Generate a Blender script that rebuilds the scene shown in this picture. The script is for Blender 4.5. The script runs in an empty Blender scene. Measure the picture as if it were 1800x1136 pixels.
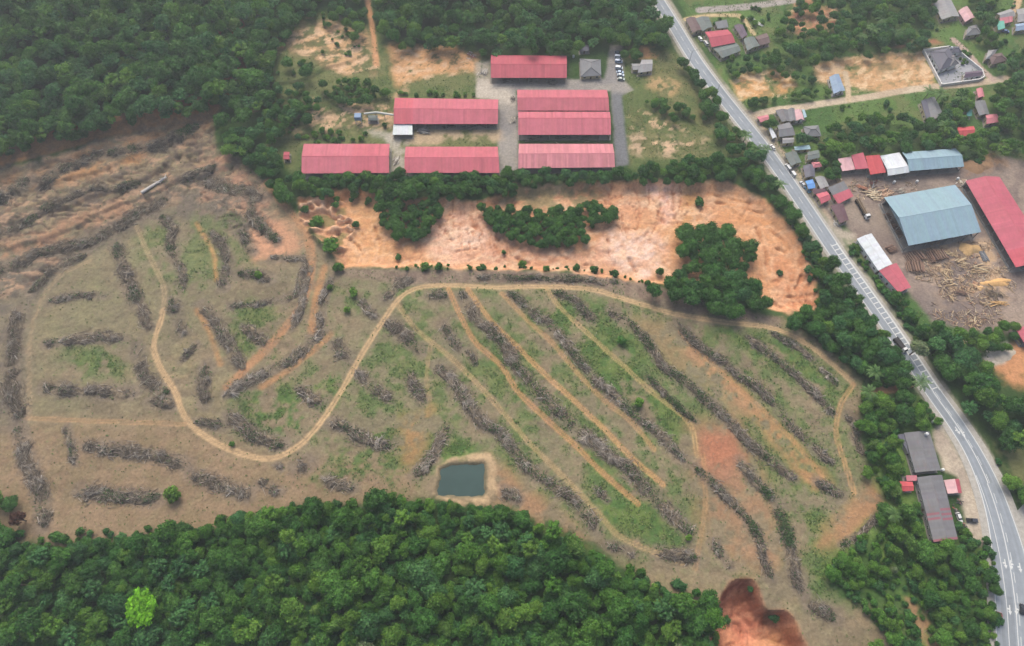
import bpy, bmesh, math, random
import numpy as np
from mathutils import Vector, Matrix

random.seed(7)
rng = np.random.default_rng(7)
scene = bpy.context.scene
COL = scene.collection
R = math.radians

# ------------------------------------------------------------------ camera, light, exposure
CAM_H, PITCH, FPX, PW, PH = 310.0, R(64.0), 1200.0, 1800.0, 1136.0
cam_data = bpy.data.cameras.new('camera')
cam_data.sensor_width = 36.0
cam_data.lens = 36.0 * FPX / PW
cam_data.clip_start, cam_data.clip_end = 1.0, 12000.0
cam = bpy.data.objects.new('camera', cam_data)
COL.objects.link(cam)
cam.location = (0, 0, CAM_H)
cam.rotation_euler = (math.pi / 2 - PITCH, 0, 0)
scene.camera = cam

SUN_EL, SUN_AZ = R(50), R(-10)      # azimuth measured from +Y (far side), negative to the left
world = bpy.data.worlds.new('World')
scene.world = world
world.use_nodes = True
nt = world.node_tree
nt.nodes.clear()
sky = nt.nodes.new('ShaderNodeTexSky')
sky.sky_type = 'NISHITA'
sky.sun_disc = False
sky.sun_elevation = SUN_EL
sky.sun_rotation = SUN_AZ
sky.air_density, sky.dust_density, sky.ozone_density = 1.0, 6.0, 1.0
bg = nt.nodes.new('ShaderNodeBackground')
bg.inputs['Strength'].default_value = 0.14
out = nt.nodes.new('ShaderNodeOutputWorld')
nt.links.new(sky.outputs[0], bg.inputs[0])
nt.links.new(bg.outputs[0], out.inputs[0])
sd = bpy.data.lights.new('sun', 'SUN')
sd.energy, sd.angle, sd.color = 1.35, R(45), (1.0, 0.96, 0.89)
sun = bpy.data.objects.new('sun', sd)
COL.objects.link(sun)
sdir = Vector((math.sin(SUN_AZ) * math.cos(SUN_EL), math.cos(SUN_AZ) * math.cos(SUN_EL), math.sin(SUN_EL)))
sun.rotation_euler = sdir.to_track_quat('Z', 'Y').to_euler()
sun.location = (0, 200, 600)
vs = scene.view_settings
vs.view_transform, vs.look, vs.exposure, vs.gamma, vs.use_curve_mapping = 'Standard', 'None', 0.76, 1.0, False
scene.cycles.max_bounces = 6
scene.cycles.diffuse_bounces = 3
scene.cycles.use_denoising = True
HAZE = 0.00023

# ------------------------------------------------------------------ helpers
KEXP = 1.5
def lin(c):
    c = np.asarray(c, float) / 255.0
    return np.where(c <= 0.04045, c / 12.92, ((c + 0.055) / 1.055) ** 2.4)
def C(r, g, b, k=KEXP):
    return lin((r, g, b)) / k

def tag(o, label=None, cat=None, group=None, kind=None):
    if label: o['label'] = label
    if cat: o['category'] = cat
    if group: o['group'] = group
    if kind: o['kind'] = kind
    return o

def empty(name, loc, rz=0.0, label=None, cat=None, group=None):
    o = bpy.data.objects.new(name, None)
    COL.objects.link(o)
    o.location = loc
    o.rotation_euler = (0, 0, rz)
    o.empty_display_size = 0.5
    return tag(o, label, cat, group)

def mesh(name, verts, faces, mat=None, fcol=None):
    m = bpy.data.meshes.new(name)
    m.from_pydata([tuple(map(float, v)) for v in verts], [], [tuple(map(int, f)) for f in faces])
    if mat: m.materials.append(mat)
    if fcol is not None:
        fc = np.asarray(fcol, float)
        a = m.attributes.new('Col', 'FLOAT_COLOR', 'FACE')
        a.data.foreach_set('color', np.hstack([fc, np.ones((len(fc), 1))]).astype(np.float32).ravel())
    m.update()
    return m

def fast_mesh(name, V, F, mat, fcol=None, vcol=None, smooth=False):
    """V (n,3), F (m,k) with equal k"""
    V = np.asarray(V, np.float32); F = np.asarray(F, np.int32)
    m = bpy.data.meshes.new(name)
    k = F.shape[1]
    m.vertices.add(len(V)); m.vertices.foreach_set('co', V.ravel())
    m.loops.add(F.size); m.loops.foreach_set('vertex_index', F.ravel())
    m.polygons.add(len(F))
    m.polygons.foreach_set('loop_start', np.arange(0, F.size, k, dtype=np.int32))
    m.polygons.foreach_set('loop_total', np.full(len(F), k, np.int32))
    if smooth: m.polygons.foreach_set('use_smooth', np.ones(len(F), bool))
    if mat: m.materials.append(mat)
    if fcol is not None:
        a = m.attributes.new('Col', 'FLOAT_COLOR', 'FACE')
        a.data.foreach_set('color', np.hstack([fcol, np.ones((len(fcol), 1))]).astype(np.float32).ravel())
    if vcol is not None:
        a = m.attributes.new('Col', 'FLOAT_COLOR', 'POINT')
        a.data.foreach_set('color', np.hstack([vcol, np.ones((len(vcol), 1))]).astype(np.float32).ravel())
    m.update(calc_edges=True)
    return m

def obj(name, me, parent=None, loc=(0, 0, 0), rot=(0, 0, 0), kind=None):
    o = bpy.data.objects.new(name, me)
    COL.objects.link(o)
    if parent: o.parent = parent
    o.location = loc
    o.rotation_euler = rot
    if kind: o['kind'] = kind
    return o

def box(cx, cy, cz, sx, sy, sz, rz=0.0):
    v = []
    c, s = math.cos(rz), math.sin(rz)
    for z in (-1, 1):
        for x, y in ((-1, -1), (1, -1), (1, 1), (-1, 1)):
            X, Y = x * sx / 2, y * sy / 2
            v.append((cx + c * X - s * Y, cy + s * X + c * Y, cz + z * sz / 2))
    f = [(0, 3, 2, 1), (4, 5, 6, 7), (0, 1, 5, 4), (1, 2, 6, 5), (2, 3, 7, 6), (3, 0, 4, 7)]
    return v, f

class MB:
    def __init__(self): self.v, self.f, self.c = [], [], []
    def add(self, v, f, col=None):
        o = len(self.v)
        self.v += list(v)
        self.f += [tuple(i + o for i in q) for q in f]
        if col is not None: self.c += [col] * len(f)
        return self
    def box(self, *a, col=None, **k): return self.add(*box(*a, **k), col=col)
    def tube(self, p, q, r0, r1=None, n=6, col=None):
        p, q = Vector(p), Vector(q); r1 = r0 if r1 is None else r1
        d = (q - p).normalized()
        a = d.orthogonal().normalized(); b = d.cross(a)
        v = []
        for P, r in ((p, r0), (q, r1)):
            for i in range(n):
                t = 2 * math.pi * i / n
                v.append(P + (a * math.cos(t) + b * math.sin(t)) * r)
        f = [(i, (i + 1) % n, n + (i + 1) % n, n + i) for i in range(n)]
        f += [tuple(range(n - 1, -1, -1)), tuple(range(n, 2 * n))]
        return self.add(v, f, col)
    def me(self, name, mat): return mesh(name, self.v, self.f, mat, self.c if self.c else None)
    def build(self, name, mat, parent=None, loc=(0, 0, 0), rot=(0, 0, 0)): return obj(name, self.me(name, mat), parent, loc, rot)

# noise -------------------------------------------------------------
_LAT = {}
def vnoise(x, y, seed=0):
    if seed not in _LAT: _LAT[seed] = np.random.default_rng(1000 + seed).random((256, 256)).astype(np.float32)
    L = _LAT[seed]
    xi, yi = np.floor(x).astype(np.int64), np.floor(y).astype(np.int64)
    fx, fy = x - xi, y - yi
    fx = fx * fx * (3 - 2 * fx); fy = fy * fy * (3 - 2 * fy)
    x0, x1, y0, y1 = xi & 255, (xi + 1) & 255, yi & 255, (yi + 1) & 255
    return (L[y0, x0] * (1 - fx) + L[y0, x1] * fx) * (1 - fy) + (L[y1, x0] * (1 - fx) + L[y1, x1] * fx) * fy
def fbm(x, y, s, o=4, seed=0, rot=0.0):
    if rot: x, y = x * math.cos(rot) - y * math.sin(rot), x * math.sin(rot) + y * math.cos(rot)
    t, a, n = 0, 1.0, 0
    for i in range(o):
        t = t + a * vnoise(x / s + 17.3 * i, y / s + 5.1 * i, seed + i); n += a
        a *= 0.55; s *= 0.48
    return t / n
def sstep(a, b, x):
    t = np.clip((x - a) / (b - a), 0, 1)
    return t * t * (3 - 2 * t)

def sdpoly(poly, X, Y, M=40.0):
    """signed distance to polygon, positive inside, clipped at -M outside"""
    poly = np.asarray(poly, float)[:, :2]
    res = np.full(X.shape, -M, np.float32)
    s = (X > poly[:, 0].min() - M) & (X < poly[:, 0].max() + M) & (Y > poly[:, 1].min() - M) & (Y < poly[:, 1].max() + M)
    x, y = X[s], Y[s]
    if len(x) == 0: return res
    d2 = np.full(x.shape, 1e9); ins = np.zeros(x.shape, bool)
    for i in range(len(poly)):
        ax, ay = poly[i - 1]; bx, by = poly[i]
        ex, ey = bx - ax, by - ay
        t = np.clip(((x - ax) * ex + (y - ay) * ey) / (ex * ex + ey * ey + 1e-9), 0, 1)
        d2 = np.minimum(d2, (x - ax - t * ex) ** 2 + (y - ay - t * ey) ** 2)
        if ay != by:
            ins ^= ((ay > y) != (by > y)) & (x < (bx - ax) * (y - ay) / (by - ay) + ax)
    res[s] = np.maximum(np.where(ins, 1, -1) * np.sqrt(d2), -M)
    return res
def dline(line, X, Y, M=12.0):
    line = np.asarray(line, float)[:, :2]
    res = np.full(X.shape, M, np.float32)
    for i in range(len(line) - 1):
        ax, ay = line[i]; bx, by = line[i + 1]
        s = (X > min(ax, bx) - M) & (X < max(ax, bx) + M) & (Y > min(ay, by) - M) & (Y < max(ay, by) + M)
        x, y = X[s], Y[s]
        ex, ey = bx - ax, by - ay
        t = np.clip(((x - ax) * ex + (y - ay) * ey) / (ex * ex + ey * ey + 1e-9), 0, 1)
        res[s] = np.minimum(res[s], np.sqrt((x - ax - t * ex) ** 2 + (y - ay - t * ey) ** 2))
    return res
def smooth_line(pts, step=2.0):
    """Catmull-Rom through points, resampled about every step metres"""
    P = np.asarray(pts, float)
    if len(P) < 2: return P
    Q = np.vstack([2 * P[0] - P[1], P, 2 * P[-1] - P[-2]])
    o = []
    for i in range(1, len(Q) - 2):
        n = max(2, int(np.linalg.norm(Q[i + 1] - Q[i]) / step))
        for k in range(n):
            t = k / n
            o.append(0.5 * (2 * Q[i] + (Q[i + 1] - Q[i - 1]) * t + (2 * Q[i - 1] - 5 * Q[i] + 4 * Q[i + 1] - Q[i + 2]) * t * t
                            + (3 * Q[i] - Q[i - 1] - 3 * Q[i + 1] + Q[i + 2]) * t ** 3))
    o.append(P[-1])
    return np.array(o)

# survey: from bearings in the photograph to points of the site ------
def G0(pts, z=0.0):
    p = np.atleast_2d(np.asarray(pts, float))
    x, y = (p[:, 0] - PW / 2) / FPX, (PH / 2 - p[:, 1]) / FPX
    dy = math.cos(PITCH) + y * math.sin(PITCH)
    dz = -math.sin(PITCH) + y * math.cos(PITCH)
    t = (z - CAM_H) / dz
    return np.stack([x * t, dy * t, np.zeros(len(p)) + z], 1)

# ------------------------------------------------------------------ terrain
xs = np.concatenate([-np.geomspace(4000, 430, 24), np.arange(-400, -215, 1.0), np.arange(-215, 215, 0.72), np.arange(215, 400, 1.0), np.geomspace(430, 4000, 24)])
ys = np.concatenate([-np.geomspace(4000, 60, 24), np.arange(-30, 240, 0.72), np.arange(240, 450, 0.95), np.geomspace(480, 5000, 24)])
GX, GY = np.meshgrid(xs, ys)
X, Y = GX.ravel(), GY.ravel()

pit_poly = [(528, 352), (620, 332), (700, 345), (770, 350), (850, 352), (905, 330), (1050, 318), (1280, 318), (1342, 350), (1392, 400), (1432, 480),
            (1442, 540), (1385, 550), (1345, 540), (1320, 500), (1250, 490), (1180, 500), (1130, 496), (1000, 478), (850, 472), (600, 470), (565, 425), (530, 392)]
red_poly = [(1268, 1050), (1290, 1022), (1325, 1022), (1338, 1050), (1352, 1075), (1385, 1075), (1405, 1105), (1412, 1160), (1262, 1160), (1258, 1090)]
pond_poly = [(773, 824), (790, 817), (820, 814), (851, 814), (855, 824), (854, 868), (848, 873), (800, 875), (768, 872), (766, 862)]

Z = np.zeros(X.shape)
field_w = sdpoly(G0([(-20, 330), (120, 270), (370, 205), (470, 330), (560, 480), (850, 485), (1130, 500), (1370, 570), (1500, 670), (1520, 760), (1560, 880), (1440, 1000),
                     (1500, 1170), (1250, 1170), (1080, 980), (730, 870), (350, 930), (-20, 940)]), X, Y)
fm = sstep(0, 15, field_w)
Z += fm * (fbm(X, Y, 42, 3, 11) - 0.5) * 3.2
rough = (fbm(X, Y, 3.2, 3, 21) - 0.5)
rghw = sstep(-2, 8, sdpoly(G0([(-60, 300), (120, 262), (372, 200), (470, 320), (500, 400), (440, 450), (330, 350), (180, 420), (60, 520), (-60, 540)]), X, Y))
Z += (0.25 + 0.55 * fm) * rough * 0.9 + rghw * ((fbm(X, Y, 6, 4, 23) - .5) * 3.2 - .9 * sstep(.1, 0, np.abs(fbm(X, Y * 1.6, 11, 3, 27) - .5) * 2))
# hillside to the upper left and behind the factory
nl = G0([(0, 300), (370, 200), (520, 60), (700, 70), (1050, 85)])
def hill(ax, bx, h, w):
    dx, dy = bx[0] - ax[0], bx[1] - ax[1]
    L = math.hypot(dx, dy)
    d = (-(dy) * (X - ax[0]) + dx * (Y - ax[1])) / L
    return h * sstep(0, w, d)
Z += hill(nl[0], nl[1], 16, 120) * sstep(20, -60, X - nl[2][0])
Z += 9 * sstep(nl[3][1], nl[3][1] + 90, Y) * sstep(60, -10, X - nl[4][0]) * sstep(-60, 20, X - nl[2][0])
# terraced strip on the left, with little steps
tb = G0([(0, 470), (280, 370), (0, 305), (350, 215)])
dx, dy = tb[1][0] - tb[0][0], tb[1][1] - tb[0][1]
dt = (-dy * (X - tb[0][0]) + dx * (Y - tb[0][1])) / math.hypot(dx, dy)
dtw = dt + (fbm(X, Y, 30, 2, 5) - 0.5) * 16
frac = dtw / 14 - np.floor(dtw / 14)
stp = np.floor(dtw / 14) + sstep(0.80, 0.97, frac)
left = sstep(-70, -130, X + 0.0 * Y)
terr = left * sstep(-4, 4, dt)
Z += np.clip(stp, 0, 4) * 1.6 * terr
riser = terr * sstep(.76, .84, frac) * sstep(1.0, .95, frac) * (stp < 4.1) * sstep(.40, .58, fbm(X, Y, 16, 3, 15))
bank = sdpoly(G0([(-200, 318), (-20, 300), (40, 284), (130, 258), (250, 228), (372, 200), (420, 150), (420, -100), (-300, -100)]), X, Y) + (fbm(X, Y, 8, 3, 13) - .5) * 4
Z += 2.6 * sstep(-7, 4.0, bank)
# dug-out clay pit
psd = sdpoly(G0(pit_poly), X, Y)
pw = psd + (fbm(X, Y, 9, 3, 31) - 0.5) * 5
gul = np.abs(fbm(X, Y, 13, 4, 33, 0.5) - 0.5) * 2
gul2 = np.abs(fbm(X * 0.5, Y * 1.5, 7, 3, 37, 0.9) - 0.5) * 2
pm = sstep(-1.0, 5.0, pw)
wx, wy = X + 8 * (fbm(X, Y, 14, 2, 301) - .5), Y + 8 * (fbm(X, Y, 14, 2, 303) - .5)
gul3 = np.abs(fbm(wx * 1.6, wy * .55, 6, 3, 305, 0.35) - 0.5) * 2
gmask = sstep(.52, .64, fbm(X, Y, 32, 2, 307))
Z -= pm * gmask * 0.9 * sstep(.08, 0.0, gul3)
lsd = sdpoly(G0([(520, 345), (600, 345), (625, 400), (600, 450), (560, 440), (530, 400)]), X, Y) + (fbm(X, Y, 5, 2, 309) - .5) * 4
rid3 = np.abs(fbm(wx * .6 + wy * .5, wy * 1.3 - wx * .4, 8, 2, 311) - .5) * 2
Z += sstep(-1, 3, lsd) * 3.4 * sstep(.22, .02, rid3)
Z -= pm * (3.2 + 1.2 * (fbm(X, Y, 35, 2, 35) - 0.5))
Z += pm * (np.minimum(gul, 0.22) * 3.0 + np.minimum(gul2, 0.16) * 1.6 - 0.7)
gully_px = [[(1241, 353), (1286, 361), (1330, 372), (1369, 383), (1400, 400)], [(1245, 340), (1290, 352), (1340, 360)], [(1355, 406), (1377, 425), (1392, 445)], [(1361, 436), (1380, 442)], [(1366, 519), (1402, 522), (1430, 518)], [(1350, 530), (1375, 540)],
            [(1069, 422), (1072, 450), (1080, 461), (1076, 478)], [(1136, 344), (1152, 356), (1163, 383), (1174, 400)], [(1183, 322), (1186, 383)], [(783, 406), (794, 422), (812, 430)], [(802, 442), (838, 436)], [(552, 361), (586, 381), (613, 392), (636, 411)],
            [(594, 411), (624, 428), (640, 450)], [(832, 352), (828, 380), (838, 402)], [(1400, 440), (1410, 480), (1400, 505)], [(1330, 400), (1345, 440), (1352, 480)], [(985, 448), (1010, 462), (1040, 466)], [(900, 450), (930, 462)], [(660, 400), (668, 430), (664, 460)], [(1105, 455), (1120, 478)]]
gd = np.full(X.shape, 12.0)
for q_ in gully_px: gd = np.minimum(gd, dline(smooth_line(G0(q_, -3)[:, :2], 1.5), X, Y))
gd = gd + (fbm(X, Y, 4, 3, 315) - .42) * 3.4
Z -= pm * 1.3 * sstep(1.1, .0, gd)
# red scar at the bottom
rp_ = G0(red_poly); rp_ = smooth_line(np.vstack([rp_, rp_[:1]])[:, :2], 1.5)
rsd = sdpoly(rp_, X, Y) + (fbm(X, Y, 7, 3, 41) - 0.5) * 1.6
rm = .75 * sstep(-0.5, 4.0, rsd) + .25 * sstep(3, 13, rsd)
Z -= rm * (13 - 2.0 * gul)
Z += rm * ((fbm(X, Y, 5, 4, 45) - .5) * 2.4 - 1.6 * sstep(.14, 0, np.abs(fbm(wx * 1.3, wy * .8, 7, 3, 47) - .5) * 2))
# pond basin
osd = sdpoly(G0(pond_poly), X, Y) + (fbm(X, Y, 4.5, 3, 44) - 0.5) * 2.6
Z = np.where(osd > -9, Z * sstep(2.5, 8, -osd) + 0.35 * sstep(-6, -2, osd), Z)
Z -= 2.6 * sstep(-1.2, 3.0, osd)
# level ground under the highway
hwy_px = [(1118, -60), (1140, -25), (1163, 10), (1188, 50), (1222, 105), (1262, 160), (1302, 210), (1345, 264), (1384, 318), (1425, 378), (1470, 445), (1515, 507), (1560, 570), (1602, 631),
          (1641, 690), (1680, 745), (1711, 795), (1737, 850), (1758, 912), (1774, 980), (1786, 1060), (1792, 1136), (1796, 1190)]
hw0 = G0(hwy_px)[:, :2]
hw0 = np.vstack([hw0, hw0[-1:] + np.array([[.5, -30], [0, -65], [-3, -105]])])      # it runs on past the frame
hw0 = np.vstack([hw0[:1] + np.array([[-60, 95]]), hw0[:1] + np.array([[-28, 45]]), hw0])
hwy = smooth_line(hw0, 2.0)
hd = dline(hwy, X, Y, 30)
sj = G0([(1840, 930)])[0]
flat = sstep(14, 24, hd) * sstep(34, 46, np.hypot(X - sj[0], Y - sj[1]))
Z *= flat
Z -= 0.10 * (1 - sstep(12.5, 15, hd))
far = sstep(380, 1200, np.hypot(X, Y - 150))
Z += far * 30 * (fbm(X, Y, 500, 3, 51) - 0.2)
ZG = Z.reshape(GX.shape).astype(np.float64)

def T(x, y):
    x, y = np.asarray(x, float), np.asarray(y, float)
    i = np.clip(np.searchsorted(xs, x) - 1, 0, len(xs) - 2); j = np.clip(np.searchsorted(ys, y) - 1, 0, len(ys) - 2)
    fx = np.clip((x - xs[i]) / (xs[i + 1] - xs[i]), 0, 1); fy = np.clip((y - ys[j]) / (ys[j + 1] - ys[j]), 0, 1)
    return (ZG[j, i] * (1 - fx) + ZG[j, i + 1] * fx) * (1 - fy) + (ZG[j + 1, i] * (1 - fx) + ZG[j + 1, i + 1] * fx) * fy
def G(pts, h=0.0):
    """site points under photograph bearings, for something h above the ground"""
    p = np.atleast_2d(np.asarray(pts, float))
    z = np.zeros(len(p)) + h
    for _ in range(14):
        q = G0(p, z)
        z = 0.4 * z + 0.6 * (T(q[:, 0], q[:, 1]) + h)
    q = G0(p, z)
    q[:, 2] = T(q[:, 0], q[:, 1])
    return q
def GL(pts, step=2.0):
    q = smooth_line(G(pts)[:, :2], step)
    return q
# brush windrows: line read off the photograph, width, description, leafiness, paleness, darkness, height
WL = []
def W_(*a, **k): WL.append((a, k))
W_([(72, 328), (103, 297), (140, 288), (182, 270)], 18.4, 'brush windrow on the upper left terrace just below the orange bank', .15, .05, .1)
W_([(192, 268), (247, 258), (290, 256), (347, 220)], 20.2, 'leafy brush windrow climbing the terrace to the forest corner', .9, .0, .1)
W_([(-12, 352), (20, 333), (52, 316)], 22.1, 'greyish brush heap at the left frame edge below the forest', .2, .25)
W_([(72, 367), (110, 354), (153, 339)], 16.6, 'short dark brush windrow in the middle of the left terrace', .25, .0, .2)
W_([(158, 333), (200, 331), (243, 319)], 15.6, 'brush windrow with a green tuft right of the short dark one on the terrace', .5, .0, .1)
W_([(-10, 412), (33, 400), (67, 382)], 16.6, 'mossy brush windrow on the lowest terrace at the left edge', .5, .0, .1)
W_([(-10, 474), (37, 460), (83, 441), (133, 431), (163, 420), (200, 400), (258, 372), (290, 350)], 23.9, 'long dark ash and brush belt bordering the field on its upper left', .12, .12, .25)
W_([(52, 515), (90, 477), (150, 447)], 15.6, 'thin brush windrow beside the pale track at upper left', .3, .05, .1)
W_([(318, 318), (345, 305), (378, 290)], 16.6, 'brush heap right of the felled white trunk', .2, .1)
W_([(362, 318), (410, 338), (462, 345)], 27.6, 'broad grey debris spread below the forest corner', .1, .3, .1, .7)
W_([(443, 348), (450, 390), (487, 425)], 18.4, 'brush windrow dropping to the orange haul track', .5, .1, .1)
W_([(423, 410), (434, 425), (446, 444)], 18.4, 'small brush heap at the left of the orange washout', .3, .1)
W_([(370, 411), (397, 447), (393, 506)], 17.5, 'curved brush windrow beside the ochre track', .1, .15, .1)
W_([(282, 382), (303, 405), (300, 432), (316, 473), (320, 507)], 15.6, 'slim brush windrow ending in a thick lump, upper middle of the left field', .35, .1)
W_([(203, 430), (227, 502), (263, 578)], 20.2, 'long straight brush windrow left of the pale winding track', .25, .15, .1)
W_([(90, 531), (133, 519), (188, 522)], 14.7, 'low grey brush windrow in the grassy left field', .2, .4)
W_([(420, 483), (450, 482), (474, 492)], 18.4, 'rounded brush heap with a green clump at its right end', .7, .05)
W_([(478, 455), (530, 456), (531, 490), (512, 522), (460, 533), (404, 538)], 12.9, 'hook shaped brush windrow by the orange track', .15, .35)
W_([(300, 530), (310, 548)], 20.2, 'small round brush heap right of the winding track, upper of three', .5, .1)
W_([(316, 568), (322, 584)], 18.4, 'small round brush heap right of the winding track, middle of three', .1, .05, .1)
W_([(318, 634), (345, 606)], 14.7, 'small slanted brush heap right of the winding track, lowest of three', .3, .05)
W_([(353, 535), (385, 578), (425, 650)], 20.2, 'straight brush windrow right of an orange strip in the left field', .1, .2)
W_([(80, 605), (140, 597), (214, 595)], 17.5, 'level brush windrow in the left field, upper of a parallel pair', .1, .4, .1)
W_([(77, 682), (140, 690), (237, 690)], 19.3, 'level brush windrow in the left field, lower of a parallel pair', .05, .3, .1)
W_([(240, 610), (250, 660), (296, 690)], 20.2, 'bent brush windrow left of the winding track', .15, .1, .1)
W_([(267, 706), (305, 712)], 20.2, 'oval brush heap touching the bend of the winding track', .05, .05, .1)
W_([(118, 750), (132, 815)], 14.7, 'upright short brush windrow left of the long lower left one', .2, .3)
W_([(150, 783), (243, 797), (333, 815)], 22.1, 'long brush windrow in the brown lower left field', .0, .2, .1)
W_([(138, 862), (205, 870), (277, 877)], 23.9, 'leafy ended brush windrow nearest the bottom forest at left', .35, .35, .1)
W_([(340, 833), (390, 855), (438, 872)], 23.9, 'thick brush windrow below the U-shaped bend of the track', .0, .25)
W_([(455, 852), (491, 863)], 19.3, 'small brush heap right of the thick one under the bend', .0, .15)
W_([(486, 820), (494, 826)], 11, 'tiny brush heap just under the lowest point of the track', .0, .1)
W_([(524, 820), (538, 818)], 29.4, 'round brush heap on the right flank of the track bend', .0, .2)
W_([(405, 727), (440, 757), (497, 783)], 23.9, 'wide brush windrow inside the U-shaped bend of the track', .35, .2)
W_([(345, 743), (390, 750)], 16.6, 'grey green brush heap by the left limb of the bend', .4, .1)
W_([(362, 645), (356, 710)], 22.1, 'upright brush windrow between orange soil and the bend', .25, .15)
W_([(430, 573), (466, 604)], 18.4, 'short brush heap in the grass left of the twin orange tracks', .1, .1)
W_([(397, 693), (445, 667), (515, 632), (566, 582)], 19.3, 'long pale brush windrow between two orange track strips', .1, .9)
W_([(512, 576), (537, 512), (547, 468)], 15.6, 'pale brush windrow along the left side of the orange haul track', .0, .9)
W_([(585, 490), (570, 520), (560, 578)], 13.8, 'thin pale brush windrow along the right side of the orange haul track', .0, .8)
W_([(31, 548), (22, 620), (24, 680), (35, 735)], 23.9, 'tall dark brush windrow along the left frame edge', .0, .25, .45)
W_([(34, 752), (46, 805), (70, 865), (74, 925)], 24.8, 'long brush windrow along the lower left frame edge', .05, .45, .1)
W_([(524, 683), (562, 708)], 18.4, 'brush heap with pale stumps left of the main track', .1, .7)
W_([(584, 603), (614, 630)], 20.2, 'brush heap right of the twin orange tracks', .15, .2)
W_([(676, 524), (700, 500), (728, 490)], 20.2, 'brush heap above the fork of the main track', .05, .25)
W_([(632, 530), (648, 545), (659, 556)], 15.6, 'pale rooty brush heap beside a round green bush', .1, .9)
W_([(684, 565), (710, 590), (738, 614)], 23.9, 'brush windrow in the fork of two tracks', .15, .2)
W_([(780, 573), (795, 595), (808, 613)], 16, 'brush heap right of the fork between tracks', .3, .25)
W_([(757, 521), (783, 523)], 20.2, 'mossy brush heap hanging under the top track', .6, .1)
W_([(628, 655), (655, 682), (687, 703)], 18.4, 'brush windrow of pale trunks right of the main track', .1, .7)
W_([(720, 658), (728, 685), (744, 706)], 18.4, 'short brush windrow beside a faint side track', .25, .4)
W_([(576, 744), (605, 750), (642, 775), (686, 783)], 18.4, 'wavy pale brush windrow halfway between main track and pond', .35, .8)
W_([(787, 754), (762, 798), (730, 836)], 19.2, 'slanted pale brush windrow directly above left of the pond', .1, .8)
W_([(768, 643), (807, 683), (837, 730), (888, 772), (925, 820), (970, 852), (1024, 892), (1046, 930)], 20, 'longest pale brush windrow, first diagonal row right of the pond', .25, .75)
W_([(811, 515), (837, 555), (881, 600), (918, 655), (970, 715), (1025, 765), (1100, 825), (1160, 882), (1216, 934)], 21.6, 'very long diagonal brush windrow between two orange tracks', .15, .6)
W_([(896, 514), (933, 547), (977, 580), (1014, 628), (1055, 676), (1100, 715), (1150, 757), (1202, 808)], 16.8, 'pale diagonal brush windrow left of the brightest green strip', .35, .75)
W_([(974, 514), (1012, 527), (1042, 562)], 16, 'short brush windrow at the head of the green strips', .5, .15)
W_([(822, 618), (836, 642)], 11.2, 'little brush lump between the orange diagonal tracks', .3, .2)
W_([(886, 860), (912, 878)], 19.2, 'brush heap on the brown soil right of the pond', .0, .35)
W_([(1072, 547), (1131, 591), (1161, 639), (1213, 680), (1272, 731), (1309, 772), (1368, 820), (1396, 842)], 17.6, 'long diagonal brush windrow passing above the red bare patch', .4, .3, .1)
W_([(1194, 569), (1216, 598), (1257, 628), (1316, 672), (1353, 702), (1390, 746), (1420, 780), (1458, 812)], 16, 'dark straight brush windrow right of the red bare patch', .15, .25, .15)
W_([(1298, 580), (1342, 613), (1398, 658), (1435, 695), (1466, 726)], 15.2, 'grey brush windrow on the green slope near the right corner', .35, .5)
W_([(1356, 586), (1405, 613), (1442, 646), (1470, 678)], 12, 'thin pale brush windrow closest to the right hand wood', .3, .7)
W_([(1139, 663), (1179, 702), (1222, 741)], 12, 'overgrown green brush windrow ending at the red bare patch', 1.6, .0, .1)
W_([(1224, 824), (1257, 855), (1281, 877), (1308, 909), (1331, 942), (1340, 975), (1354, 1015)], 16, 'brush windrow running down from the red bare patch', .5, .2, .15)
W_([(1298, 808), (1325, 844), (1361, 877), (1379, 933), (1388, 966), (1396, 1001), (1410, 1038)], 19.2, 'wide weedy brush windrow right of the red bare patch', 1.0, .15)
W_([(1160, 972), (1190, 976), (1222, 980)], 22.4, 'fan shaped pale brush heap at the lower end of the green strip', .15, .6)
W_([(1254, 955), (1268, 975), (1283, 997)], 14.4, 'short brush windrow above the red hollow', .3, .5)
W_([(1422, 1060), (1444, 1073), (1466, 1086)], 22.4, 'dark brush heap near the bottom right of the field', .15, .2, .3)
W_([(1072, 958), (1112, 976)], 16, 'faint brush heap at the edge of the bottom forest', .0, .25)
W_([(1048, 860), (1068, 880)], 14.4, 'small grey brush lump inside the lower green strip', .3, .5)
W_([(1436, 845), (1478, 874)], 19.2, 'low grey brush heap near the right side track', .3, .3)
W_([(1488, 730), (1518, 756)], 14.4, 'grey brush heap at the foot of the right hand wood', .3, .5)
W_([(840, 487), (910, 488), (1000, 490), (1085, 497)], 12.8, 'thin brown brush windrow along the bank above the top track', .35, .1, .1)
W_([(1190, 520), (1235, 528), (1300, 552)], 17.6, 'brownish brush spread under the big clump of trees', .3, .15)
W_([(620, 858), (590, 850), (575, 842)], 20.2, 'rooty brush heap against the bottom forest left of the pond', .0, .4)
W_([(1515, 800), (1505, 770), (1508, 742)], 12.8, 'brown brush strip against the right hand trees', .2, .1, .1)
W_([(1545, 905), (1515, 938), (1480, 958)], 14.4, 'brush strip along the curved bank at lower right', .3, .5)
# ------------------------------------------------------------------ ground cover: soil colours, plus painted shade in the red hollow
def n01(s, o=4, seed=0, rot=0.0): return fbm(X, Y, s, o, seed, rot)
nA, nB, nC, nD = n01(26, 4, 61), n01(9, 4, 65), n01(3.0, 3, 69), n01(60, 3, 73)
nS = fbm(X * 0.35, Y * 1.6, 6, 4, 77, 0.2)
dirt_j = (nB - 0.5) * 5 + (nC - 0.5) * 2.2

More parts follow.
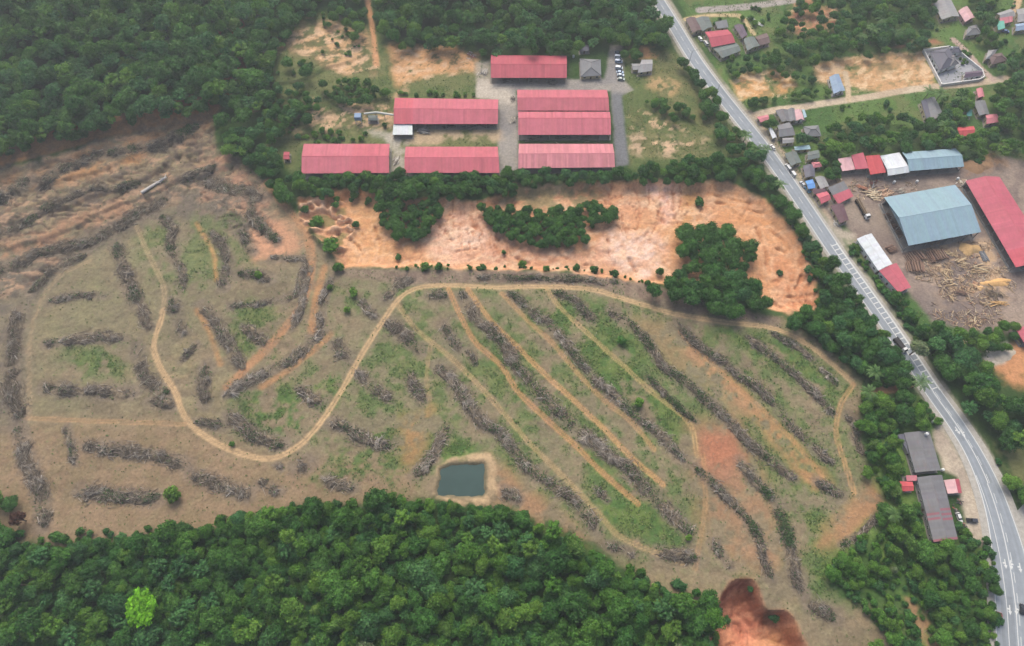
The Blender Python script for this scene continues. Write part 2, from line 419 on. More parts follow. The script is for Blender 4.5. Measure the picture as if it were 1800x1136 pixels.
col = np.empty((len(X), 3))
g1, g2, g3 = C(60, 86, 44), C(88, 118, 60), C(112, 118, 78)
col[:] = g1
def blend(m, c):
    m = np.clip(m, 0, 1)[:, None]
    col[:] = col * (1 - m) + np.asarray(c) * m
def mixc(m, a, b):
    m = np.clip(m, 0, 1)[:, None]
    return np.asarray(a) * (1 - m) + np.asarray(b) * m
def region(px, edge=2.0, jit=1.0, terrain=True):
    P = G(px) if terrain else G0(px)
    return sstep(-edge, edge, sdpoly(P, X, Y) + dirt_j * jit)
blend(.35 * sstep(0.45, 0.62, nA), g2)
blend(0.15 * sstep(0.5, 0.75, nB), g3)

# --- cleared field
field_px = [(-190, 296), (40, 286), (130, 262), (250, 225), (372, 200), (384, 262), (440, 295), (486, 345), (520, 380), (560, 420), (600, 470), (700, 474), (850, 474), (1000, 480),
            (1130, 498), (1250, 528), (1375, 560), (1440, 600), (1510, 665), (1522, 700), (1512, 770), (1545, 840), (1562, 885), (1505, 955), (1455, 985), (1450, 1040), (1500, 1060), (1560, 1050),
            (1600, 1070), (1660, 1150), (1600, 1150), (1500, 1175), (1260, 1175), (1190, 1055), (1090, 990), (1000, 935), (900, 895), (730, 875), (530, 890), (350, 940), (100, 965), (20, 940), (-190, 880)]
mf = region(field_px, 2.0, 1.2)
base = mixc(sstep(0.35, 0.65, nA), C(145, 127, 106), C(134, 122, 101))
base = mixc(0.75 * sstep(0.42, 0.66, nB), base, C(160, 138, 112))
base = mixc(0.6 * sstep(0.5, 0.66, nS), base, C(122, 108, 90))
base = mixc(0.4 * sstep(0.55, 0.75, nC), base, C(168, 150, 126))
m_ol = region([(70, 560), (120, 500), (240, 410), (420, 370), (500, 470), (500, 560), (640, 480), (1000, 500), (1400, 600), (1510, 700), (1500, 900), (1200, 1010), (900, 860), (500, 760), (280, 740), (60, 730)], 14, 2.5)
base = mixc(0.62 * m_ol * sstep(0.32, 0.6, nD * 0.5 + nB * 0.5), base, C(134, 128, 102))
m_lb = region([(-30, 740), (330, 740), (480, 815), (740, 800), (740, 900), (-30, 980)], 10, 2)
base = mixc(0.7 * m_lb, base, mixc(sstep(0.4, 0.65, nB), C(154, 128, 105), C(142, 116, 96)))
m_gr = region([(-30, 480), (60, 460), (300, 330), (470, 320), (480, 430), (280, 380), (120, 470), (60, 540), (40, 760), (-30, 760)], 6, 2)
base = mixc(0.75 * m_gr, base, mixc(sstep(0.4, 0.6, nB), C(108, 99, 94), C(126, 113, 102)))
base = base * np.array([1.0, 1.03, .95])
blend(mf, base)
base_g = mf * sstep(.40, .62, nC * .5 + nB * .5) * (.16 + .34 * region([(560, 500), (1000, 500), (1400, 590), (1510, 690), (1490, 900), (1300, 1000), (1000, 900), (560, 800)], 20, 2))
blend(base_g, C(114, 126, 80))
blend(.35 * riser * sstep(.35, .55, nB), C(160, 118, 86))
blend(.92 * sstep(-8, -5, bank) * sstep(9, 6, bank), mixc(sstep(.4, .6, nC), C(172, 124, 84), C(152, 114, 84)))
rock = np.abs(fbm(X, Y * 1.6, 11, 3, 27) - .5) * 2
blend(rghw * mf * .8 * sstep(.5, .62, nC * .6 + nB * .4), C(112, 98, 88))
blend(rghw * mf * .7 * sstep(.58, .66, fbm(X + 40, Y * 1.4, 6, 4, 29)), C(190, 156, 126))
blend(rghw * mf * .6 * sstep(.12, .03, rock), C(96, 80, 70))
# green regrowth patches
green = np.zeros(len(X))
def grass(px, amt, lo, hi, edge=7.0):
    m = region(px, edge, 2.0) * amt * sstep(lo, hi, nB * 0.55 + nC * 0.25 + nA * 0.2)
    np.maximum(green, m * mf, out=green)
grass([(590, 500), (1000, 500), (1300, 570), (1500, 690), (1490, 900), (1300, 1010), (1060, 960), (800, 820), (560, 800), (560, 600)], 0.62, 0.44, 0.62, 14)
grass([(915, 520), (1000, 535), (1130, 640), (1225, 745), (1205, 800), (1100, 720), (1010, 640), (930, 560)], 0.95, 0.33, 0.52)
grass([(985, 512), (1060, 530), (1130, 600), (1160, 650), (1090, 640), (1020, 570)], 0.95, 0.33, 0.5)
grass([(830, 580), (900, 600), (1010, 720), (1130, 830), (1215, 930), (1190, 975), (1090, 930), (960, 780), (860, 660)], 0.8, 0.36, 0.56)
grass([(1040, 880), (1120, 860), (1215, 945), (1170, 980), (1080, 940)], 1.0, 0.3, 0.45)
grass([(1240, 560), (1400, 600), (1500, 690), (1470, 720), (1440, 690), (1300, 620)], 0.9, 0.36, 0.52)
grass([(1330, 640), (1420, 740), (1470, 830), (1480, 900), (1400, 900), (1370, 800)], 0.75, 0.38, 0.56)
grass([(1350, 860), (1450, 880), (1480, 960), (1400, 1020), (1360, 950)], 0.85, 0.36, 0.52)
grass([(420, 690), (540, 670), (620, 610), (590, 700), (530, 770), (420, 760)], 0.95, 0.42, 0.54)
grass([(570, 760), (700, 720), (760, 800), (700, 850), (560, 840)], 0.8, 0.44, 0.58)
grass([(755, 760), (850, 775), (830, 810), (770, 815), (745, 850)], 1.0, 0.34, 0.5, 4)
grass([(120, 620), (220, 610), (210, 660), (120, 660)], 0.8, 0.42, 0.54)
grass([(240, 390), (420, 380), (440, 480), (320, 520), (260, 480)], 0.55, 0.42, 0.58)
grass([(405, 535), (480, 535), (480, 640), (410, 620)], 0.75, 0.44, 0.58)
grass([(1560, 900), (1480, 960), (1420, 950), (1420, 1060), (1520, 1060)], 0.95, 0.3, 0.5)
blend(green, mixc(sstep(0.4, 0.62, nC), C(104, 124, 66), C(84, 114, 60)))
# orange subsoil showing through
bare = np.zeros(len(X))
yw0 = hwy[:, 1]
def soil(px, c, amt=0.8, lo=0.42, hi=0.6, edge=5.0, jit=1.6):
    m = region(px, edge, jit) * amt * sstep(lo, hi, nB * 0.6 + nC * 0.4)
    np.maximum(bare, m, out=bare)
    blend(m, c)
OR1, OR2, OR3, PALE, CREAM = C(190, 142, 96), C(204, 156, 114), C(186, 130, 92), C(226, 190, 162), C(222, 198, 168)
soil([(-30, 318), (110, 285), (250, 235), (370, 203), (375, 222), (260, 262), (100, 300), (60, 322)], C(166, 128, 92), 0.9, 0.3, 0.55)
soil([(100, 312), (180, 285), (250, 268), (240, 285), (150, 310), (110, 325)], OR1, 0.85, 0.35, 0.55)
soil([(-30, 440), (90, 400), (150, 375), (230, 350), (235, 372), (140, 400), (60, 450), (-30, 470)], C(182, 142, 110), 0.85, 0.38, 0.56)
soil([(320, 335), (380, 255), (400, 300), (470, 330), (485, 400), (440, 380), (400, 350)], C(192, 148, 118), 0.8, 0.4, 0.58)
soil([(440, 410), (500, 390), (530, 430), (500, 460), (450, 455)], C(206, 156, 122), 0.95, 0.32, 0.5)
soil([(1205, 742), (1290, 742), (1325, 800), (1310, 840), (1260, 850), (1225, 832), (1212, 790)], C(168, 124, 98), 0.75, 0.3, 0.56, 8)
soil([(1240, 765), (1285, 760), (1300, 800), (1260, 830), (1235, 810)], C(182, 120, 92), .8, .28, .5, 6)
soil([(1225, 830), (1330, 830), (1400, 960), (1350, 1010), (1240, 960)], C(176, 132, 106), 0.7, 0.35, 0.6, 8)
soil([(1190, 590), (1260, 640), (1380, 760), (1460, 850), (1430, 860), (1330, 740), (1230, 650)], C(186, 140, 100), 0.8, 0.38, 0.56, 4)
soil([(1110, 560), (1180, 570), (1330, 720), (1290, 730), (1180, 640)], C(170, 136, 106), 0.6, 0.4, 0.58)
soil([(700, 740), (760, 720), (740, 800), (715, 830)], C(184, 138, 98), 0.7, 0.4, 0.56)
soil([(855, 800), (1000, 920), (1040, 960), (940, 910), (870, 880)], C(172, 132, 102), 0.8, 0.32, 0.55)
soil([(1540, 850), (1560, 890), (1500, 950), (1440, 960), (1470, 900)], C(178, 134, 98), 0.8, 0.3, 0.55)
# grey litter of twigs and ash round each windrow
for a_, k_ in WL:
    q_ = G(a_[0]); dep_ = q_[:, 1].mean() * math.cos(PITCH) + CAM_H * math.sin(PITCH)
    w_ = a_[1] * dep_ / FPX
    dd = dline(GL(a_[0]), X, Y, 16) + dirt_j * .55
    blend(.75 * sstep(w_ * .95, w_ * .35, dd) * (.5 + .5 * sstep(.35, .6, nC)), mixc(sstep(.4, .6, nC), C(120, 108, 96), C(136, 122, 106)))
# --- pond margin
pc_ = G0([(810, 845)])[0]
pm0 = sdpoly(G0(pond_poly), X, Y) + dirt_j * 0.35
pw_ = 1.6 + 3.0 * sstep(pc_[0] - 6, pc_[0] + 10, X) + 1.5 * (nB - .5)
blend(sstep(-1.0, 1.0, pm0 + dirt_j * .4 + pw_) * (0.45 + 0.55 * sstep(0.35, 0.55, nC)), C(192, 166, 130))
blend(sstep(-1.5, 0.5, pm0), C(120, 112, 88))
# --- clay pit
clay = mixc(sstep(0.35, 0.65, nA), C(216, 162, 116), C(224, 176, 136))
clay = mixc(.6 * sstep(0.5, 0.72, nB), clay, C(212, 156, 114))
clay = mixc(0.7 * sstep(0.07, 0.0, gul) * sstep(.4, .6, nD), clay, C(192, 132, 98))
clay = mixc(0.5 * sstep(0.06, 0.0, gul2), clay, C(188, 130, 98))
def clay_patch(px, c, amt, edge=6.0):
    global clay
    clay = mixc(region(px, edge, 1.8) * amt * (0.55 + 0.45 * sstep(0.35, 0.6, nC)), clay, c)
clay_patch([(760, 370), (830, 360), (880, 400), (880, 460), (780, 465), (740, 430)], C(228, 180, 152), 0.9)
clay_patch([(790, 395), (850, 410), (850, 440), (780, 440)], C(238, 206, 182), 0.8)
clay_patch([(1070, 410), (1160, 410), (1170, 470), (1120, 490), (1060, 450)], C(240, 208, 188), 0.95)
clay_patch([(1060, 325), (1130, 325), (1120, 400), (1060, 400)], C(228, 176, 140), 0.7)
clay_patch([(1130, 322), (1200, 325), (1195, 390), (1170, 395)], C(234, 190, 170), 0.95, 3)
clay_patch([(1195, 330), (1240, 335), (1215, 420), (1190, 450), (1185, 390)], C(208, 156, 98), 0.8)
clay_patch([(1250, 325), (1340, 350), (1400, 420), (1430, 500), (1380, 500), (1330, 420), (1270, 390)], C(212, 154, 106), 0.75)
clay_patch([(1350, 440), (1430, 480), (1440, 545), (1370, 540)], C(208, 146, 106), 0.9)
clay_patch([(860, 420), (1060, 440), (1060, 475), (860, 465)], C(214, 162, 132), 0.8)
clay_patch([(600, 350), (680, 350), (690, 450), (620, 460)], C(222, 172, 120), 0.8)
clay_patch([(520, 380), (600, 350), (620, 400), (570, 430)], C(222, 164, 124), 0.8)
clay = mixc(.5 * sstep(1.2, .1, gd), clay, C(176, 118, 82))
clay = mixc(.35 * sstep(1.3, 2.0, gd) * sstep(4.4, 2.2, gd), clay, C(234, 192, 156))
clay = mixc(.6 * gmask * sstep(.12, .03, gul3), clay, C(178, 116, 84))
wn = fbm(wx * .7 + wy * .7, wy * 1.5 - wx * .7, 5, 4, 321)
clay = mixc((.22 + .3 * region([(700, 340), (1250, 320), (1200, 500), (700, 480)], 15, 1)) * sstep(.56, .66, wn), clay, C(236, 200, 166))
clay = mixc(.3 * sstep(.42, .36, wn), clay, C(204, 142, 102))
clay = mixc(.8 * sstep(-1, 3, lsd) * sstep(.2, .04, rid3), clay, C(240, 196, 160))
clay = mixc(.8 * sstep(-1, 3, lsd) * sstep(.3, .5, rid3), clay, C(122, 118, 72))
mclay = sstep(-1.5, 1.5, pw + (nC - 0.5) * 2)
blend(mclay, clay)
soil([(900, 325), (1040, 320), (1060, 345), (1000, 372), (880, 350)], C(150, 140, 100), 0.8, 0.35, 0.5, 3)
soil([(560, 335), (640, 328), (640, 345), (560, 350)], C(210, 146, 98), 0.9, 0.2, 0.5, 2)
# orange haul track at the pit's left end
for px, w, c in [([(470, 320), (500, 360), (530, 400), (546, 440), (545, 490), (528, 540), (490, 590), (440, 640), (400, 680)], 4.2, C(188, 142, 104)),
                 ([(570, 470), (556, 520), (548, 580)], 3.4, C(188, 142, 100)),
                 ([(582, 588), (545, 622), (500, 655), (460, 680)], 2.6, C(180, 138, 98)),
                 ([(345, 393), (362, 420), (376, 450), (380, 492)], 2.0, C(196, 152, 100)),
                 ([(345, 545), (368, 585), (388, 640)], 2.2, C(184, 142, 98))]:
    d = dline(GL(px), X, Y, 14) + dirt_j * 0.35
    blend(sstep(w * 0.5 + 1.2, w * 0.5 - 0.8, d) * (0.45 + 0.4 * sstep(0.3, 0.6, nC)), np.asarray(c) * .94)
rimband = region([(590, 474), (850, 474), (1000, 480), (1130, 497), (1250, 528), (1370, 560), (1370, 575), (1180, 545), (1040, 503), (850, 498), (720, 500), (600, 486)], 2, .8)
blend(.75 * rimband, mixc(sstep(.4, .6, nC), C(128, 108, 98), C(150, 130, 114)))
# --- red scar
mred = sstep(-1.5, 1.0, rsd)
redc = mixc(sstep(0.3, 0.6, nB), C(190, 122, 92), C(212, 150, 114))
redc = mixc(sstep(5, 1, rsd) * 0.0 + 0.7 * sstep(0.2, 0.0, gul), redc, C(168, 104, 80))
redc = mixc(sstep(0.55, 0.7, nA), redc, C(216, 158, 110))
redc = mixc(region([(1262, 1040), (1300, 1018), (1335, 1035), (1340, 1075), (1300, 1085)], 5, 1) * .8, redc, C(158, 100, 76))  # shade of the steep upper lobe, painted into the soil colour
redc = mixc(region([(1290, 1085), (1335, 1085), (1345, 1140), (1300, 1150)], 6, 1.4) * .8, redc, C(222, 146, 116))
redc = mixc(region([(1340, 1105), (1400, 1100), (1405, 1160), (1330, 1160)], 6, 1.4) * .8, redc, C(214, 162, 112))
redc = mixc(.7 * sstep(9, 4, rsd), redc, C(150, 92, 68))  # darker rim band: steep-wall shade painted on all round
redc = mixc(.4 * sstep(.5, .6, wn), redc, C(226, 166, 130))
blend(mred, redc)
blend(0.9 * region([(1340, 1065), (1365, 1070), (1360, 1095), (1335, 1090)], 2, 0.8), C(96, 92, 70))

# --- grassland round the factory
fac = region([(455, 80), (545, 30), (590, 20), (650, 50), (690, 78), (770, 82), (860, 95), (870, 140), (910, 155), (910, 305), (520, 305), (495, 290), (470, 262), (490, 200), (480, 130)], 3, 1.4)
blend(fac, mixc(sstep(0.35, 0.6, nB), C(118, 122, 78), C(98, 112, 66)))
soil([(470, 85), (550, 30), (640, 50), (660, 130), (600, 130), (540, 100)], C(160, 134, 100), 0.8, 0.38, 0.55)
soil([(500, 70), (560, 45), (640, 55), (665, 125), (610, 130)], C(212, 172, 128), 0.95, 0.47, 0.56, 4)
soil([(685, 80), (780, 82), (840, 95), (840, 125), (770, 130), (700, 150), (688, 110)], C(214, 166, 118), 1.0, 0.28, 0.48, 4)
soil([(610, 190), (690, 180), (690, 215), (560, 225), (520, 235)], C(208, 172, 138), 0.9, 0.46, 0.56, 4)
d = dline(GL([(640, -30), (648, 10), (656, 60), (662, 115)]), X, Y, 14) + dirt_j * 0.3
blend(sstep(2.6, 0.8, d), C(212, 160, 116))
soil([(690, 172), (715, 150), (710, 165), (700, 176)], C(200, 168, 130), 0.9, 0.1, 0.3, 2)
facr = region([(1098, 75), (1190, 92), (1235, 165), (1300, 235), (1335, 290), (1270, 285), (1190, 290), (1105, 295), (1095, 160)], 3, 1.4)
blend(facr, mixc(sstep(0.35, 0.6, nB), C(122, 122, 80), C(98, 112, 66)))
soil([(1105, 238), (1240, 245), (1230, 270), (1110, 270)], C(206, 176, 146), 0.8, 0.46, 0.58, 4)
soil([(1110, 85), (1150, 85), (1160, 100), (1110, 100)], C(206, 152, 108), 0.9, 0.4, 0.5, 3)
soil([(1145, 120), (1200, 150), (1180, 170), (1140, 150)], C(194, 160, 116), 0.8, 0.42, 0.55, 4)
for px in [[(500, 60), (565, 40), (640, 55), (668, 130), (600, 132), (530, 100)], [(688, 80), (780, 84), (836, 100), (830, 128), (700, 150)], [(540, 180), (690, 180), (690, 225), (520, 240)], [(1108, 190), (1180, 215), (1210, 232), (1110, 225)], [(1108, 240), (1235, 246), (1230, 268), (1110, 268)]]:
    blend(.8 * region(px, 4, 1.5) * sstep(.57, .64, wn), C(222, 186, 150))
    blend(.8 * region(px, 4, 1.5) * sstep(.40, .34, wn), C(104, 104, 66))
# paved factory yard
yard_px = [(838, 138), (860, 138), (1010, 140), (1062, 138), (1074, 80), (1094, 80), (1096, 140), (1112, 158), (1092, 168), (1106, 290), (1082, 296), (1074, 160), (908, 160), (912, 310), (876, 310), (876, 176), (836, 172)]
myard = region(yard_px, 1.2, 0.35)
yc = mixc(sstep(0.35, 0.6, nB), C(146, 142, 138), C(164, 158, 148))
yc = mixc(region([(836, 130), (905, 138), (905, 180), (836, 175)], 4, 0.8), yc, C(196, 186, 170))
yc = mixc(region([(1074, 165), (1100, 165), (1108, 295), (1080, 295)], 2, 0.4), yc, C(122, 124, 126))
blend(myard, yc)
soil([(690, 232), (880, 225), (880, 245), (700, 255)], C(196, 172, 140), 0.9, 0.3, 0.5, 3)
soil([(645, 232), (692, 232), (715, 250), (712, 320), (688, 320), (686, 250)], C(188, 180, 164), 0.9, 0.25, 0.45, 3)
blend(0.8 * region([(835, 110), (862, 105), (866, 142), (836, 142)], 2, 0.6), C(182, 172, 156))
# --- village side, right of the highway
vil = region([(1190, 0), (1830, -40), (1830, 640), (1640, 610), (1560, 500), (1440, 380), (1330, 230), (1250, 110)], 2, 1)
blend(vil, mixc(sstep(0.38, 0.6, nA), C(80, 112, 58), C(98, 126, 66)))
blend(vil * 0.5 * sstep(0.52, 0.66, nB), C(124, 120, 82))
for px, c in [([(1284, 142), (1318, 128), (1346, 140), (1358, 168), (1300, 178)], C(214, 166, 112)), ([(1349, 128), (1372, 124), (1398, 150), (1392, 164), (1364, 164)], C(212, 164, 108)),
              ([(1432, 112), (1520, 98), (1622, 92), (1644, 150), (1560, 164), (1500, 152), (1440, 142)], C(206, 164, 118)), ([(1384, 30), (1410, 10), (1470, 15), (1474, 45), (1400, 60)], C(206, 150, 116)),
              ([(1395, -20), (1440, -20), (1430, 15), (1395, 20)], C(196, 148, 112)), ([(1655, 75), (1560, 85), (1640, 70)], C(170, 120, 90))]:
    soil(px, c, 1.0, 0.26, 0.44, 2.5, 0.8)
for px in [[(1284, 130), (1396, 124), (1396, 170), (1296, 178)], [(1432, 112), (1520, 96), (1640, 90), (1644, 152), (1500, 160), (1436, 146)], [(1384, 10), (1474, 10), (1474, 60), (1390, 60)]]:
    blend(.85 * region(px, 3, 1) * sstep(.55, .62, wn), C(228, 196, 156))
    blend(.7 * region(px, 3, 1) * sstep(.42, .36, wn), C(132, 124, 84))
blend(0.75 * region([(1530, 105), (1615, 100), (1600, 125), (1540, 130)], 4, 1.2) * sstep(0.4, 0.6, nB), C(142, 128, 90))
lane_px = [(1318, 205), (1360, 194), (1400, 190), (1440, 183), (1480, 177), (1530, 170), (1580, 161), (1640, 153), (1700, 148), (1770, 138)]
lane = GL(lane_px)
dl = dline(lane, X, Y, 14) + dirt_j * 0.12
blend(sstep(2.9, 1.9, dl), mixc(sstep(0.35, 0.6, nB), C(210, 192, 166), C(194, 174, 148)))
for px, w, c in [([(1745, 140), (1722, 118), (1700, 92), (1676, 70)], 1.8, C(190, 166, 152)), ([(1492, 176), (1490, 150), (1486, 128)], 1.5, C(206, 184, 152)), ([(1205, 34), (1240, 28), (1290, 27), (1305, 32), (1325, 60)], 1.4, C(204, 182, 140)),
                 ([(1780, 25), (1790, 0), (1788, -30)], 2.2, C(208, 178, 140)), ([(1230, 18), (1310, 12), (1400, 0)], 2.6, C(176, 168, 160))]:
    d = dline(GL(px), X, Y, 14) + dirt_j * 0.12
    blend(sstep(w + 0.7, w - 0.4, d), c)
saw_px = [(1402, 330), (1432, 322), (1478, 298), (1560, 305), (1700, 288), (1760, 275), (1830, 290), (1830, 590), (1740, 588), (1700, 582), (1640, 568), (1600, 520), (1560, 480), (1500, 420), (1480, 395), (1455, 385)]
msaw = region(saw_px, 2, 0.7)
sc = mixc(sstep(0.34, 0.62, nB), C(136, 121, 112), C(164, 147, 132))
sc = mixc(0.5 * sstep(0.5, 0.62, nA * .5 + nB * .5), sc, C(104, 98, 96))
sc = mixc(0.8 * region([(1640, 430), (1740, 430), (1770, 520), (1660, 540)], 6, 2.2) * sstep(0.44, 0.58, nC * 0.5 + nB * 0.5), sc, C(204, 172, 134))
sc = mixc(region([(1615, 520), (1700, 520), (1690, 580), (1620, 560)], 6, 1.5) * 0.6, sc, C(110, 102, 100))
sc = mixc(region([(1470, 345), (1560, 360), (1580, 420), (1490, 405)], 6, 1.5) * 0.6, sc, C(160, 146, 130))
blend(msaw, sc)
soil([(1690, 285), (1740, 270), (1770, 290), (1700, 310)], C(168, 132, 98), 0.9, 0.3, 0.5, 3)
soil([(1735, 640), (1770, 610), (1830, 590), (1830, 690), (1780, 680)], C(206, 150, 106), 1.0, 0.2, 0.42, 3)
blend(region([(1730, 630), (1745, 612), (1770, 600), (1780, 615), (1765, 640), (1745, 645)], 1.2, 0.4), C(214, 202, 184))
soil([(1738, 775), (1790, 780), (1830, 830), (1800, 850), (1760, 820)], C(120, 120, 78), 0.9, 0.3, 0.5, 4)
d = dline(GL([(1535, 688), (1568, 684), (1600, 674)]), X, Y, 14) + dirt_j * 0.2
blend(sstep(2.6, 1.2, d), C(176, 134, 96))
fore_px = [(1640, 758), (1652, 738), (1672, 742), (1700, 790), (1722, 850), (1738, 910), (1748, 965), (1700, 955), (1692, 900), (1684, 840), (1655, 828)]
mfore = region(fore_px, 1.5, 0.6)
blend(mfore, mixc(sstep(0.35, 0.62, nB), C(196, 182, 160), C(178, 164, 146)))
scr = region([(1512, 700), (1630, 700), (1640, 745), (1590, 760), (1600, 860), (1640, 955), (1750, 960), (1760, 1170), (1620, 1170), (1500, 1050), (1450, 1000), (1560, 890), (1515, 800)], 3, 1.2)
blend(.9 * scr * (1 - mfore), mixc(sstep(.38, .6, nB), C(78, 110, 54), C(108, 136, 66)))
soil([(1590, 1045), (1640, 1080), (1670, 1140), (1640, 1140), (1600, 1090)], C(170, 134, 100), .9, .35, .5, 2)
vr_ = hwy[(yw0 > G0([(1460, 400)])[0][1]) & (yw0 < G0([(1310, 205)])[0][1])]
dv = np.gradient(vr_, axis=0); dv /= np.linalg.norm(dv, axis=1)[:, None]
vr_ = vr_ - np.stack([dv[:, 1], -dv[:, 0]], 1) * 7.0
blend(sstep(3.6, 2.2, dline(vr_, X, Y, 14) + dirt_j * .25) * .9, mixc(sstep(.4, .6, nC), C(190, 170, 144), C(168, 152, 132)))
soil([(1432, 380), (1472, 388), (1508, 412), (1490, 428), (1462, 410)], C(186, 174, 156), .95, .1, .35, 2)
# verge of the highway
blend(sstep(9.0, 7.2, hd + dirt_j * 0.35) * sstep(20, 30, Y) * 0.0 + sstep(8.6, 7.0, hd + dirt_j * 0.3) * 0.85, mixc(sstep(0.4, 0.6, nB), C(176, 168, 150), C(150, 148, 124)))

# --- tracks worn by vehicles: two ruts and a paler crown
tracks = [([(286, 545), (284, 560), (270, 608), (284, 650), (308, 690), (326, 734), (362, 768), (415, 794), (470, 806), (515, 790), (556, 752), (598, 690), (634, 626), (668, 572), (700, 527), (735, 506), (790, 502), (870, 505), (960, 504), (1040, 509), (1105, 528), (1180, 550), (1270, 566), (1358, 577), (1420, 606), (1468, 644), (1500, 674)], 3.6, C(196, 166, 126), 1.0),
          ([(240, 398), (258, 440), (282, 490), (289, 520), (285, 556)], 3.0, C(178, 154, 120), .75),
          ([(1500, 676), (1478, 712), (1470, 760), (1483, 808), (1502, 866)], 2.8, C(190, 148, 104), 0.9),
          ([(698, 535), (735, 582), (788, 625), (830, 665), (880, 720), (930, 778), (1000, 848), (1050, 900), (1095, 946), (1200, 990)], 2.8, C(186, 156, 112), 0.8),
          ([(822, 508), (860, 560), (910, 610), (960, 660), (1010, 705), (1060, 752), (1112, 806), (1166, 852)], 3.2, C(198, 152, 104), 0.95),
          ([(788, 508), (810, 556), (836, 602), (880, 642), (912, 690), (960, 736), (1010, 782), (1060, 832), (1122, 886)], 3.2, C(192, 142, 98), 0.95),
          ([(882, 516), (930, 566), (970, 602), (1012, 652), (1060, 702), (1110, 742), (1150, 790)], 2.6, C(188, 146, 102), 0.85),
          ([(960, 506), (984, 540), (1040, 592), (1095, 642), (1150, 692), (1210, 742), (1226, 800)], 2.8, C(192, 160, 112), 0.85),
          ([(1196, 584), (1250, 638), (1310, 694), (1372, 752), (1446, 836)], 2.4, C(188, 140, 98), 0.8),
          ([(756, 610), (750, 660), (757, 712)], 1.8, C(178, 148, 108), 0.7),
          ([(50, 735), (150, 740), (250, 743), (325, 746)], 2.4, C(180, 142, 104), 0.75),
          ([(158, 458), (100, 490), (66, 542), (50, 620), (52, 735)], 2.4, C(176, 152, 120), 0.6),
          ([(1236, 800), (1240, 880), (1232, 940), (1222, 1000)], 2.2, C(188, 146, 102), 0.6)]
mtrack = np.zeros(len(X))
for ti, (px, w, c, a) in enumerate(tracks):
    dd = dline(GL(px), X, Y, 14)
    d = dd + dirt_j * 0.26
    w = w * .66 * (.75 + .5 * nB)
    m = sstep(w * 0.5 + 0.9, w * 0.5 - 0.5, d) * a
    np.maximum(mtrack, m, out=mtrack)
    worn = (.55 + .45 * sstep(.38, .58, nB)) if ti else (.85 + .15 * sstep(.35, .6, nC))
    blend(m * worn * ((.62 if px[0][0] in (822, 788, 882) else .46) if ti else .85) * (0.8 + 0.2 * sstep(0.35, 0.6, nC)), np.asarray(c) * (1 if ti else 1.0))
    blend(0.7 * m * sstep(0.5, 0.15, np.abs(dd - 0.85)), np.asarray(c) * 1.16)
    blend(0.65 * m * sstep(0.35, 0.0, dd) * sstep(.4, .6, nC), C(140, 124, 92))
    Z -= 0.14 * m
ZG = Z.reshape(GX.shape).astype(np.float64)
col *= (0.93 + 0.14 * n01(1.6, 2, 81))[:, None]
col *= (0.90 + 0.20 * n01(0.9, 1, 85))[:, None]

def attr_mat(name, rough=0.9, bump=0.0, bscale=1.0, spec=0.2, varamt=0.25, vscale=1.2, base=None, hue=None):
    m = bpy.data.materials.new(name); m.use_nodes = True
    t = m.node_tree; N = t.nodes; L = t.links
    b = N['Principled BSDF']
    b.inputs['Roughness'].default_value = rough
    b.inputs['Specular IOR Level'].default_value = spec
    if base is None:
        a = N.new('ShaderNodeAttribute'); a.attribute_name = 'Col'; csock = a.outputs['Color']
    else:
        a = N.new('ShaderNodeRGB'); a.outputs[0].default_value = (*base, 1); csock = a.outputs[0]
    g = N.new('ShaderNodeNewGeometry')
    n = N.new('ShaderNodeTexNoise'); n.inputs['Scale'].default_value = vscale; n.inputs['Detail'].default_value = 5; n.inputs['Roughness'].default_value = 0.65
    L.new(g.outputs['Position'], n.inputs['Vector'])
    mr = N.new('ShaderNodeMapRange'); mr.inputs[1].default_value = 0.3; mr.inputs[2].default_value = 0.7
    mr.inputs[3].default_value = 1 - varamt; mr.inputs[4].default_value = 1 + varamt
    L.new(n.outputs[0], mr.inputs[0])
    mx = N.new('ShaderNodeMix'); mx.data_type = 'RGBA'; mx.blend_type = 'MULTIPLY'; mx.inputs[0].default_value = 1
    L.new(csock, mx.inputs[6]); L.new(mr.outputs[0], mx.inputs[7])
    L.new(mx.outputs[2], b.inputs['Base Color'])
    if bump:
        n2 = N.new('ShaderNodeTexNoise'); n2.inputs['Scale'].default_value = bscale; n2.inputs['Detail'].default_value = 6
        L.new(g.outputs['Position'], n2.inputs['Vector'])
        bp = N.new('ShaderNodeBump'); bp.inputs['Strength'].default_value = bump; bp.inputs['Distance'].default_value = 0.5
        L.new(n2.outputs[0], bp.inputs['Height']); L.new(bp.outputs[0], b.inputs['Normal'])
    return m
M_soil = attr_mat('soil', 0.95, 0.5, 0.9, 0.1, 0.2, 0.8)

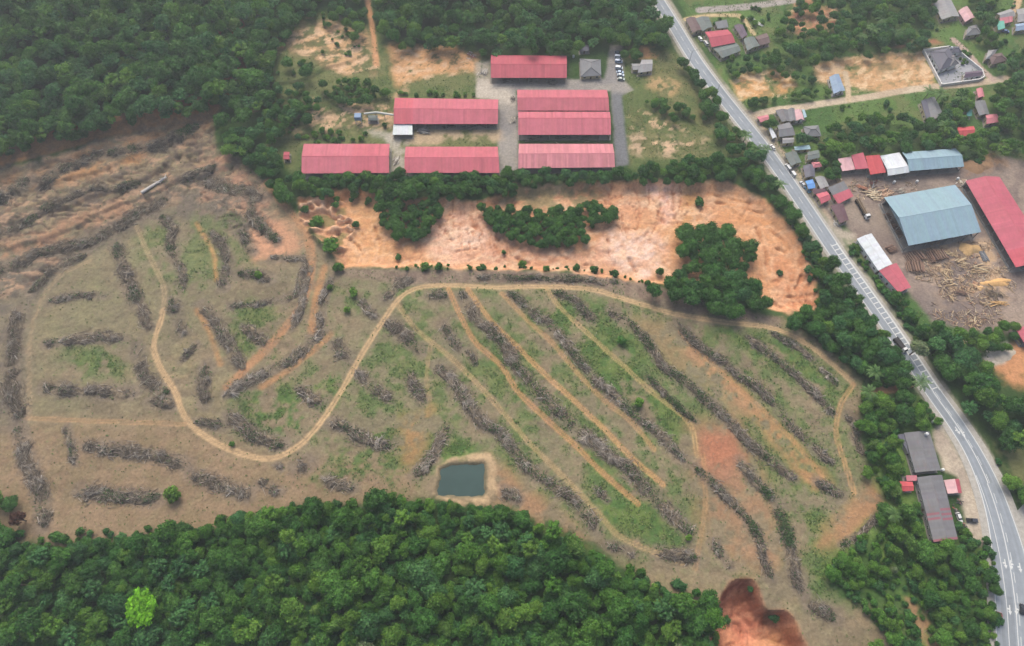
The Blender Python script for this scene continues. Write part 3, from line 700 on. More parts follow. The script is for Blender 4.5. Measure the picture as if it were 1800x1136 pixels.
nx_, ny_ = len(xs), len(ys)
idx = (np.arange(ny_ - 1)[:, None] * nx_ + np.arange(nx_ - 1)[None, :]).ravel()
quads = np.stack([idx, idx + 1, idx + 1 + nx_, idx + nx_], 1)
def fmean(a): return a[quads].mean(1)
rid = np.zeros(len(quads), int)
fq = {1: fmean(mtrack) > 0.5, 2: (fmean(mclay) > 0.5), 3: fmean(mred) > 0.5, 4: fmean(myard) > 0.5, 5: (fmean(msaw) > 0.5), 6: fmean(dl) < 2.4, 7: fmean(mfore) > 0.5}
for k, s in fq.items(): rid[s & (rid == 0)] = k
VALL = np.stack([X, Y, Z], 1)
for k, nm in enumerate(['ground', 'dirt_track', 'clay_pit_ground', 'red_soil_hollow_ground', 'factory_yard_pavement', 'sawmill_yard_ground', 'village_path', 'gravel_forecourt_ground']):
    F = quads[rid == k]
    u, inv = np.unique(F, return_inverse=True)
    me = fast_mesh(nm, VALL[u], inv.reshape(F.shape), M_soil, vcol=col[u], smooth=True)
    obj(nm, me, kind='structure')

# pond water
def simple_mat(name, c, rough=0.6, spec=0.3, metal=0.0, var=0.0, vs=1.0):
    if var: return attr_mat(name, rough, 0, 1, spec, var, vs, base=tuple(c))
    m = bpy.data.materials.new(name); m.use_nodes = True
    b = m.node_tree.nodes['Principled BSDF']
    b.inputs['Base Color'].default_value = (*c, 1); b.inputs['Roughness'].default_value = rough
    b.inputs['Specular IOR Level'].default_value = spec; b.inputs['Metallic'].default_value = metal
    return m
M_water = simple_mat('pond_water', C(58, 82, 78), 0.25, 0.15, var=0.12, vs=0.15)
pc = G0([(810, 845)])[0]
wp = [(pc[0] + 17 * math.cos(t), pc[1] + 15 * math.sin(t), 0) for t in np.linspace(0, 2 * math.pi, 40, endpoint=False)]
wz = -0.75
obj('pond_water', mesh('pond_water', [(x - pc[0], y - pc[1], 0) for x, y, _ in wp], [tuple(range(40))], M_water), loc=(pc[0], pc[1], wz), kind='structure')

# ------------------------------------------------------------------ highway
def strip(line, off0, off1, z, z1=None):
    line = np.asarray(line); d = np.gradient(line, axis=0); d /= np.linalg.norm(d, axis=1)[:, None]
    nrm = np.stack([d[:, 1], -d[:, 0]], 1)     # to the right when heading towards the viewer's end
    o0 = np.asarray(off0) * np.ones(len(line)); o1 = np.asarray(off1) * np.ones(len(line))
    a = line + nrm * o0[:, None]; b = line + nrm * o1[:, None]
    zz = np.full((len(line), 1), z)
    V = np.vstack([np.hstack([a, zz]), np.hstack([b, zz if z1 is None else np.full((len(line), 1), z1)])])
    n = len(line)
    i = np.arange(n - 1)
    return V, np.stack([i, i + 1, i + 1 + n, i + n], 1)
# heading towards the viewer, the left hand side of the road in the picture is at negative offsets here -> checked: dir(-y) -> nrm = (-1, .) so positive is left
hw_len = np.concatenate([[0], np.cumsum(np.linalg.norm(np.diff(hwy, axis=0), axis=1))])
yw = hwy[:, 1]
half = 4.1 + 2.2 * sstep(95, 40, yw) + 3.0 * sstep(60, 5, yw)
M_asph = attr_mat('asphalt', 0.85, 0.15, 3.0, 0.3, 0.10, 0.35)
M_shld = attr_mat('worn_shoulder', 0.9, 0.2, 2.0, 0.2, 0.2, 0.7, base=tuple(C(182, 178, 168)))
M_mark = attr_mat('road_paint', 0.7, 0, 1, 0.3, 0.12, 1.5, base=tuple(C(222, 224, 220)))
sh = 1.5 + 1.6 * sstep(150, 60, yw)
Vr = []; 
V1, F1 = strip(hwy, -half - sh, half + sh, 0.03)
obj('road_shoulder', fast_mesh('road_shoulder', V1, F1[:, ::-1], M_shld), kind='structure')
nc = 14; Vs_, Fs_, Cs_ = [], [], []
for q in range(nc):
    V1, F1 = strip(hwy, -half + 2 * half * q / nc, -half + 2 * half * (q + 1) / nc, 0.06)
    Fs_.append(F1[:, ::-1] + len(Vs_) * len(V1)); Vs_.append(V1)
    k = np.arange(len(F1)); fr = (q + .5) / nc
    wheel = max(math.exp(-((fr - w_) / .05) ** 2) for w_ in (.16, .36, .64, .84))
    patch_ = np.where(fbm(k / 9.0, k * 0 + (q // 4) * 7.7, 2, 2, 331) > .66, .88, 1.0)
    Cs_.append((C(156, 164, 170)[None] * ((1 - .13 * wheel) * patch_ * (.95 + .1 * fbm(k / 3.0, k * 0 + q * 1.3, 2, 2, 335)))[:, None]))
obj('road', fast_mesh('road', np.vstack(Vs_), np.vstack(Fs_), M_asph, fcol=np.vstack(Cs_)), kind='structure')
# side road mouth at the bottom right
sr = G0([(1782, 905), (1800, 885), (1830, 880), (2150, 850), (2150, 925), (1850, 970), (1800, 990)])
obj('side_road', mesh('side_road', [(p[0], p[1], 0.045) for p in sr], [tuple(range(6, -1, -1))], M_shld), kind='structure')
mk = MB()
def sub(y_hi, y_lo): return hwy[(yw <= y_hi + 1) & (yw >= y_lo - 1)]
def hh(y_hi, y_lo): return half[(yw <= y_hi + 1) & (yw >= y_lo - 1)]
def line_mark(y_hi, y_lo, off, w=0.16, dash=None):
    L_ = sub(y_hi, y_lo)
    off = np.asarray(off) * np.ones(len(L_))
    if dash is None:
        V, F = strip(L_, off - w, off + w, 0.075); mk.add(V, F[:, ::-1])
    else:
        on, offn = dash
        i = 0
        while i + on < len(L_):
            V, F = strip(L_[i:i + on + 1], off[i:i + on + 1] - w, off[i:i + on + 1] + w, 0.075); mk.add(V, F[:, ::-1]); i += on + offn
ytop, ybot = hwy[0, 1], hwy[-1, 1]
line_mark(ytop, ybot, hh(ytop, ybot) - 0.3, 0.2)
line_mark(ytop, ybot, -hh(ytop, ybot) + 0.3, 0.2)
y_l0 = G0([(1462, 432)])[0][1]; y_l1 = G0([(1654, 692)])[0][1]
line_mark(ytop, y_l0, 0.0, 0.11, (2, 3))
# ladder hatching on the right-hand lane
lad = sub(y_l0, y_l1)
line_mark(y_l0, y_l1, -0.1, 0.18); line_mark(y_l0, y_l1, -3.4, 0.18)
dl_ = np.gradient(lad, axis=0); dl_ /= np.linalg.norm(dl_, axis=1)[:, None]
for t_ in np.arange(.6, len(lad) - 1.2, 1.52):
    i = int(t_); d = dl_[i]; n = np.array([d[1], -d[0]]); c_ = lad[i] + (lad[i + 1] - lad[i]) * (t_ - i)
    a = c_ - n * 0.3; b = c_ - n * 3.2
    v = [(*(a - d * 0.26), 0.075), (*(b - d * 0.26), 0.075), (*(b + d * 0.26), 0.075), (*(a + d * 0.26), 0.075)]
    mk.add(v, [(0, 1, 2, 3)])
line_mark(y_l1, 70, 0.0, 0.2); line_mark(y_l1, ybot, -0.75, 0.12, (2, 2))
line_mark(70, ybot, 0.4, 0.18); line_mark(75, ybot, 4.0, 0.14)
def arrow(u, v, s=1.0, side=1):
    p = G0([(u, v)])[0][:2]
    i = np.argmin(np.linalg.norm(hwy - p, axis=1)); d = hwy[min(i + 1, len(hwy) - 1)] - hwy[i - 1]; d = d / np.linalg.norm(d) * s; n = np.array([d[1], -d[0]])
    P = lambda a, b: (*(p + d * a + n * b), 0.078)
    mk.add([P(-2, -.25), P(-2, .25), P(.6, .25), P(.6, -.25)], [(0, 1, 2, 3)])
    mk.add([P(.6, -.8), P(.6, .8), P(2.2, 0)], [(0, 1, 2)])
    mk.add([P(-.6, .25 * side), P(-.6, 1.1 * side), P(.1, 1.1 * side), P(.1, .25 * side)], [(0, 1, 2, 3)])
for u, v, sd_ in [(1683, 757, 1), (1692, 762, -1), (1767, 991, 1), (1777, 993, -1), (1793, 998, 1), (1775, 1072, 1), (1786, 1072, -1)]: arrow(u, v, 0.95, sd_)
obj('road_markings', mk.me('road_markings', M_mark), kind='structure')
# ------------------------------------------------------------------ buildings
FOOT = []            # footprints kept clear of plants
def roof_mat(name, c, var=0.10, rough=0.6, vs=0.22):
    m = attr_mat(name, rough, 0.0, 1, 0.15, var * (.5 if 'blue' in name else 1), vs, base=tuple(c))
    t = m.node_tree; N, L = t.nodes, t.links
    b = N['Principled BSDF']
    mul = b.inputs['Base Color'].links[0].from_node
    a = N.new('ShaderNodeAttribute'); a.attribute_name = 'Col'
    m2 = N.new('ShaderNodeMix'); m2.data_type = 'RGBA'; m2.blend_type = 'MULTIPLY'; m2.inputs[0].default_value = 1
    L.new(mul.outputs[2], m2.inputs[6]); L.new(a.outputs['Color'], m2.inputs[7])
    # fine grime
    g = N.new('ShaderNodeNewGeometry')
    n = N.new('ShaderNodeTexNoise'); n.inputs['Scale'].default_value = 1.3; n.inputs['Detail'].default_value = 4
    mp = N.new('ShaderNodeMapping'); mp.inputs['Scale'].default_value = (1, 0.35, 1)
    L.new(g.outputs['Position'], mp.inputs[0]); L.new(mp.outputs[0], n.inputs['Vector'])
    mr = N.new('ShaderNodeMapRange'); mr.inputs[1].default_value = .3; mr.inputs[2].default_value = .7; mr.inputs[3].default_value = .94; mr.inputs[4].default_value = 1.06
    L.new(n.outputs[0], mr.inputs[0])
    m3 = N.new('ShaderNodeMix'); m3.data_type = 'RGBA'; m3.blend_type = 'MULTIPLY'; m3.inputs[0].default_value = 1
    L.new(m2.outputs[2], m3.inputs[6]); L.new(mr.outputs[0], m3.inputs[7])
    n4 = N.new('ShaderNodeTexNoise'); n4.inputs['Scale'].default_value = .42; n4.inputs['Detail'].default_value = 6; n4.inputs['Roughness'].default_value = .7
    mp4 = N.new('ShaderNodeMapping'); mp4.inputs['Scale'].default_value = (1.6, .3, 1)
    L.new(g.outputs['Position'], mp4.inputs[0]); L.new(mp4.outputs[0], n4.inputs['Vector'])
    r4 = N.new('ShaderNodeMapRange'); r4.inputs[1].default_value = .54; r4.inputs[2].default_value = .72; r4.inputs[3].default_value = 0; r4.inputs[4].default_value = .14 if ('blue' in name or 'white' in name) else .34
    L.new(n4.outputs[0], r4.inputs[0])
    m5 = N.new('ShaderNodeMix'); m5.data_type = 'RGBA'; m5.inputs[7].default_value = (*C(150, 112, 100), 1)
    L.new(r4.outputs[0], m5.inputs[0]); L.new(m3.outputs[2], m5.inputs[6])
    L.new(m5.outputs[2], b.inputs['Base Color'])
    return m
RM = {k: roof_mat('roof_' + k, C(*c)) for k, c in dict(
    red=(200, 106, 118), deepred=(188, 92, 104), rose=(210, 134, 142), pink=(222, 180, 182), brightred=(206, 92, 96), blue=(150, 178, 190), skyblue=(150, 172, 196),
    white=(222, 228, 230), grey=(132, 134, 136), greygreen=(118, 128, 124), darkgrey=(128, 128, 130), brown=(118, 100, 98), maroon=(112, 86, 92),
    purple=(112, 98, 112), cream=(206, 196, 172), teal=(120, 190, 170), ltgrey=(162, 162, 162), cyan=(186, 216, 220), brightblue=(110, 160, 220), slate=(112, 112, 122)).items()}
RM['grey_rust'] = RM['grey']
WM = {k: attr_mat('wall_' + k, 0.85, 0, 1, 0.2, 0.14, 0.8, base=tuple(C(*c))) for k, c in dict(
    cream=(196, 184, 150), white=(238, 237, 232), grey=(150, 150, 148), wood=(116, 96, 80), dark=(70, 70, 68), pinkish=(196, 160, 150), green=(150, 176, 150)).items()}
M_post = simple_mat('steel_post', C(120, 124, 124), 0.5)
M_glass = simple_mat('window_glass', (0.02, 0.025, 0.03), 0.1, 0.5)
M_frame = simple_mat('window_frame', C(200, 200, 196), 0.6)
M_door = simple_mat('door_wood', C(92, 72, 56), 0.6)
M_slab = attr_mat('concrete_slab', 0.9, 0, 1, 0.2, 0.15, 0.6, base=tuple(C(150, 144, 136)))
M_dark = simple_mat('dark_interior', (0.02, 0.02, 0.02), 0.9, 0.1)

def lerp(a, b, t): return a + (b - a) * t
def sheets(mb, a0, a1, b0, b1, w=1.0, th=0.10, patch=None, vmin=0.93, vmax=1.06):
    """roof slope from eave edge a0-a1 to ridge edge b0-b1, laid in sheets about w wide with small lap steps"""
    n = max(1, min(120, int((a1 - a0).length / w)))
    up = (a1 - a0).cross(b0 - a0).normalized()
    if up.z < 0: up = -up
    for i in range(n):
        t0, t1 = i / n, (i + 1) / n
        lift = up * (0.015 * (i % 2))
        p = [lerp(a0, a1, t0), lerp(a0, a1, t1), lerp(b0, b1, t1), lerp(b0, b1, t0)]
        top = [q + lift for q in p]; bot = [q - up * th for q in p]
        f = random.uniform(vmin, vmax) * (random.uniform(.84, 1.12) if random.random() < .08 else 1); c = (f, f * random.uniform(.97, 1.03), f * random.uniform(.97, 1.03))
        if patch: c = patch(t0, c)
        fs = [(0, 1, 2, 3), (7, 6, 5, 4), (0, 4, 5, 1), (2, 6, 7, 3)]
        if i == 0: fs.append((0, 3, 7, 4))
        if i == n - 1: fs.append((1, 5, 6, 2))
        mb.add(top + bot, fs, c)

_SHARE = {}
def shared(key, fn):
    if key not in _SHARE: _SHARE[key] = fn()
    return _SHARE[key]
def win_mesh():
    b = MB().box(0, 0, 0, 1.3, .06, 1.1)
    return b.me('window', M_glass)
def frame_mesh():
    b = MB()
    for a in [(0, 0, .6, 1.5, .1, .1), (0, 0, -.6, 1.5, .14, .1), (-.7, 0, 0, .1, .1, 1.1), (.7, 0, 0, .1, .1, 1.1), (0, 0, 0, .06, .1, 1.1)]: b.box(*a)
    return b.me('window_frame', M_frame)
def door_mesh(): return MB().box(0, 0, 0, 1.0, .08, 2.05).me('door', M_door)

def building(name, label, cat, px, eave=3.2, rise=1.4, roof='x', rc='grey', wc='cream', group=None, open_=False, inset=0.6, sheet=1.0, patch=None, rc2=None, ridge_t=0.5, windows=True, slab=True, hipf=0.35, vmin=0.93, vmax=1.06, posts=5.5):
    q = G(px, eave)
    base = float(min(q[:, 2]))
    cx, cy = q[:, 0].mean(), q[:, 1].mean()
    E = empty(name, (cx, cy, base), 0, label, cat, group)
    FOOT.append(q[:, :2].copy())
    P = [Vector((p[0] - cx, p[1] - cy, 0)) for p in q]           # nl nr fr fl
    up = Vector((0, 0, 1))
    e = [p + up * eave for p in P]
    rb = MB(); rb2 = MB()
    tops = []
    if roof == 'x' or roof == 'y':
        if roof == 'x': a0, a1, c0, c1 = e[0], e[1], e[3], e[2]
        else: a0, a1, c0, c1 = e[3], e[0], e[2], e[1]            # ridge from far to near
        r0, r1 = lerp(a0, c0, ridge_t) + up * rise, lerp(a1, c1, ridge_t) + up * rise
        sheets(rb, a0, a1, r0, r1, sheet, patch=patch, vmin=vmin, vmax=vmax)
        sheets(rb2, c0, c1, r0, r1, sheet, patch=patch, vmin=vmin, vmax=vmax)
        o1 = obj('roof_slope', rb.me('roof_slope', RM[rc]), E); o2 = obj('roof_slope', rb2.me('roof_slope', RM[rc2 or rc]), E)
        d = (r1 - r0).normalized(); s = d.cross(up).normalized()
        m = MB(); m.add([r0 + s * .35 - up * .04, r0 + up * .09, r0 - s * .35 - up * .04, r1 + s * .35 - up * .04, r1 + up * .09, r1 - s * .35 - up * .04], [(0, 1, 4, 3), (1, 2, 5, 4), (0, 2, 1), (3, 4, 5)], (1.02, 1.0, 1.0))
        m.build('ridge_cap', RM[rc], E)
    elif roof == 'mono':
        far = [e[3] + up * rise, e[2] + up * rise]
        sheets(rb, e[0], e[1], far[0], far[1], sheet, patch=patch, vmin=vmin, vmax=vmax)
        rb.build('roof', RM[rc], E)
    else:                                                         # hip
        m0, m1 = lerp(e[0], e[3], .5), lerp(e[1], e[2], .5)
        if (e[1] - e[0]).length < (e[3] - e[0]).length: m0, m1 = lerp(e[0], e[1], .5), lerp(e[3], e[2], .5)
        r0, r1 = lerp(m0, m1, hipf) + up * rise, lerp(m0, m1, 1 - hipf) + up * rise
        wide = (e[1] - e[0]).length >= (e[3] - e[0]).length
        th = up * .12
        if wide: fs = [[e[0], e[1], r1, r0], [e[1], e[2], r1], [e[2], e[3], r0, r1], [e[3], e[0], r0]]
        else: fs = [[e[1], e[2], r1, r0], [e[2], e[3], r1], [e[3], e[0], r0, r1], [e[0], e[1], r0]]
        for f in fs:
            v = random.uniform(.94, 1.05); k = len(f)
            MB().add(f + [p - th for p in f], [tuple(range(k)), tuple(range(2 * k - 1, k - 1, -1))] + [(i, i + k, (i + 1) % k + k, (i + 1) % k) for i in range(k)], (v, v, v)).build('roof_slope', RM[rc], E)
        m = MB(); v = (.86, .86, .86)
        for c, r in (((e[0], r0), (e[3], r0 if wide else r1), (e[1], r1 if wide else r0), (e[2], r1))): m.tube(c, r, .14, .14, 4, v) if False else None
        for c, r in ((e[0], r0), (e[3], r0 if wide else r1), (e[1], r1 if wide else r0), (e[2], r1)): m.tube(c + up * .05, r + up * .05, .16, .16, 4, v)
        m.tube(r0 + up * .05, r1 + up * .05, .16, .16, 4, v)
        m.build('ridge_cap', RM[rc], E)
    # walls
    ctr = sum(P, Vector()) / 4
    I = []
    for p in P:
        d = ctr - p
        I.append(p + d.normalized() * min(inset * 1.35, d.length * .3))
    h = eave - 0.06
    def wall_panel(a, b, h, z0=-1.0, th=.22):
        d = (b - a); L = d.length; mid = (a + b) / 2
        return box(mid.x, mid.y, (h + z0) / 2, L, th, h - z0, math.atan2(d.y, d.x))
    sides = [(0, 1), (1, 2), (2, 3), (3, 0)]
    if not open_:
        for a, b in sides:
            hh_ = h + (rise if roof == 'mono' and (a, b) == (2, 3) else 0) - (0.15 if roof == 'mono' else 0)
            MB().add(*wall_panel(I[a], I[b], hh_)).build('wall', WM[wc], E)
        if roof in 'xy':
            gs = [(3, 0, r0), (1, 2, r1)] if roof == 'x' else [(2, 3, r0), (0, 1, r1)]
            for a, b, r in gs:
                A, B = I[a] + up * (h - .05), I[b] + up * (h - .05)
                top = lerp(A, B, .5); top.z = eave + rise - .35
                n = (B - A).cross(up).normalized() * .1
                MB().add([A + n, B + n, top + n, A - n, B - n, top - n], [(0, 1, 2), (5, 4, 3), (0, 3, 4, 1), (1, 4, 5, 2), (2, 5, 3, 0)]).build('gable_wall', WM[wc], E)
        if windows:
            wm, fm_, dm = shared('w', win_mesh), shared('f', frame_mesh), shared('d', door_mesh)
            for si, (a, b) in enumerate(sides):
                d = I[b] - I[a]; L = d.length
                if L < 2.6: continue
                ang = math.atan2(d.y, d.x); n = Vector((d.y, -d.x, 0)).normalized() * .14
                k = max(1, int(L / 3.4))
                for i in range(k):
                    p = lerp(I[a], I[b], (i + .5) / k) + n
                    if i == k // 2 and si in (0, 3):
                        obj('door', dm, E, (p.x, p.y, 1.03), (0, 0, ang))
                    else:
                        w = obj('window', wm, E, (p.x, p.y, min(1.6, eave * .55)), (0, 0, ang))
                        obj('window_frame', fm_, w)
    else:
        pm_ = shared(('post', eave), lambda: MB().box(0, 0, (eave - .1) / 2 - .5, .3, .3, eave + .9).me('post', M_post))
        for a, b in sides:
            L = (P[b] - P[a]).length
            k = max(1, int(L / posts))
            for i in range(k): 
                p = lerp(I[a], I[b], i / k)
                obj('post', pm_, E, (p.x, p.y, 0))
        for a, b in sides[1:]:
            MB().add(*wall_panel(lerp(I[a], I[b], .03), lerp(I[a], I[b], .97), 1.1 if a != 2 else h * .8)).build('low_wall', WM[wc], E)
        if roof in 'xy':
            gs = [(3, 0, r0), (1, 2, r1)] if roof == 'x' else [(2, 3, r0), (0, 1, r1)]
            for a, b, r in gs:
                A, B = I[a] + up * (h - .05), I[b] + up * (h - .05)
                top = lerp(A, B, ridge_t); top.z = eave + rise - .3
                n = (B - A).cross(up).normalized() * .06
                MB().add([A + n, B + n, top + n, A - n, B - n, top - n], [(0, 1, 2), (5, 4, 3), (0, 3, 4, 1), (1, 4, 5, 2), (2, 5, 3, 0)], (.9, .9, .9)).build('gable_panel', RM[rc], E)
    if slab:
        v = [p + (p - ctr).normalized() * .5 for p in P]
        MB().add([Vector((p.x, p.y, .14)) for p in v] + [Vector((p.x, p.y, -1.0)) for p in v], [(0, 1, 2, 3), (0, 4, 5, 1), (1, 5, 6, 2), (2, 6, 7, 3), (3, 7, 4, 0)]).build('floor_slab', M_slab, E)
    return E, P, I

GS = 'red roofed factory sheds'
def fade(t, c): return c
shed_kw = dict(open_=True, eave=4.6, rise=2.0, sheet=1.0)
def two_tone(cut, a, b):
    def f(t, c):
        k = a if t < cut else b
        return (c[0] * k[0], c[1] * k[1], c[2] * k[2])
    return f
building('factory_shed', 'red roofed shed at the top of the factory yard, against the dark trees', 'shed', [(863, 137), (996, 137), (996, 98), (863, 97)], rc='deepred', group=GS, **shed_kw)
building('factory_shed', 'red roofed shed with the white lean-to at its front left corner', 'shed', [(692, 218), (875, 218), (876, 175), (694, 172)], rc='red', group=GS, patch=two_tone(.17, (1.0, .86, .86), (1.0, 1.04, 1.06)), **shed_kw)
building('factory_shed', 'red roofed shed joined behind another at the yard road, just below the grey house', 'shed', [(910, 194.5), (1071, 194.5), (1067, 158), (909, 158)], rc='red', group=GS, vmin=.9, patch=two_tone(-1, 1, (1.0, 1.08, 1.06)), **shed_kw)
building('factory_shed', 'red roofed shed with a dark open front, middle of the right hand column', 'shed', [(911, 237), (1074, 237), (1072, 196.5), (911, 196.5)], rc='red', group=GS, vmin=.88, patch=two_tone(-1, 1, (1.0, 1.1, 1.1)), ridge_t=.62, **shed_kw)
building('factory_shed', 'faded rusty pink roofed shed at the lower right corner of the factory', 'shed', [(911, 296), (1081, 294), (1077, 253), (912, 253)], rc='rose', group=GS, vmin=.84, vmax=1.1, patch=two_tone(-1, 1, (1.0, 1.02, 1.0)), **shed_kw)
building('factory_shed', 'bright red roofed shed in the middle of the front row above the hedge', 'shed', [(711, 304), (878, 304), (875, 258), (713, 258)], rc='red', group=GS, **shed_kw)
building('factory_shed', 'bright red roofed shed farthest left in the front row above the hedge', 'shed', [(530, 305), (684, 304), (685, 253), (534, 253)], rc='red', group=GS, patch=two_tone(.56, (1.0, 1.1, 1.1), (1, .96, .97)), **shed_kw)
building('lean_to', 'white flat lean-to at the front left corner of the red shed', 'lean-to', [(690, 237), (725, 237), (725, 219.5), (692, 219.5)], eave=3.4, rise=.5, roof='mono', rc='white', open_=True, sheet=2.0, posts=4, vmin=.97, vmax=1.02)
building('hip_roofed_house', 'grey hip roofed house with cream front beside the red shed', 'house', [(1021, 135), (1057, 133), (1056, 105), (1019, 103)], eave=3.0, rise=2.2, roof='hip', rc='grey', wc='cream')
building('small_hut', 'small dark purple roofed hut under the trees behind the grey hip roofed house', 'hut', [(1019, 90), (1036, 89), (1034, 79), (1018, 80)], eave=2.6, rise=.6, rc='slate', wc='grey')
building('cottage', 'pale grey roofed cottage with side wing on the grass right of the parked vehicles', 'cottage', [(1121, 128), (1146, 125), (1147, 105), (1128, 105)], eave=2.8, rise=1.3, roof='x', rc='ltgrey', wc='cream')
building('cottage_wing', 'low pale wing joined to the left of the grey cottage', 'cottage wing', [(1112, 123), (1122, 123), (1126, 112), (1110, 112)], eave=2.5, rise=.7, roof='x', rc='ltgrey', wc='cream')
building('small_hut', 'tiny red roofed hut with a yellow back at the edge of the trees', 'hut', [(498, 280), (509, 280), (509, 267), (499, 267)], eave=2.6, rise=.5, rc='deepred', wc='cream')
# sawmill
building('sawmill_barn', 'very large pale blue roofed open barn in the middle of the sawmill yard', 'barn', [(1597, 432), (1725, 408), (1679, 325), (1554, 347)], eave=6.5, rise=3.2, rc='blue', open_=True, wc='grey', sheet=1.4, vmin=.97, vmax=1.03)
building('sawmill_shed', 'long narrow red roofed shed running along the right edge of the sawmill yard', 'shed', [(1786, 470), (1852, 460), (1757, 311), (1697, 318)], eave=5.0, rise=2.4, roof='y', rc='red', open_=True, wc='grey', vmin=.95, patch=two_tone(.82, (1, 1, 1.03), (1.04, .84, .84)))
building('sawmill_shed', 'pale blue roofed gable shed along the back of the sawmill yard', 'shed', [(1598, 301), (1695, 293), (1680, 261), (1586, 268)], eave=4.8, rise=2.0, rc='blue', open_=True, wc='grey', vmin=.96)
building('sawmill_shed', 'white roofed shed between the red and the blue roofs at the back of the yard', 'shed', [(1561, 309), (1599, 303), (1581, 268), (1547, 274)], eave=4.4, rise=1.2, rc='white', open_=True, wc='grey', ridge_t=.25, rc2='white', vmin=.97)
building('sawmill_shed', 'red roofed shed joined to the left of the white roofed one', 'shed', [(1530, 307), (1558, 303), (1545, 274), (1520, 276)], eave=4.0, rise=.9, roof='mono', rc='brightred', open_=True, wc='grey')
building('sawmill_shed', 'pinkish red roofed shed, second from the left in the back row', 'shed', [(1504, 298), (1527, 296), (1516, 270), (1495, 275)], eave=4.1, rise=1.0, roof='mono', rc='red', open_=True, wc='grey')
building('sawmill_shed', 'faded pale pink roofed shed at the left end of the back row', 'shed', [(1481, 301), (1503, 298), (1495, 277), (1472, 281)], eave=3.8, rise=.8, roof='mono', rc='pink', open_=True, wc='grey')
building('office_block', 'long white roofed block beside the highway, joined to a red roofed end', 'office', [(1544, 476), (1569, 464), (1532, 410), (1506, 420)], eave=3.6, rise=.7, roof='y', rc='white', wc='white', vmin=.97)
building('office_block', 'red roofed block joined to the lower end of the white roofed one', 'office', [(1580, 515), (1602, 505), (1576, 462), (1545, 476)], eave=3.6, rise=.9, roof='y', rc='red', wc='white')
building('sawmill_shed', 'red roofed shed half out of frame above the pale heap at the right edge', 'shed', [(1801, 604), (1840, 600), (1820, 570), (1785, 578)], eave=4.0, rise=1.2, roof='y', rc='red', open_=True)
# roadside houses below the lane
GH = 'small houses along the highway'
def grow(px, f=1.13):
    a = np.array(px, float); c = a.mean(0); return (c + (a - c) * f).tolist()
H = lambda label, px, rc, eave=2.8, rise=.9, roof='x', wc='cream', **k: building('house', label, 'house', grow(px, 1.08), eave=eave, rise=rise, roof=roof, rc=rc, wc=wc, group=GH, **k)
H('brown roofed house nearest the highway in the top cluster', [(1218, 57), (1233, 52), (1222, 31), (1206, 34)], 'brown', roof='y')
H('grey green roofed house behind the red roof in the top cluster', [(1235, 54), (1252, 47), (1245, 30), (1223, 33)], 'greygreen', roof='y')
H('small grey roofed house touching the red roof from behind', [(1262, 50), (1280, 48), (1276, 37), (1257, 41)], 'grey', roof='mono')
H('big red roofed house in the middle of the top cluster', [(1252, 82), (1291, 74), (1278, 53), (1241, 57)], 'deepred', eave=3.6, rise=1.4)
H('wide grey roofed house with a white front edge below the red roof', [(1270, 101), (1301, 89), (1293, 76), (1254, 85)], 'greygreen', rise=.7)
H('purple grey roofed house beside the curved yellow path', [(1304, 67), (1314, 62), (1305, 44), (1291, 46)], 'purple', roof='y')
H('grey roofed house at the lower right of the top cluster', [(1314, 88), (1335, 80), (1325, 65), (1308, 69)], 'greygreen', roof='y')
H('brownish pink roofed house farthest right in the top cluster', [(1336, 79), (1353, 75), (1347, 59), (1328, 65)], 'brown', wc='pinkish')
H('small pink and blue roofed stall at the corner of lane and highway', [(1337, 215), (1351, 210), (1350, 202), (1331, 206)], 'rose', rise=.4, eave=2.4)
H('dark grey roofed house facing the lane near the highway', [(1375, 214), (1388, 213), (1384, 193), (1364, 195)], 'darkgrey', roof='y')
H('mid grey roofed house between the dark grey one and the pink one', [(1389, 213), (1399, 212), (1396, 191), (1385, 193)], 'grey', roof='y')
H('pale pink roofed house at the bend of the lane', [(1400, 211), (1413, 210), (1408, 194), (1397, 194)], 'pink', roof='y', wc='white')
H('narrow white roofed annex at the right of the pale pink roof', [(1413.5, 207), (1418, 205), (1413, 195), (1409, 195)], 'cyan', roof='mono', windows=False)
H('square slate grey roofed house behind the roadside tree', [(1370, 240), (1397, 237), (1387, 216), (1367, 221)], 'grey', eave=3.4, rise=1.2)
H('narrow white awning house beside the highway verge', [(1358, 243), (1365, 241), (1357, 225), (1351, 226)], 'white', roof='y', eave=2.5, rise=.4)
H('low grey roofed house with white front strip below the slate roof', [(1376, 252), (1395, 250), (1395, 242), (1376, 243)], 'ltgrey', rise=.5)
H('lone grey brown roofed house in the greenery right of the slate roof', [(1418, 239), (1443, 239), (1438, 221), (1413, 223)], 'grey', roof='hip', rise=1.5)
H('long low white roofed shed among the bushes', [(1398, 264), (1424, 262), (1421, 255), (1397, 258)], 'cyan', eave=2.5, rise=.4)
H('dark green grey roofed house next to the parked white cars', [(1391, 291), (1408, 285), (1399, 267), (1380, 271)], 'greygreen', roof='y')
H('mossy grey roofed hut half hidden by bushes', [(1420, 281), (1440, 277), (1438, 264), (1420, 268)], 'greygreen', rise=.5)
H('plain grey roofed house above the blue roof', [(1416, 312), (1432, 310), (1431, 290), (1412, 292)], 'slate', roof='y')
H('small pinkish roofed kiosk above the grey roofs', [(1429, 295), (1444, 293), (1443, 285), (1427, 286)], 'rose', roof='hip', rise=.8)
H('bright blue roofed shop front by the verge', [(1421, 332), (1433, 330), (1428, 316), (1416, 319)], 'brightblue', rise=.5, eave=3.0)
H('pale grey roofed shop behind the bright blue roof', [(1443, 332), (1457, 327), (1449, 311), (1433, 312)], 'ltgrey', roof='y')
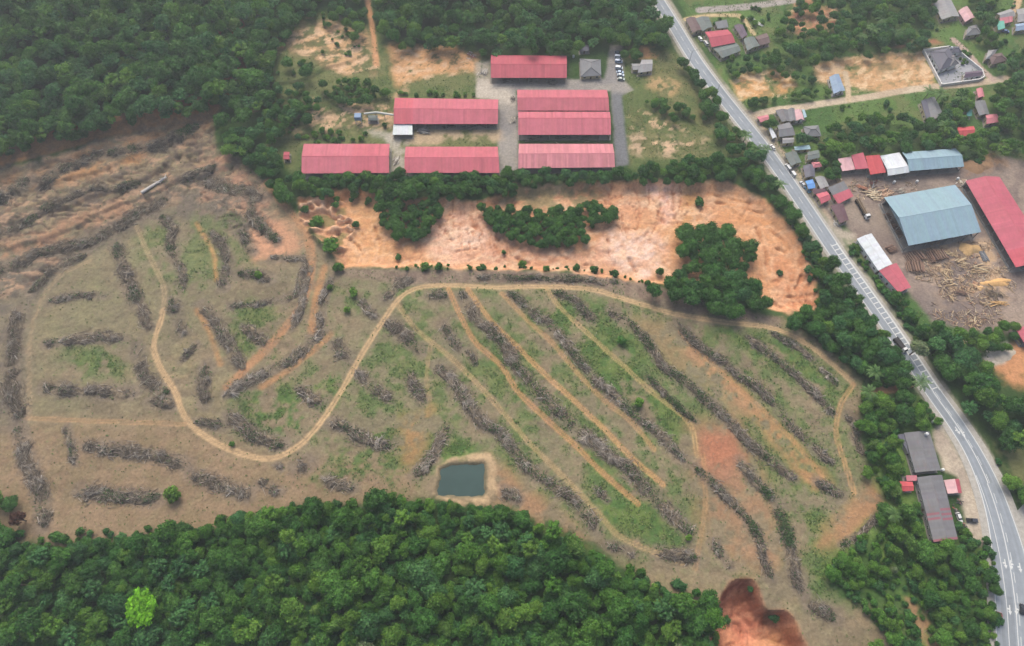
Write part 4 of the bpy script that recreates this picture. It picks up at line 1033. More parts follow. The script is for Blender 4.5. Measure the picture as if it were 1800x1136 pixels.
H('dull maroon roofed strip between the blue and the red roofs', [(1431, 341), (1452, 337), (1449, 332), (1428, 334)], 'maroon', roof='mono', rise=.4)
H('small bright red roofed shop by the verge', [(1444, 358), (1460, 350), (1453, 337), (1435, 342)], 'red', rise=.8)
H('grey roofed store behind the red roofed store at the sawmill gate', [(1465, 343), (1490, 332), (1482, 320), (1456, 331)], 'grey', roof='mono', rise=.5)
H('red roofed store at the sawmill gate', [(1474, 358), (1499, 345), (1491, 334), (1464, 345)], 'red', roof='mono', rise=.7)
H('dark maroon roofed house at the sawmill entrance', [(1477, 392), (1491, 386), (1482, 359), (1461, 363)], 'maroon', roof='y', rise=1.1)
GV = 'village houses among the trees'
V_ = lambda label, px, rc, eave=2.8, rise=.9, roof='x', wc='cream', **k: building('house', label, 'house', grow(px), eave=eave, rise=rise, roof=roof, rc=rc, wc=wc, group=GV, **k)
V_('little blue roofed house alone on the bare orange lot', [(1466, 163), (1484, 158), (1474, 132), (1459, 137)], 'skyblue', roof='y', rise=1.0, wc='white')
V_('grey roofed long house below the walled compound', [(1637, 208), (1660, 207), (1643, 173), (1628, 177)], 'grey', roof='y', rise=1.2)
V_('narrow blue grey lean-to house left of the long grey one', [(1628, 207), (1636, 207), (1627, 177), (1619, 181)], 'slate', roof='mono')
V_('small pink roofed house directly below the compound gate', [(1720, 171), (1730, 170), (1727, 156), (1717, 157)], 'rose', roof='y', wc='pinkish')
V_('grey roofed house under the small pink one', [(1722, 202), (1738, 200), (1731, 178), (1713, 181)], 'grey', roof='y')
V_('faded rose roofed house at the lower right of the grey one', [(1735, 217), (1754, 214), (1751, 201), (1733, 203)], 'rose', roof='x')
V_('tiny teal roofed hut beside the grey roofed village house', [(1700, 204), (1708, 203), (1707, 192), (1698, 193)], 'teal', roof='mono', windows=False)
V_('small bright red roofed house alone in dense trees above the sawmill', [(1685, 239), (1711, 237), (1710, 223), (1684, 225)], 'brightred', rise=1.0)
V_('old brownish grey roofed bungalow on grass right of the compound', [(1745, 112), (1770, 106), (1760, 94), (1739, 97)], 'brown', roof='hip', rise=1.4)
V_('weathered tan roofed wing at the back of the old bungalow', [(1733, 104), (1744, 101), (1752, 88), (1738, 89)], 'ltgrey', roof='hip', rise=1.2)
V_('big grey roofed house cut by the top edge', [(1656, 32), (1684, 27), (1666, -8), (1638, -4)], 'ltgrey', roof='y', rise=1.4)
V_('pink edged roof round a planted court near the top edge', [(1697, 37), (1712, 30), (1700, 12), (1686, 20)], 'pink', roof='y', wc='pinkish')
V_('pale grey square roof beside the village track', [(1699, 62), (1724, 59), (1716, 44), (1703, 48)], 'grey', roof='hip', rise=1.3)
V_('lilac grey roofed house at the end of the cream track', [(1760, 34), (1783, 28), (1775, 17), (1754, 24)], 'ltgrey', roof='x', rise=1.0)
V_('rose roofed lower half under the lilac grey roof', [(1760, 42), (1779, 38), (1777, 31), (1757, 34)], 'rose', roof='mono')
V_('bright teal roofed shed under the rose roof', [(1755, 52), (1766, 49), (1763, 39), (1751, 40)], 'teal', roof='mono', windows=False)
V_('dark blue roofed house at the right edge near the top', [(1786, 54), (1812, 50), (1806, 40), (1786, 43)], 'skyblue', roof='x')
V_('grey roofed house right of the teal shed at the frame edge', [(1790, 38), (1815, 34), (1808, 14), (1788, 18)], 'ltgrey', roof='x')
# lower right homestead
GB = 'buildings of the roadside homestead'
B_ = lambda name, label, cat, px, rc, **k: building(name, label, cat, px, rc=rc, group=GB, **k)
B_('workshop', 'long dark grey roofed workshop, upper one on the gravel forecourt', 'workshop', [(1609, 831), (1654, 827), (1634, 758), (1589, 761)], 'darkgrey', roof='y', eave=3.4, rise=1.0, wc='grey', ridge_t=.5)
B_('side_shed', 'narrow dark lean-to along the left side of the upper workshop', 'lean-to', [(1592, 786), (1598, 800), (1589, 763), (1577, 765)], 'slate', roof='mono', eave=2.8, rise=.3, wc='grey', windows=False)
def rusty(t, c):
    r = random.random()
    return (1.5, .62, .72) if (.5 < t < .72 and r < .35) or t > .93 else c
B_('workshop', 'longest grey roofed workshop with patches of red sheets, lower one on the forecourt', 'workshop', [(1641, 953), (1684, 948), (1656, 835), (1612, 839)], 'darkgrey', roof='y', eave=3.4, rise=1.1, wc='grey', patch=rusty)
B_('small_shed', 'small red roofed shed sticking out left of the lower workshop', 'shed', [(1582, 864), (1606, 863), (1604, 847), (1578, 846)], 'brightred', roof='x', eave=2.8, rise=.6, wc='white')
B_('small_shed', 'pale rose roofed corner shed between the two workshops', 'shed', [(1594, 846), (1612, 845), (1611, 836), (1592, 836)], 'rose', roof='mono', eave=2.7, rise=.3, wc='grey', windows=False)
B_('stall', 'little stall with one white and one red roof slope on the gravel', 'stall', [(1666, 868), (1691, 867), (1686, 842), (1659, 844)], 'pink', rc2='deepred', roof='y', eave=2.6, rise=.8, open_=True, ridge_t=.62, posts=3)

# walled compound
cw = G([(1656, 148), (1692, 143), (1722, 139), (1731, 134), (1727, 122), (1690, 92), (1668, 81), (1624, 87)], 1.8)
cc = cw[:, :2].mean(0); cz = float(cw[:, 2].min())
comp = empty('compound_wall', (cc[0], cc[1], cz), 0, 'white painted wall round the dark roofed villa compound', 'wall')
for i in range(len(cw)):
    a, b = cw[i - 1, :2] - cc, cw[i, :2] - cc
    d = b - a; L = np.hypot(*d); m = (a + b) / 2
    MB().box(m[0], m[1], .7, L, .55, 2.4, rz=math.atan2(d[1], d[0])).build('wall_panel', WM['white'], comp)
    MB().box(b[0], b[1], .8, .5, .5, 2.7).build('pillar', WM['white'], comp)
m = MB(); m.add([(p[0] - cc[0], p[1] - cc[1], 0.12) for p in cw], [tuple(range(len(cw)))])
o = m.build('courtyard_pavement', attr_mat('court_paving', .85, 0, 1, .2, .12, .5, base=tuple(C(166, 168, 172))), None, (cc[0], cc[1], cz)); o['kind'] = 'structure'
FOOT.append(cw[:, :2])
building('villa', 'dark slate hip roofed villa inside the white walled compound', 'villa', [(1652, 124), (1684, 111), (1668, 84), (1634, 91)], eave=3.6, rise=2.6, roof='hip', rc='slate', wc='white')
building('villa_wing', 'dark slate hip roofed rear wing of the walled villa', 'villa wing', [(1673, 93), (1691, 92), (1686, 82), (1668, 81)], eave=3.3, rise=1.2, roof='hip', rc='slate', wc='white')
building('villa_porch', 'square dark hip roofed porch at the front of the walled villa', 'porch', [(1671, 117), (1686, 112), (1678, 97), (1664, 100)], eave=3.9, rise=1.6, roof='hip', rc='darkgrey', wc='white', windows=False)
building('garage', 'long brown roofed garage in the lower right corner of the walled compound', 'garage', [(1695, 137), (1727, 133), (1726, 124), (1696, 127)], eave=2.8, rise=.8, roof='x', rc='purple', wc='white')

# elevated conveyor and hopper left of the factory
M_blue = simple_mat('blue_painted_steel', C(110, 140, 176), 0.5)
M_pale = simple_mat('pale_galvanised_steel', C(204, 206, 196), 0.45)
hp = G([(630, 208)], 3.0)[0]
E = empty('dust_hopper', hp, 0, 'blue dust hopper on legs at the left end of the conveyor', 'hopper')
m = MB(); m.box(0, 0, 4.2, 3.8, 3.4, 2.6); m.build('bin', M_blue, E)
m = MB(); m.add([(-1.9, -1.7, 2.9), (1.9, -1.7, 2.9), (1.9, 1.7, 2.9), (-1.9, 1.7, 2.9), (-.4, -.4, 1.6), (.4, -.4, 1.6), (.4, .4, 1.6), (-.4, .4, 1.6)], [(0, 1, 5, 4), (1, 2, 6, 5), (2, 3, 7, 6), (3, 0, 4, 7), (4, 5, 6, 7)]); m.build('chute', M_blue, E)
lg = MB().box(0, 0, 1.3, .25, .25, 3.4).me('leg', M_blue)
for x in (-1.7, 1.7):
    for y in (-1.5, 1.5): obj('leg', lg, E, (x, y, 0))
cp = G([(640, 201), (662, 199), (692, 204)], 5.0)
E = empty('duct_conveyor', (cp[0][0], cp[0][1], cp[0][2]), 0, 'pale raised duct running from the blue hopper to the red shed', 'conveyor')
for i in range(2):
    a, b = cp[i] - cp[0], cp[i + 1] - cp[0]
    m = MB(); m.tube((a[0], a[1], 5.4), (b[0], b[1], 5.4 + .2 * i), .6, .6, 10); m.build('duct', M_pale, E)
for t in (0.25, .9, 1.45):
    i = int(t); p = cp[i] + (cp[i + 1] - cp[i]) * (t - i) - cp[0]
    MB().box(p[0], p[1], 2.4, .25, .25, 5.6).build('support', M_post, E)
fp = G([(655, 207)], 2.0)[0]
building('small_hut', 'small blue green pump shelter under the pale duct', 'shelter', [(647, 212), (664, 212), (664, 203), (647, 203)], eave=2.6, rise=.3, roof='mono', rc='greygreen', open_=True, posts=3)
# ------------------------------------------------------------------ brush windrows on the cleared field
M_brush = attr_mat('dead_brush', 0.95, 0.8, 2.5, 0.1, 0.3, 1.6)
M_stick = attr_mat('dead_branches', 0.9, 0, 1, 0.15, 0.15, 1.0)
STK = [C(138, 128, 114), C(118, 108, 96), C(158, 148, 132), C(98, 89, 79), C(178, 168, 154), C(128, 116, 98)]
STW = [.30, .24, .2, .12, .06, .08]
def sticks(P, D, Lh, rad, tilt, cols):
    """three-sided tapered sticks; P centre, D heading angle, Lh half length"""
    n = len(P)
    d = np.stack([np.cos(D) * np.cos(tilt), np.sin(D) * np.cos(tilt), np.sin(tilt)], 1)
    s = np.stack([-np.sin(D), np.cos(D), np.zeros(n)], 1)
    u = np.cross(d, s)
    V = np.empty((n, 6, 3))
    bend = s * (rng.normal(0, .12, n) * Lh)[:, None]
    for k in range(3):
        a = 2 * math.pi * k / 3 + .5
        off = (s * math.cos(a) + u * math.sin(a)) * rad[:, None]
        V[:, k] = P - d * Lh[:, None] + off
        V[:, 3 + k] = P + d * Lh[:, None] + off * 0.45 + bend
    b = (np.arange(n) * 6)[:, None, None]
    F = np.array([[0, 1, 4, 3], [1, 2, 5, 4], [2, 0, 3, 5]])[None] + b
    return V.reshape(-1, 3), F.reshape(-1, 4), np.repeat(cols, 3, 0)
M_leafgreen = attr_mat('weed_leaves', 0.7, 0, 1, 0.2, 0.25, 1.0)
def leaf_quads(P, size, cols, up=0.6):
    n = len(P)
    nrm = rng.normal(0, 1, (n, 3)); nrm[:, 2] = np.abs(nrm[:, 2]) + up
    nrm /= np.linalg.norm(nrm, axis=1)[:, None]
    a = np.cross(nrm, rng.normal(0, 1, (n, 3))); a /= np.linalg.norm(a, axis=1)[:, None]
    b = np.cross(nrm, a)
    a *= size[:, None]; b *= (size * rng.uniform(.5, .9, n))[:, None]
    V = np.stack([P - a, P - b * .9 + nrm * .1 * size[:, None], P + a, P + b], 1).reshape(-1, 3)
    F = (np.arange(n)[:, None] * 4 + np.arange(4)[None])
    return V, F, cols
trunk_me = {}
def trunk_mesh(k):
    if k not in trunk_me:
        m = MB(); L = (3.0, 4.2, 5.5)[k % 3]; p = Vector((-L / 2, 0, 0)); r = .22
        c = [tuple(C(186, 178, 168)), tuple(C(160, 150, 140)), tuple(C(142, 130, 120))][k // 3]
        for i in range(3):
            q = p + Vector((L / 3, random.uniform(-.15, .15), random.uniform(-.1, .1)))
            m.tube(p, q, r, r * .8, 6, c); p = q; r *= .8
        trunk_me[k] = m.me('fallen_trunk', M_stick)
    return trunk_me[k]
WIND = []
def windrow(px, wpx, label, green=0.0, pale=0.25, dark=0.0, tall=1.0, cat='brush windrow', name='brush_windrow'):
    g = G(px)
    sc = FPX / math.hypot(CAM_H * .95, float(g[:, 1].mean()) - 60) if False else 1
    mid = g.mean(0)
    dep = mid[1] * math.cos(PITCH) + (CAM_H - mid[2]) * math.sin(PITCH)
    W = wpx * dep / FPX * 0.92
    L2 = smooth_line(g[:, :2], 1.0) if len(g) > 1 else g[:, :2]
    n = len(L2)
    d = np.gradient(L2, axis=0); d /= np.linalg.norm(d, axis=1)[:, None] + 1e-9
    nr = np.stack([-d[:, 1], d[:, 0]], 1)
    seed = int(abs(px[0][0] * 7 + px[0][1] * 13)) % 5000
    s = np.arange(n) * 1.0
    wv = W * (0.72 + 0.65 * (fbm(s, s * 0 + seed, 7, 3, 90)))
    taper = np.clip(np.minimum(s, n - 1 - s) / (W * .8) + .3, 0, 1) ** .6
    wv = wv * taper
    sh = (fbm(s, s * 0 + seed + 60, 9, 2, 92) - .5) * W * .8
    ct = L2 + nr * sh[:, None]
    heap = np.clip(fbm(s, s * 0 + seed + 9, 6, 3, 93) * 3.2 - .9, .05, 1.2)      # clumped, with low gaps
    k = 11
    o = np.linspace(-.5, .5, k)
    ragg = 1 + .9 * (fbm(ct[:, None, 0] + o[None] * 40, ct[:, None, 1] + o[None] * 13, 2.2, 2, 95) - .5)
    PX = ct[:, None, :] + nr[:, None, :] * (o[None, :, None] * wv[:, None, None] * ragg[..., None])
    top = np.minimum(1.0, .19 * wv) * tall * heap
    hx = np.clip(1 - (2 * o[None]) ** 2, 0, 1) ** .8 * top[:, None]
    hx = hx * (0.15 + 1.7 * vnoise(PX[..., 0] / 1.1, PX[..., 1] / 1.1, 96) * fbm(PX[..., 0], PX[..., 1], 2.5, 2, 94) * 1.6)
    zt = T(PX[..., 0].ravel(), PX[..., 1].ravel()).reshape(PX.shape[:2])
    base = float(zt.min())
    Zm = zt + hx - .06; Zm[:, 0] = zt[:, 0] - .3; Zm[:, -1] = zt[:, -1] - .3
    org = np.array([mid[0], mid[1], base])
    V = np.dstack([PX, Zm]).reshape(-1, 3) - org
    ii = (np.arange(n - 1)[:, None] * k + np.arange(k - 1)[None]).ravel()
    F = np.stack([ii, ii + 1, ii + 1 + k, ii + k], 1)
    fc = PX.reshape(-1, 2)
    t = sstep(.35, .65, fbm(fc[:, 0], fc[:, 1], 2.0, 3, 98))[:, None]
    vc = C(92, 83, 72) * (1 - t) + C(146, 132, 110) * t
    vc = vc * (1 - .4 * dark)
    E = empty(name, org, 0, label, cat, 'brush windrows across the cleared field' if cat == 'brush windrow' else None)
    obj('brush_mound', fast_mesh('brush_mound', V, F, M_brush, vcol=vc), E)
    area = float(wv.sum())
    pr = heap * wv; pr = pr / pr.sum()
    segang = (fbm(s, s * 0 + seed + 31, 5, 2, 97) - .5) * 5.0
    def scatter(ns, sd_):
        i = rng.choice(n, ns, p=pr); oo = np.clip(rng.normal(0, sd_, ns), -.85, .85)
        P2 = ct[i] + nr[i] * (oo * wv[i])[:, None] + d[i] * rng.uniform(-.5, .5, ns)[:, None]
        hh = np.clip(1 - (2 * oo) ** 2, 0, 1) ** .7 * top[i] * rng.uniform(.3, 1.35, ns)
        return i, np.hstack([P2, (T(P2[:, 0], P2[:, 1]) + hh + .12)[:, None]]) - org
    # fine twigs, then boughs
    parts = []
    for ns, lo, hi, r0, r1, tl, pl_ in ((int(min(2600, max(30, area * 3.2))), .4, 1.2, .035, .09, .3, 0), (int(min(900, max(10, area * .95))), 1.0, 2.5, .09, .19, .16, 1)):
        i, P3 = scatter(ns, .31)
        ang = np.arctan2(d[i][:, 1], d[i][:, 0]) + segang[i] * (rng.random(ns) < .75) + rng.normal(0, .4, ns)
        Lh = rng.uniform(lo, hi, ns) * min(1, W / 5); rad = rng.uniform(r0, r1, ns)
        w = np.array(STW); w[2] *= 1 + 1.4 * pale; w[4] *= (1 + 5 * pale) * (1 + 1.5 * pl_); w /= w.sum()
        cs = np.array(STK)[rng.choice(len(STK), ns, p=w)] * rng.uniform(.8, 1.2, ns)[:, None] * (1 - .4 * dark)
        parts.append(sticks(P3, ang, Lh, rad, rng.normal(0, tl, ns), cs))
    # bleached root plates and crowns: sticks fanning out from a few centres
    ncl = max(1, int(n / 7 * (.25 + pale)))
    for _ in range(ncl):
        j = int(rng.choice(n, p=pr)); q = int(rng.integers(14, 34))
        c0 = ct[j] + nr[j] * rng.uniform(-.3, .3) * wv[j]
        a0 = math.atan2(d[j][1], d[j][0]) + rng.normal(0, .8); ang = a0 + rng.normal(0, .5, q); Lh = rng.uniform(.7, 2.2, q) * min(1, W / 5)
        P2 = c0[None] + np.stack([np.cos(ang), np.sin(ang)], 1) * (Lh * .8)[:, None] + rng.normal(0, .35, (q, 2))
        P3 = np.hstack([P2, (T(P2[:, 0], P2[:, 1]) + top[j] * rng.uniform(.7, 1.5, q) + .2)[:, None]]) - org
        k_ = np.array([C(192, 184, 172), C(168, 158, 145), C(150, 140, 126)])[rng.integers(0, 3, q)] * (.55 + .5 * min(1, pale + .25)) * rng.uniform(.85, 1.1)
        parts.append(sticks(P3, ang, Lh, rng.uniform(.07, .17, q), rng.normal(.05, .2, q), k_))
    offs = np.cumsum([0] + [len(p_[0]) for p_ in parts])
    V = np.vstack([p_[0] for p_ in parts]); F = np.vstack([p_[1] + o_ for p_, o_ in zip(parts, offs)]); fcol = np.vstack([p_[2] for p_ in parts])
    obj('branch_tangle', fast_mesh('branch_tangle', V, F, M_stick, fcol=fcol), E, kind='stuff')
    # withered leaves
    ns = int(min(3000, area * 3.2))
    i, P3 = scatter(ns, .34)
    cb = np.array([C(122, 109, 98), C(98, 87, 79), C(138, 125, 108), C(112, 108, 84)])[rng.integers(0, 4, ns)] * rng.uniform(.75, 1.2, ns)[:, None] * (1 - .4 * dark)
    V, F, cb = leaf_quads(P3, rng.uniform(.12, .42, ns), cb, .3)
    obj('withered_leaves', fast_mesh('withered_leaves', V, F, M_stick, fcol=cb), E, kind='stuff')
    nt_ = int(n * (.04 + .16 * pale))
    for _ in range(min(nt_, 8)):
        j = int(rng.choice(n, p=pr)); of = random.uniform(-.4, .4) * wv[j]
        p = ct[j] + nr[j] * of
        kk = random.choice((0, 1, 2, 3, 4, 5)) if random.random() < .15 + pale * .7 else random.choice((6, 7, 8, 3))
        a = math.atan2(d[j][1], d[j][0]) + segang[j] * .6 + random.gauss(0, .4)
        obj('fallen_trunk', trunk_mesh(kk), E, (p[0] - org[0], p[1] - org[1], float(T(p[0], p[1])) - base + top[j] * .8 + .2), (0, random.uniform(-.12, .12), a))
    green = green + (.22 if mid[0] > -40 else .06)
    if green > 0:
        ng_ = int(area * 3.0 * green)
        blob = fbm(ct[:, 0], ct[:, 1], 8, 2, 99)
        pg = np.clip(blob - .42, 0, 1) + .01; pg /= pg.sum()
        i = rng.choice(n, ng_, p=pg); oo = np.clip(rng.normal(0, .3, ng_), -.65, .65)
        P2 = ct[i] + nr[i] * (oo * wv[i])[:, None] + d[i] * rng.uniform(-.6, .6, ng_)[:, None]
        hz = np.clip(1 - (2 * oo) ** 2, .1, 1) * np.minimum(1.6, .33 * wv[i]) * tall * rng.uniform(.7, 1.3, ng_)
        P3 = np.hstack([P2, (T(P2[:, 0], P2[:, 1]) + hz + .1)[:, None]]) - org
        cg = C(66, 92, 50) * rng.uniform(.65, 1.35, ng_)[:, None]
        V, F, cg = leaf_quads(P3, rng.uniform(.18, .5, ng_), cg)
        obj('weeds', fast_mesh('weeds', V, F, M_leafgreen, fcol=cg), E, kind='stuff')
    WIND.append(g[:, :2])
for a_, k_ in WL: windrow(*a_, **k_)
# the felled white trunk on the terrace
tp = G([(250, 341), (276, 325), (294, 314)])
E = empty('felled_trunk', tp[1], 0, 'big white felled tree trunk lying on the upper left terrace', 'felled trunk')
cW = tuple(C(206, 200, 192)); m = MB()
for a, b, r0, r1 in ((0, 1, .9, .75), (1, 2, .75, .5)):
    m.tube(tp[a] - tp[1] + (0, 0, 1.0), tp[b] - tp[1] + (0, 0, 1.2), r0, r1, 9, cW)
m.build('trunk', M_stick, E)
for i in range(6):
    t = random.random(); p = Vector(tp[1] + (tp[2] - tp[1]) * t - tp[1]) + Vector((0, 0, 1.2)); a = random.uniform(0, 6.28)
    MB().tube(p, p + Vector((math.cos(a) * 3, math.sin(a) * 3, random.uniform(.2, 1.2))), .28, .1, 6, cW).build('limb', M_stick, E)

# loose dead twigs strewn over the soil, one heap of litter nobody could count
sel = np.where((mf > .6) & (mtrack < .2) & (mclay < .2) & (mred < .2) & (pm0 < -6) & (Y > 0))[0]
ns = 17000
wsel = 1 + 5 * rghw[sel]; ii = rng.choice(sel, ns, p=wsel / wsel.sum())
P = np.stack([X[ii] + rng.uniform(-.4, .4, ns), Y[ii] + rng.uniform(-.4, .4, ns), np.zeros(ns)], 1); P[:, 2] = T(P[:, 0], P[:, 1]) + .06
cs = np.array(STK)[rng.choice(len(STK), ns, p=np.array(STW) / sum(STW))] * rng.uniform(.9, 1.2, ns)[:, None]
V, F, fcol = sticks(P, rng.uniform(0, 6.28, ns), rng.uniform(.3, 1.1, ns), rng.uniform(.03, .08, ns), rng.normal(0, .08, ns), cs)
o = obj('dead_twigs', fast_mesh('dead_twigs', V, F, M_stick, fcol=fcol), kind='stuff')
tag(o, 'dead twigs strewn over the cleared brown soil', 'twigs')
# grass tufts
gw = np.clip(green, 0, 1) * (mtrack < .2) + .05 * (mf > .5) * (mclay < .1) + .5 * facr * (myard < .1) + .35 * fac * (myard < .1) + .5 * vil * (msaw < .1) * (dl > 3) * (hd > 8)
gw = gw * (bare < .25) * (mred < .1) * (mclay < .1) * (pm0 < -4) * ((X > -400) & (X < 400) & (Y > 0) & (Y < 430))
gp = gw / gw.sum()
ns = 60000
ii = rng.choice(len(X), ns, p=gp)
P = np.stack([X[ii] + rng.uniform(-.5, .5, ns), Y[ii] + rng.uniform(-.5, .5, ns), np.zeros(ns)], 1)
keep = fbm(P[:, 0], P[:, 1], 5, 2, 120) + rng.uniform(-.1, .1, ns) > .44
P = P[keep]; ns = len(P); P[:, 2] = T(P[:, 0], P[:, 1]) + rng.uniform(.1, .4, ns)
cg = np.where((rng.random(ns) < .7)[:, None], C(86, 112, 54), C(112, 124, 74)) * rng.uniform(.7, 1.25, ns)[:, None]
V, F, cg = leaf_quads(P, rng.uniform(.2, .55, ns), cg, .9)
o = obj('grass', fast_mesh('grass', V, F, M_leafgreen, fcol=cg), kind='stuff')
tag(o, 'tufts of green grass and weeds growing on the open ground', 'grass')
# ------------------------------------------------------------------ trees
def leaf_mat(name, c1, c2, var=0.17):
    m = bpy.data.materials.new(name); m.use_nodes = True
    t = m.node_tree; N, L = t.nodes, t.links
    b = N['Principled BSDF']; b.inputs['Roughness'].default_value = 0.6; b.inputs['Specular IOR Level'].default_value = 0.22
    oi = N.new('ShaderNodeObjectInfo')
    mx = N.new('ShaderNodeMix'); mx.data_type = 'RGBA'
    mx.inputs[6].default_value = (*c1, 1); mx.inputs[7].default_value = (*c2, 1)
    L.new(oi.outputs['Random'], mx.inputs[0])
    a = N.new('ShaderNodeAttribute'); a.attribute_name = 'Col'
    m2 = N.new('ShaderNodeMix'); m2.data_type = 'RGBA'; m2.blend_type = 'MULTIPLY'; m2.inputs[0].default_value = 1
    L.new(mx.outputs[2], m2.inputs[6]); L.new(a.outputs['Color'], m2.inputs[7])
    # brightness differs from tree to tree
    ml = N.new('ShaderNodeMath'); ml.operation = 'MULTIPLY'; ml.inputs[1].default_value = 7.13
    fr = N.new('ShaderNodeMath'); fr.operation = 'FRACT'
    mr = N.new('ShaderNodeMapRange'); mr.inputs[3].default_value = 1 - var; mr.inputs[4].default_value = 1 + var
    L.new(oi.outputs['Random'], ml.inputs[0]); L.new(ml.outputs[0], fr.inputs[0]); L.new(fr.outputs[0], mr.inputs[0])
    m3 = N.new('ShaderNodeMix'); m3.data_type = 'RGBA'; m3.blend_type = 'MULTIPLY'; m3.inputs[0].default_value = 1
    L.new(m2.outputs[2], m3.inputs[6]); L.new(mr.outputs[0], m3.inputs[7])
    L.new(m3.outputs[2], b.inputs['Base Color'])
    tr = N.new('ShaderNodeBsdfTranslucent'); L.new(m3.outputs[2], tr.inputs['Color'])
    ms = N.new('ShaderNodeMixShader'); ms.inputs[0].default_value = 0.3
    L.new(b.outputs[0], ms.inputs[1]); L.new(tr.outputs[0], ms.inputs[2])
    L.new(ms.outputs[0], N['Material Output'].inputs['Surface'])
    return m
LM = dict(dark=leaf_mat('leaves_dark', C(64, 118, 50), C(88, 138, 54)), mid=leaf_mat('leaves_mid', C(84, 138, 48), C(116, 160, 60)),
          cool=leaf_mat('leaves_cool', C(66, 120, 64), C(90, 142, 78)), yellow=leaf_mat('leaves_yellowish', C(94, 142, 58), C(120, 158, 74), .16),
          lime=leaf_mat('leaves_lime', C(120, 190, 30), C(124, 194, 34), .02), pale=leaf_mat('leaves_pale', C(128, 150, 104), C(140, 158, 112), .1),
          dead=leaf_mat('leaves_dead', C(104, 72, 58), C(96, 68, 56), .05), palm=leaf_mat('leaves_palm', C(92, 132, 66), C(112, 148, 82), .15))
M_bark = attr_mat('bark', 0.95, 0, 1, 0.1, 0.2, 2.0, base=tuple(C(110, 96, 82)))
_ico = bmesh.new(); bmesh.ops.create_icosphere(_ico, subdivisions=2, radius=1.0)
ICO_V = np.array([v.co[:] for v in _ico.verts]); ICO_F = np.array([[v.index for v in f.verts] for f in _ico.faces]); _ico.free()

def crown_mesh(name, mat, rad=4.2, zc=6.0, flat=0.75, lobes=16, per=165, leaf=0.36, seed=0, lob=(0.34, 0.52)):
    r = np.random.default_rng(seed)
    Vs, Fs, Cs, off = [], [], [], 0
    cent = []
    for k in range(lobes):
        if k == 0: d = np.array([0, 0, .45])
        else:
            a = k * 2.39996 + r.uniform(-.4, .4); q = math.sqrt((k + .3) / lobes)
            d = np.array([math.cos(a) * q * .66, math.sin(a) * q * .66, r.uniform(-.35, .45) * (1 - q * .6)])
        lr = rad * r.uniform(*lob) * (r.uniform(.55, 1.1) if k % 3 == 0 and k else 1)
        c = d * rad * np.array([1, 1, flat]) + (0, 0, zc)
        cent.append((c, lr))
    for c, lr in cent:
        tone = r.uniform(.86, 1.16)
        # inner mass
        v = ICO_V * (lr * .72 * (1 + .16 * r.normal(0, 1, (len(ICO_V), 1)))) * np.array([1, 1, .85]) + c
        Vs.append(np.repeat(v[ICO_F].reshape(-1, 3, 3), 1, 0)); 
        nf = len(ICO_F)
        Cs.append((tone * .92 * r.uniform(.85, 1.15, nf))[:, None] * np.ones((1, 3)))
        n = int(per * (lr / (rad * .43)) ** 2)
        dd = r.normal(0, 1, (n, 3)); dd[:, 2] = dd[:, 2] + .35; dd /= np.linalg.norm(dd, axis=1)[:, None]
        P = c + dd * (lr * r.uniform(.74, 1.22, (n, 1))) * np.array([1, 1, .9])
        nr = dd + r.normal(0, .55, (n, 3)); nr /= np.linalg.norm(nr, axis=1)[:, None]
        a = np.cross(nr, r.normal(0, 1, (n, 3))); a /= np.linalg.norm(a, axis=1)[:, None]; b = np.cross(nr, a)
        s = (leaf * r.uniform(.6, 1.35, n))[:, None]
        t1 = np.stack([P - a * s, P + a * s * .9 - b * s * .5, P + b * s], 1); t2 = np.stack([P + b * s, P - b * s * .8 - a * s * .4 + nr * s * .3, P - a * s], 1)
        Vs += [t1, t2]
        tc = (tone * r.uniform(.72, 1.32, n))[:, None] * np.stack([r.uniform(.9, 1.15, n), np.ones(n), r.uniform(.85, 1.1, n)], 1)
        Cs += [tc, tc]
    V = np.concatenate(Vs).reshape(-1, 3); F = np.arange(len(V)).reshape(-1, 3)
    return fast_mesh(name, V, F, mat, fcol=np.concatenate(Cs))
def trunk_tree_mesh(h=6.0, r=.28, rad=4.0):
    m = MB(); m.tube((0, 0, -.8), (0.1, 0, h * .55), r, r * .7, 7); m.tube((.1, 0, h * .55), (0, .1, h), r * .7, r * .3, 6)
    for k in range(5):
        a = k * 1.3; z = h * random.uniform(.4, .7)
        m.tube((0, 0, z), (math.cos(a) * rad * .55, math.sin(a) * rad * .55, z + h * .25), r * .4, r * .12, 5)
    return m.me('trunk', M_bark)
TK = {k: trunk_tree_mesh(*a) for k, a in dict(tree=(6.0, .3, 4.2), tall=(8.5, .34, 3.6), wide=(6.5, .42, 6.0), bush=(1.2, .1, 1.2)).items()}
PROTO = {}
def proto(key, tk, mat, **k): PROTO[key] = (crown_mesh('crown', LM[mat], **k), TK[tk])
proto('dark0', 'tree', 'dark', seed=1); proto('dark1', 'tree', 'dark', rad=4.8, lobes=15, seed=2, flat=.65, lob=(.28, .46)); proto('dark2', 'tall', 'dark', rad=3.6, zc=8.4, flat=1.1, lobes=11, seed=3)
proto('mid0', 'tree', 'mid', seed=4, lobes=10); proto('mid1', 'tree', 'mid', rad=4.6, lobes=17, seed=5, lob=(.24, .42)); proto('mid2', 'tall', 'mid', rad=3.4, zc=8.6, flat=1.0, lobes=9, seed=6)
proto('cool0', 'tree', 'cool', seed=7, rad=4.4, lobes=14); proto('cool1', 'tall', 'cool', rad=4.0, zc=8.2, flat=.9, lobes=12, seed=8)
proto('yel0', 'tree', 'yellow', seed=9, rad=3.4, lobes=9, lob=(.34, .5)); proto('pale0', 'tree', 'pale', seed=10, rad=3.2, lobes=9)
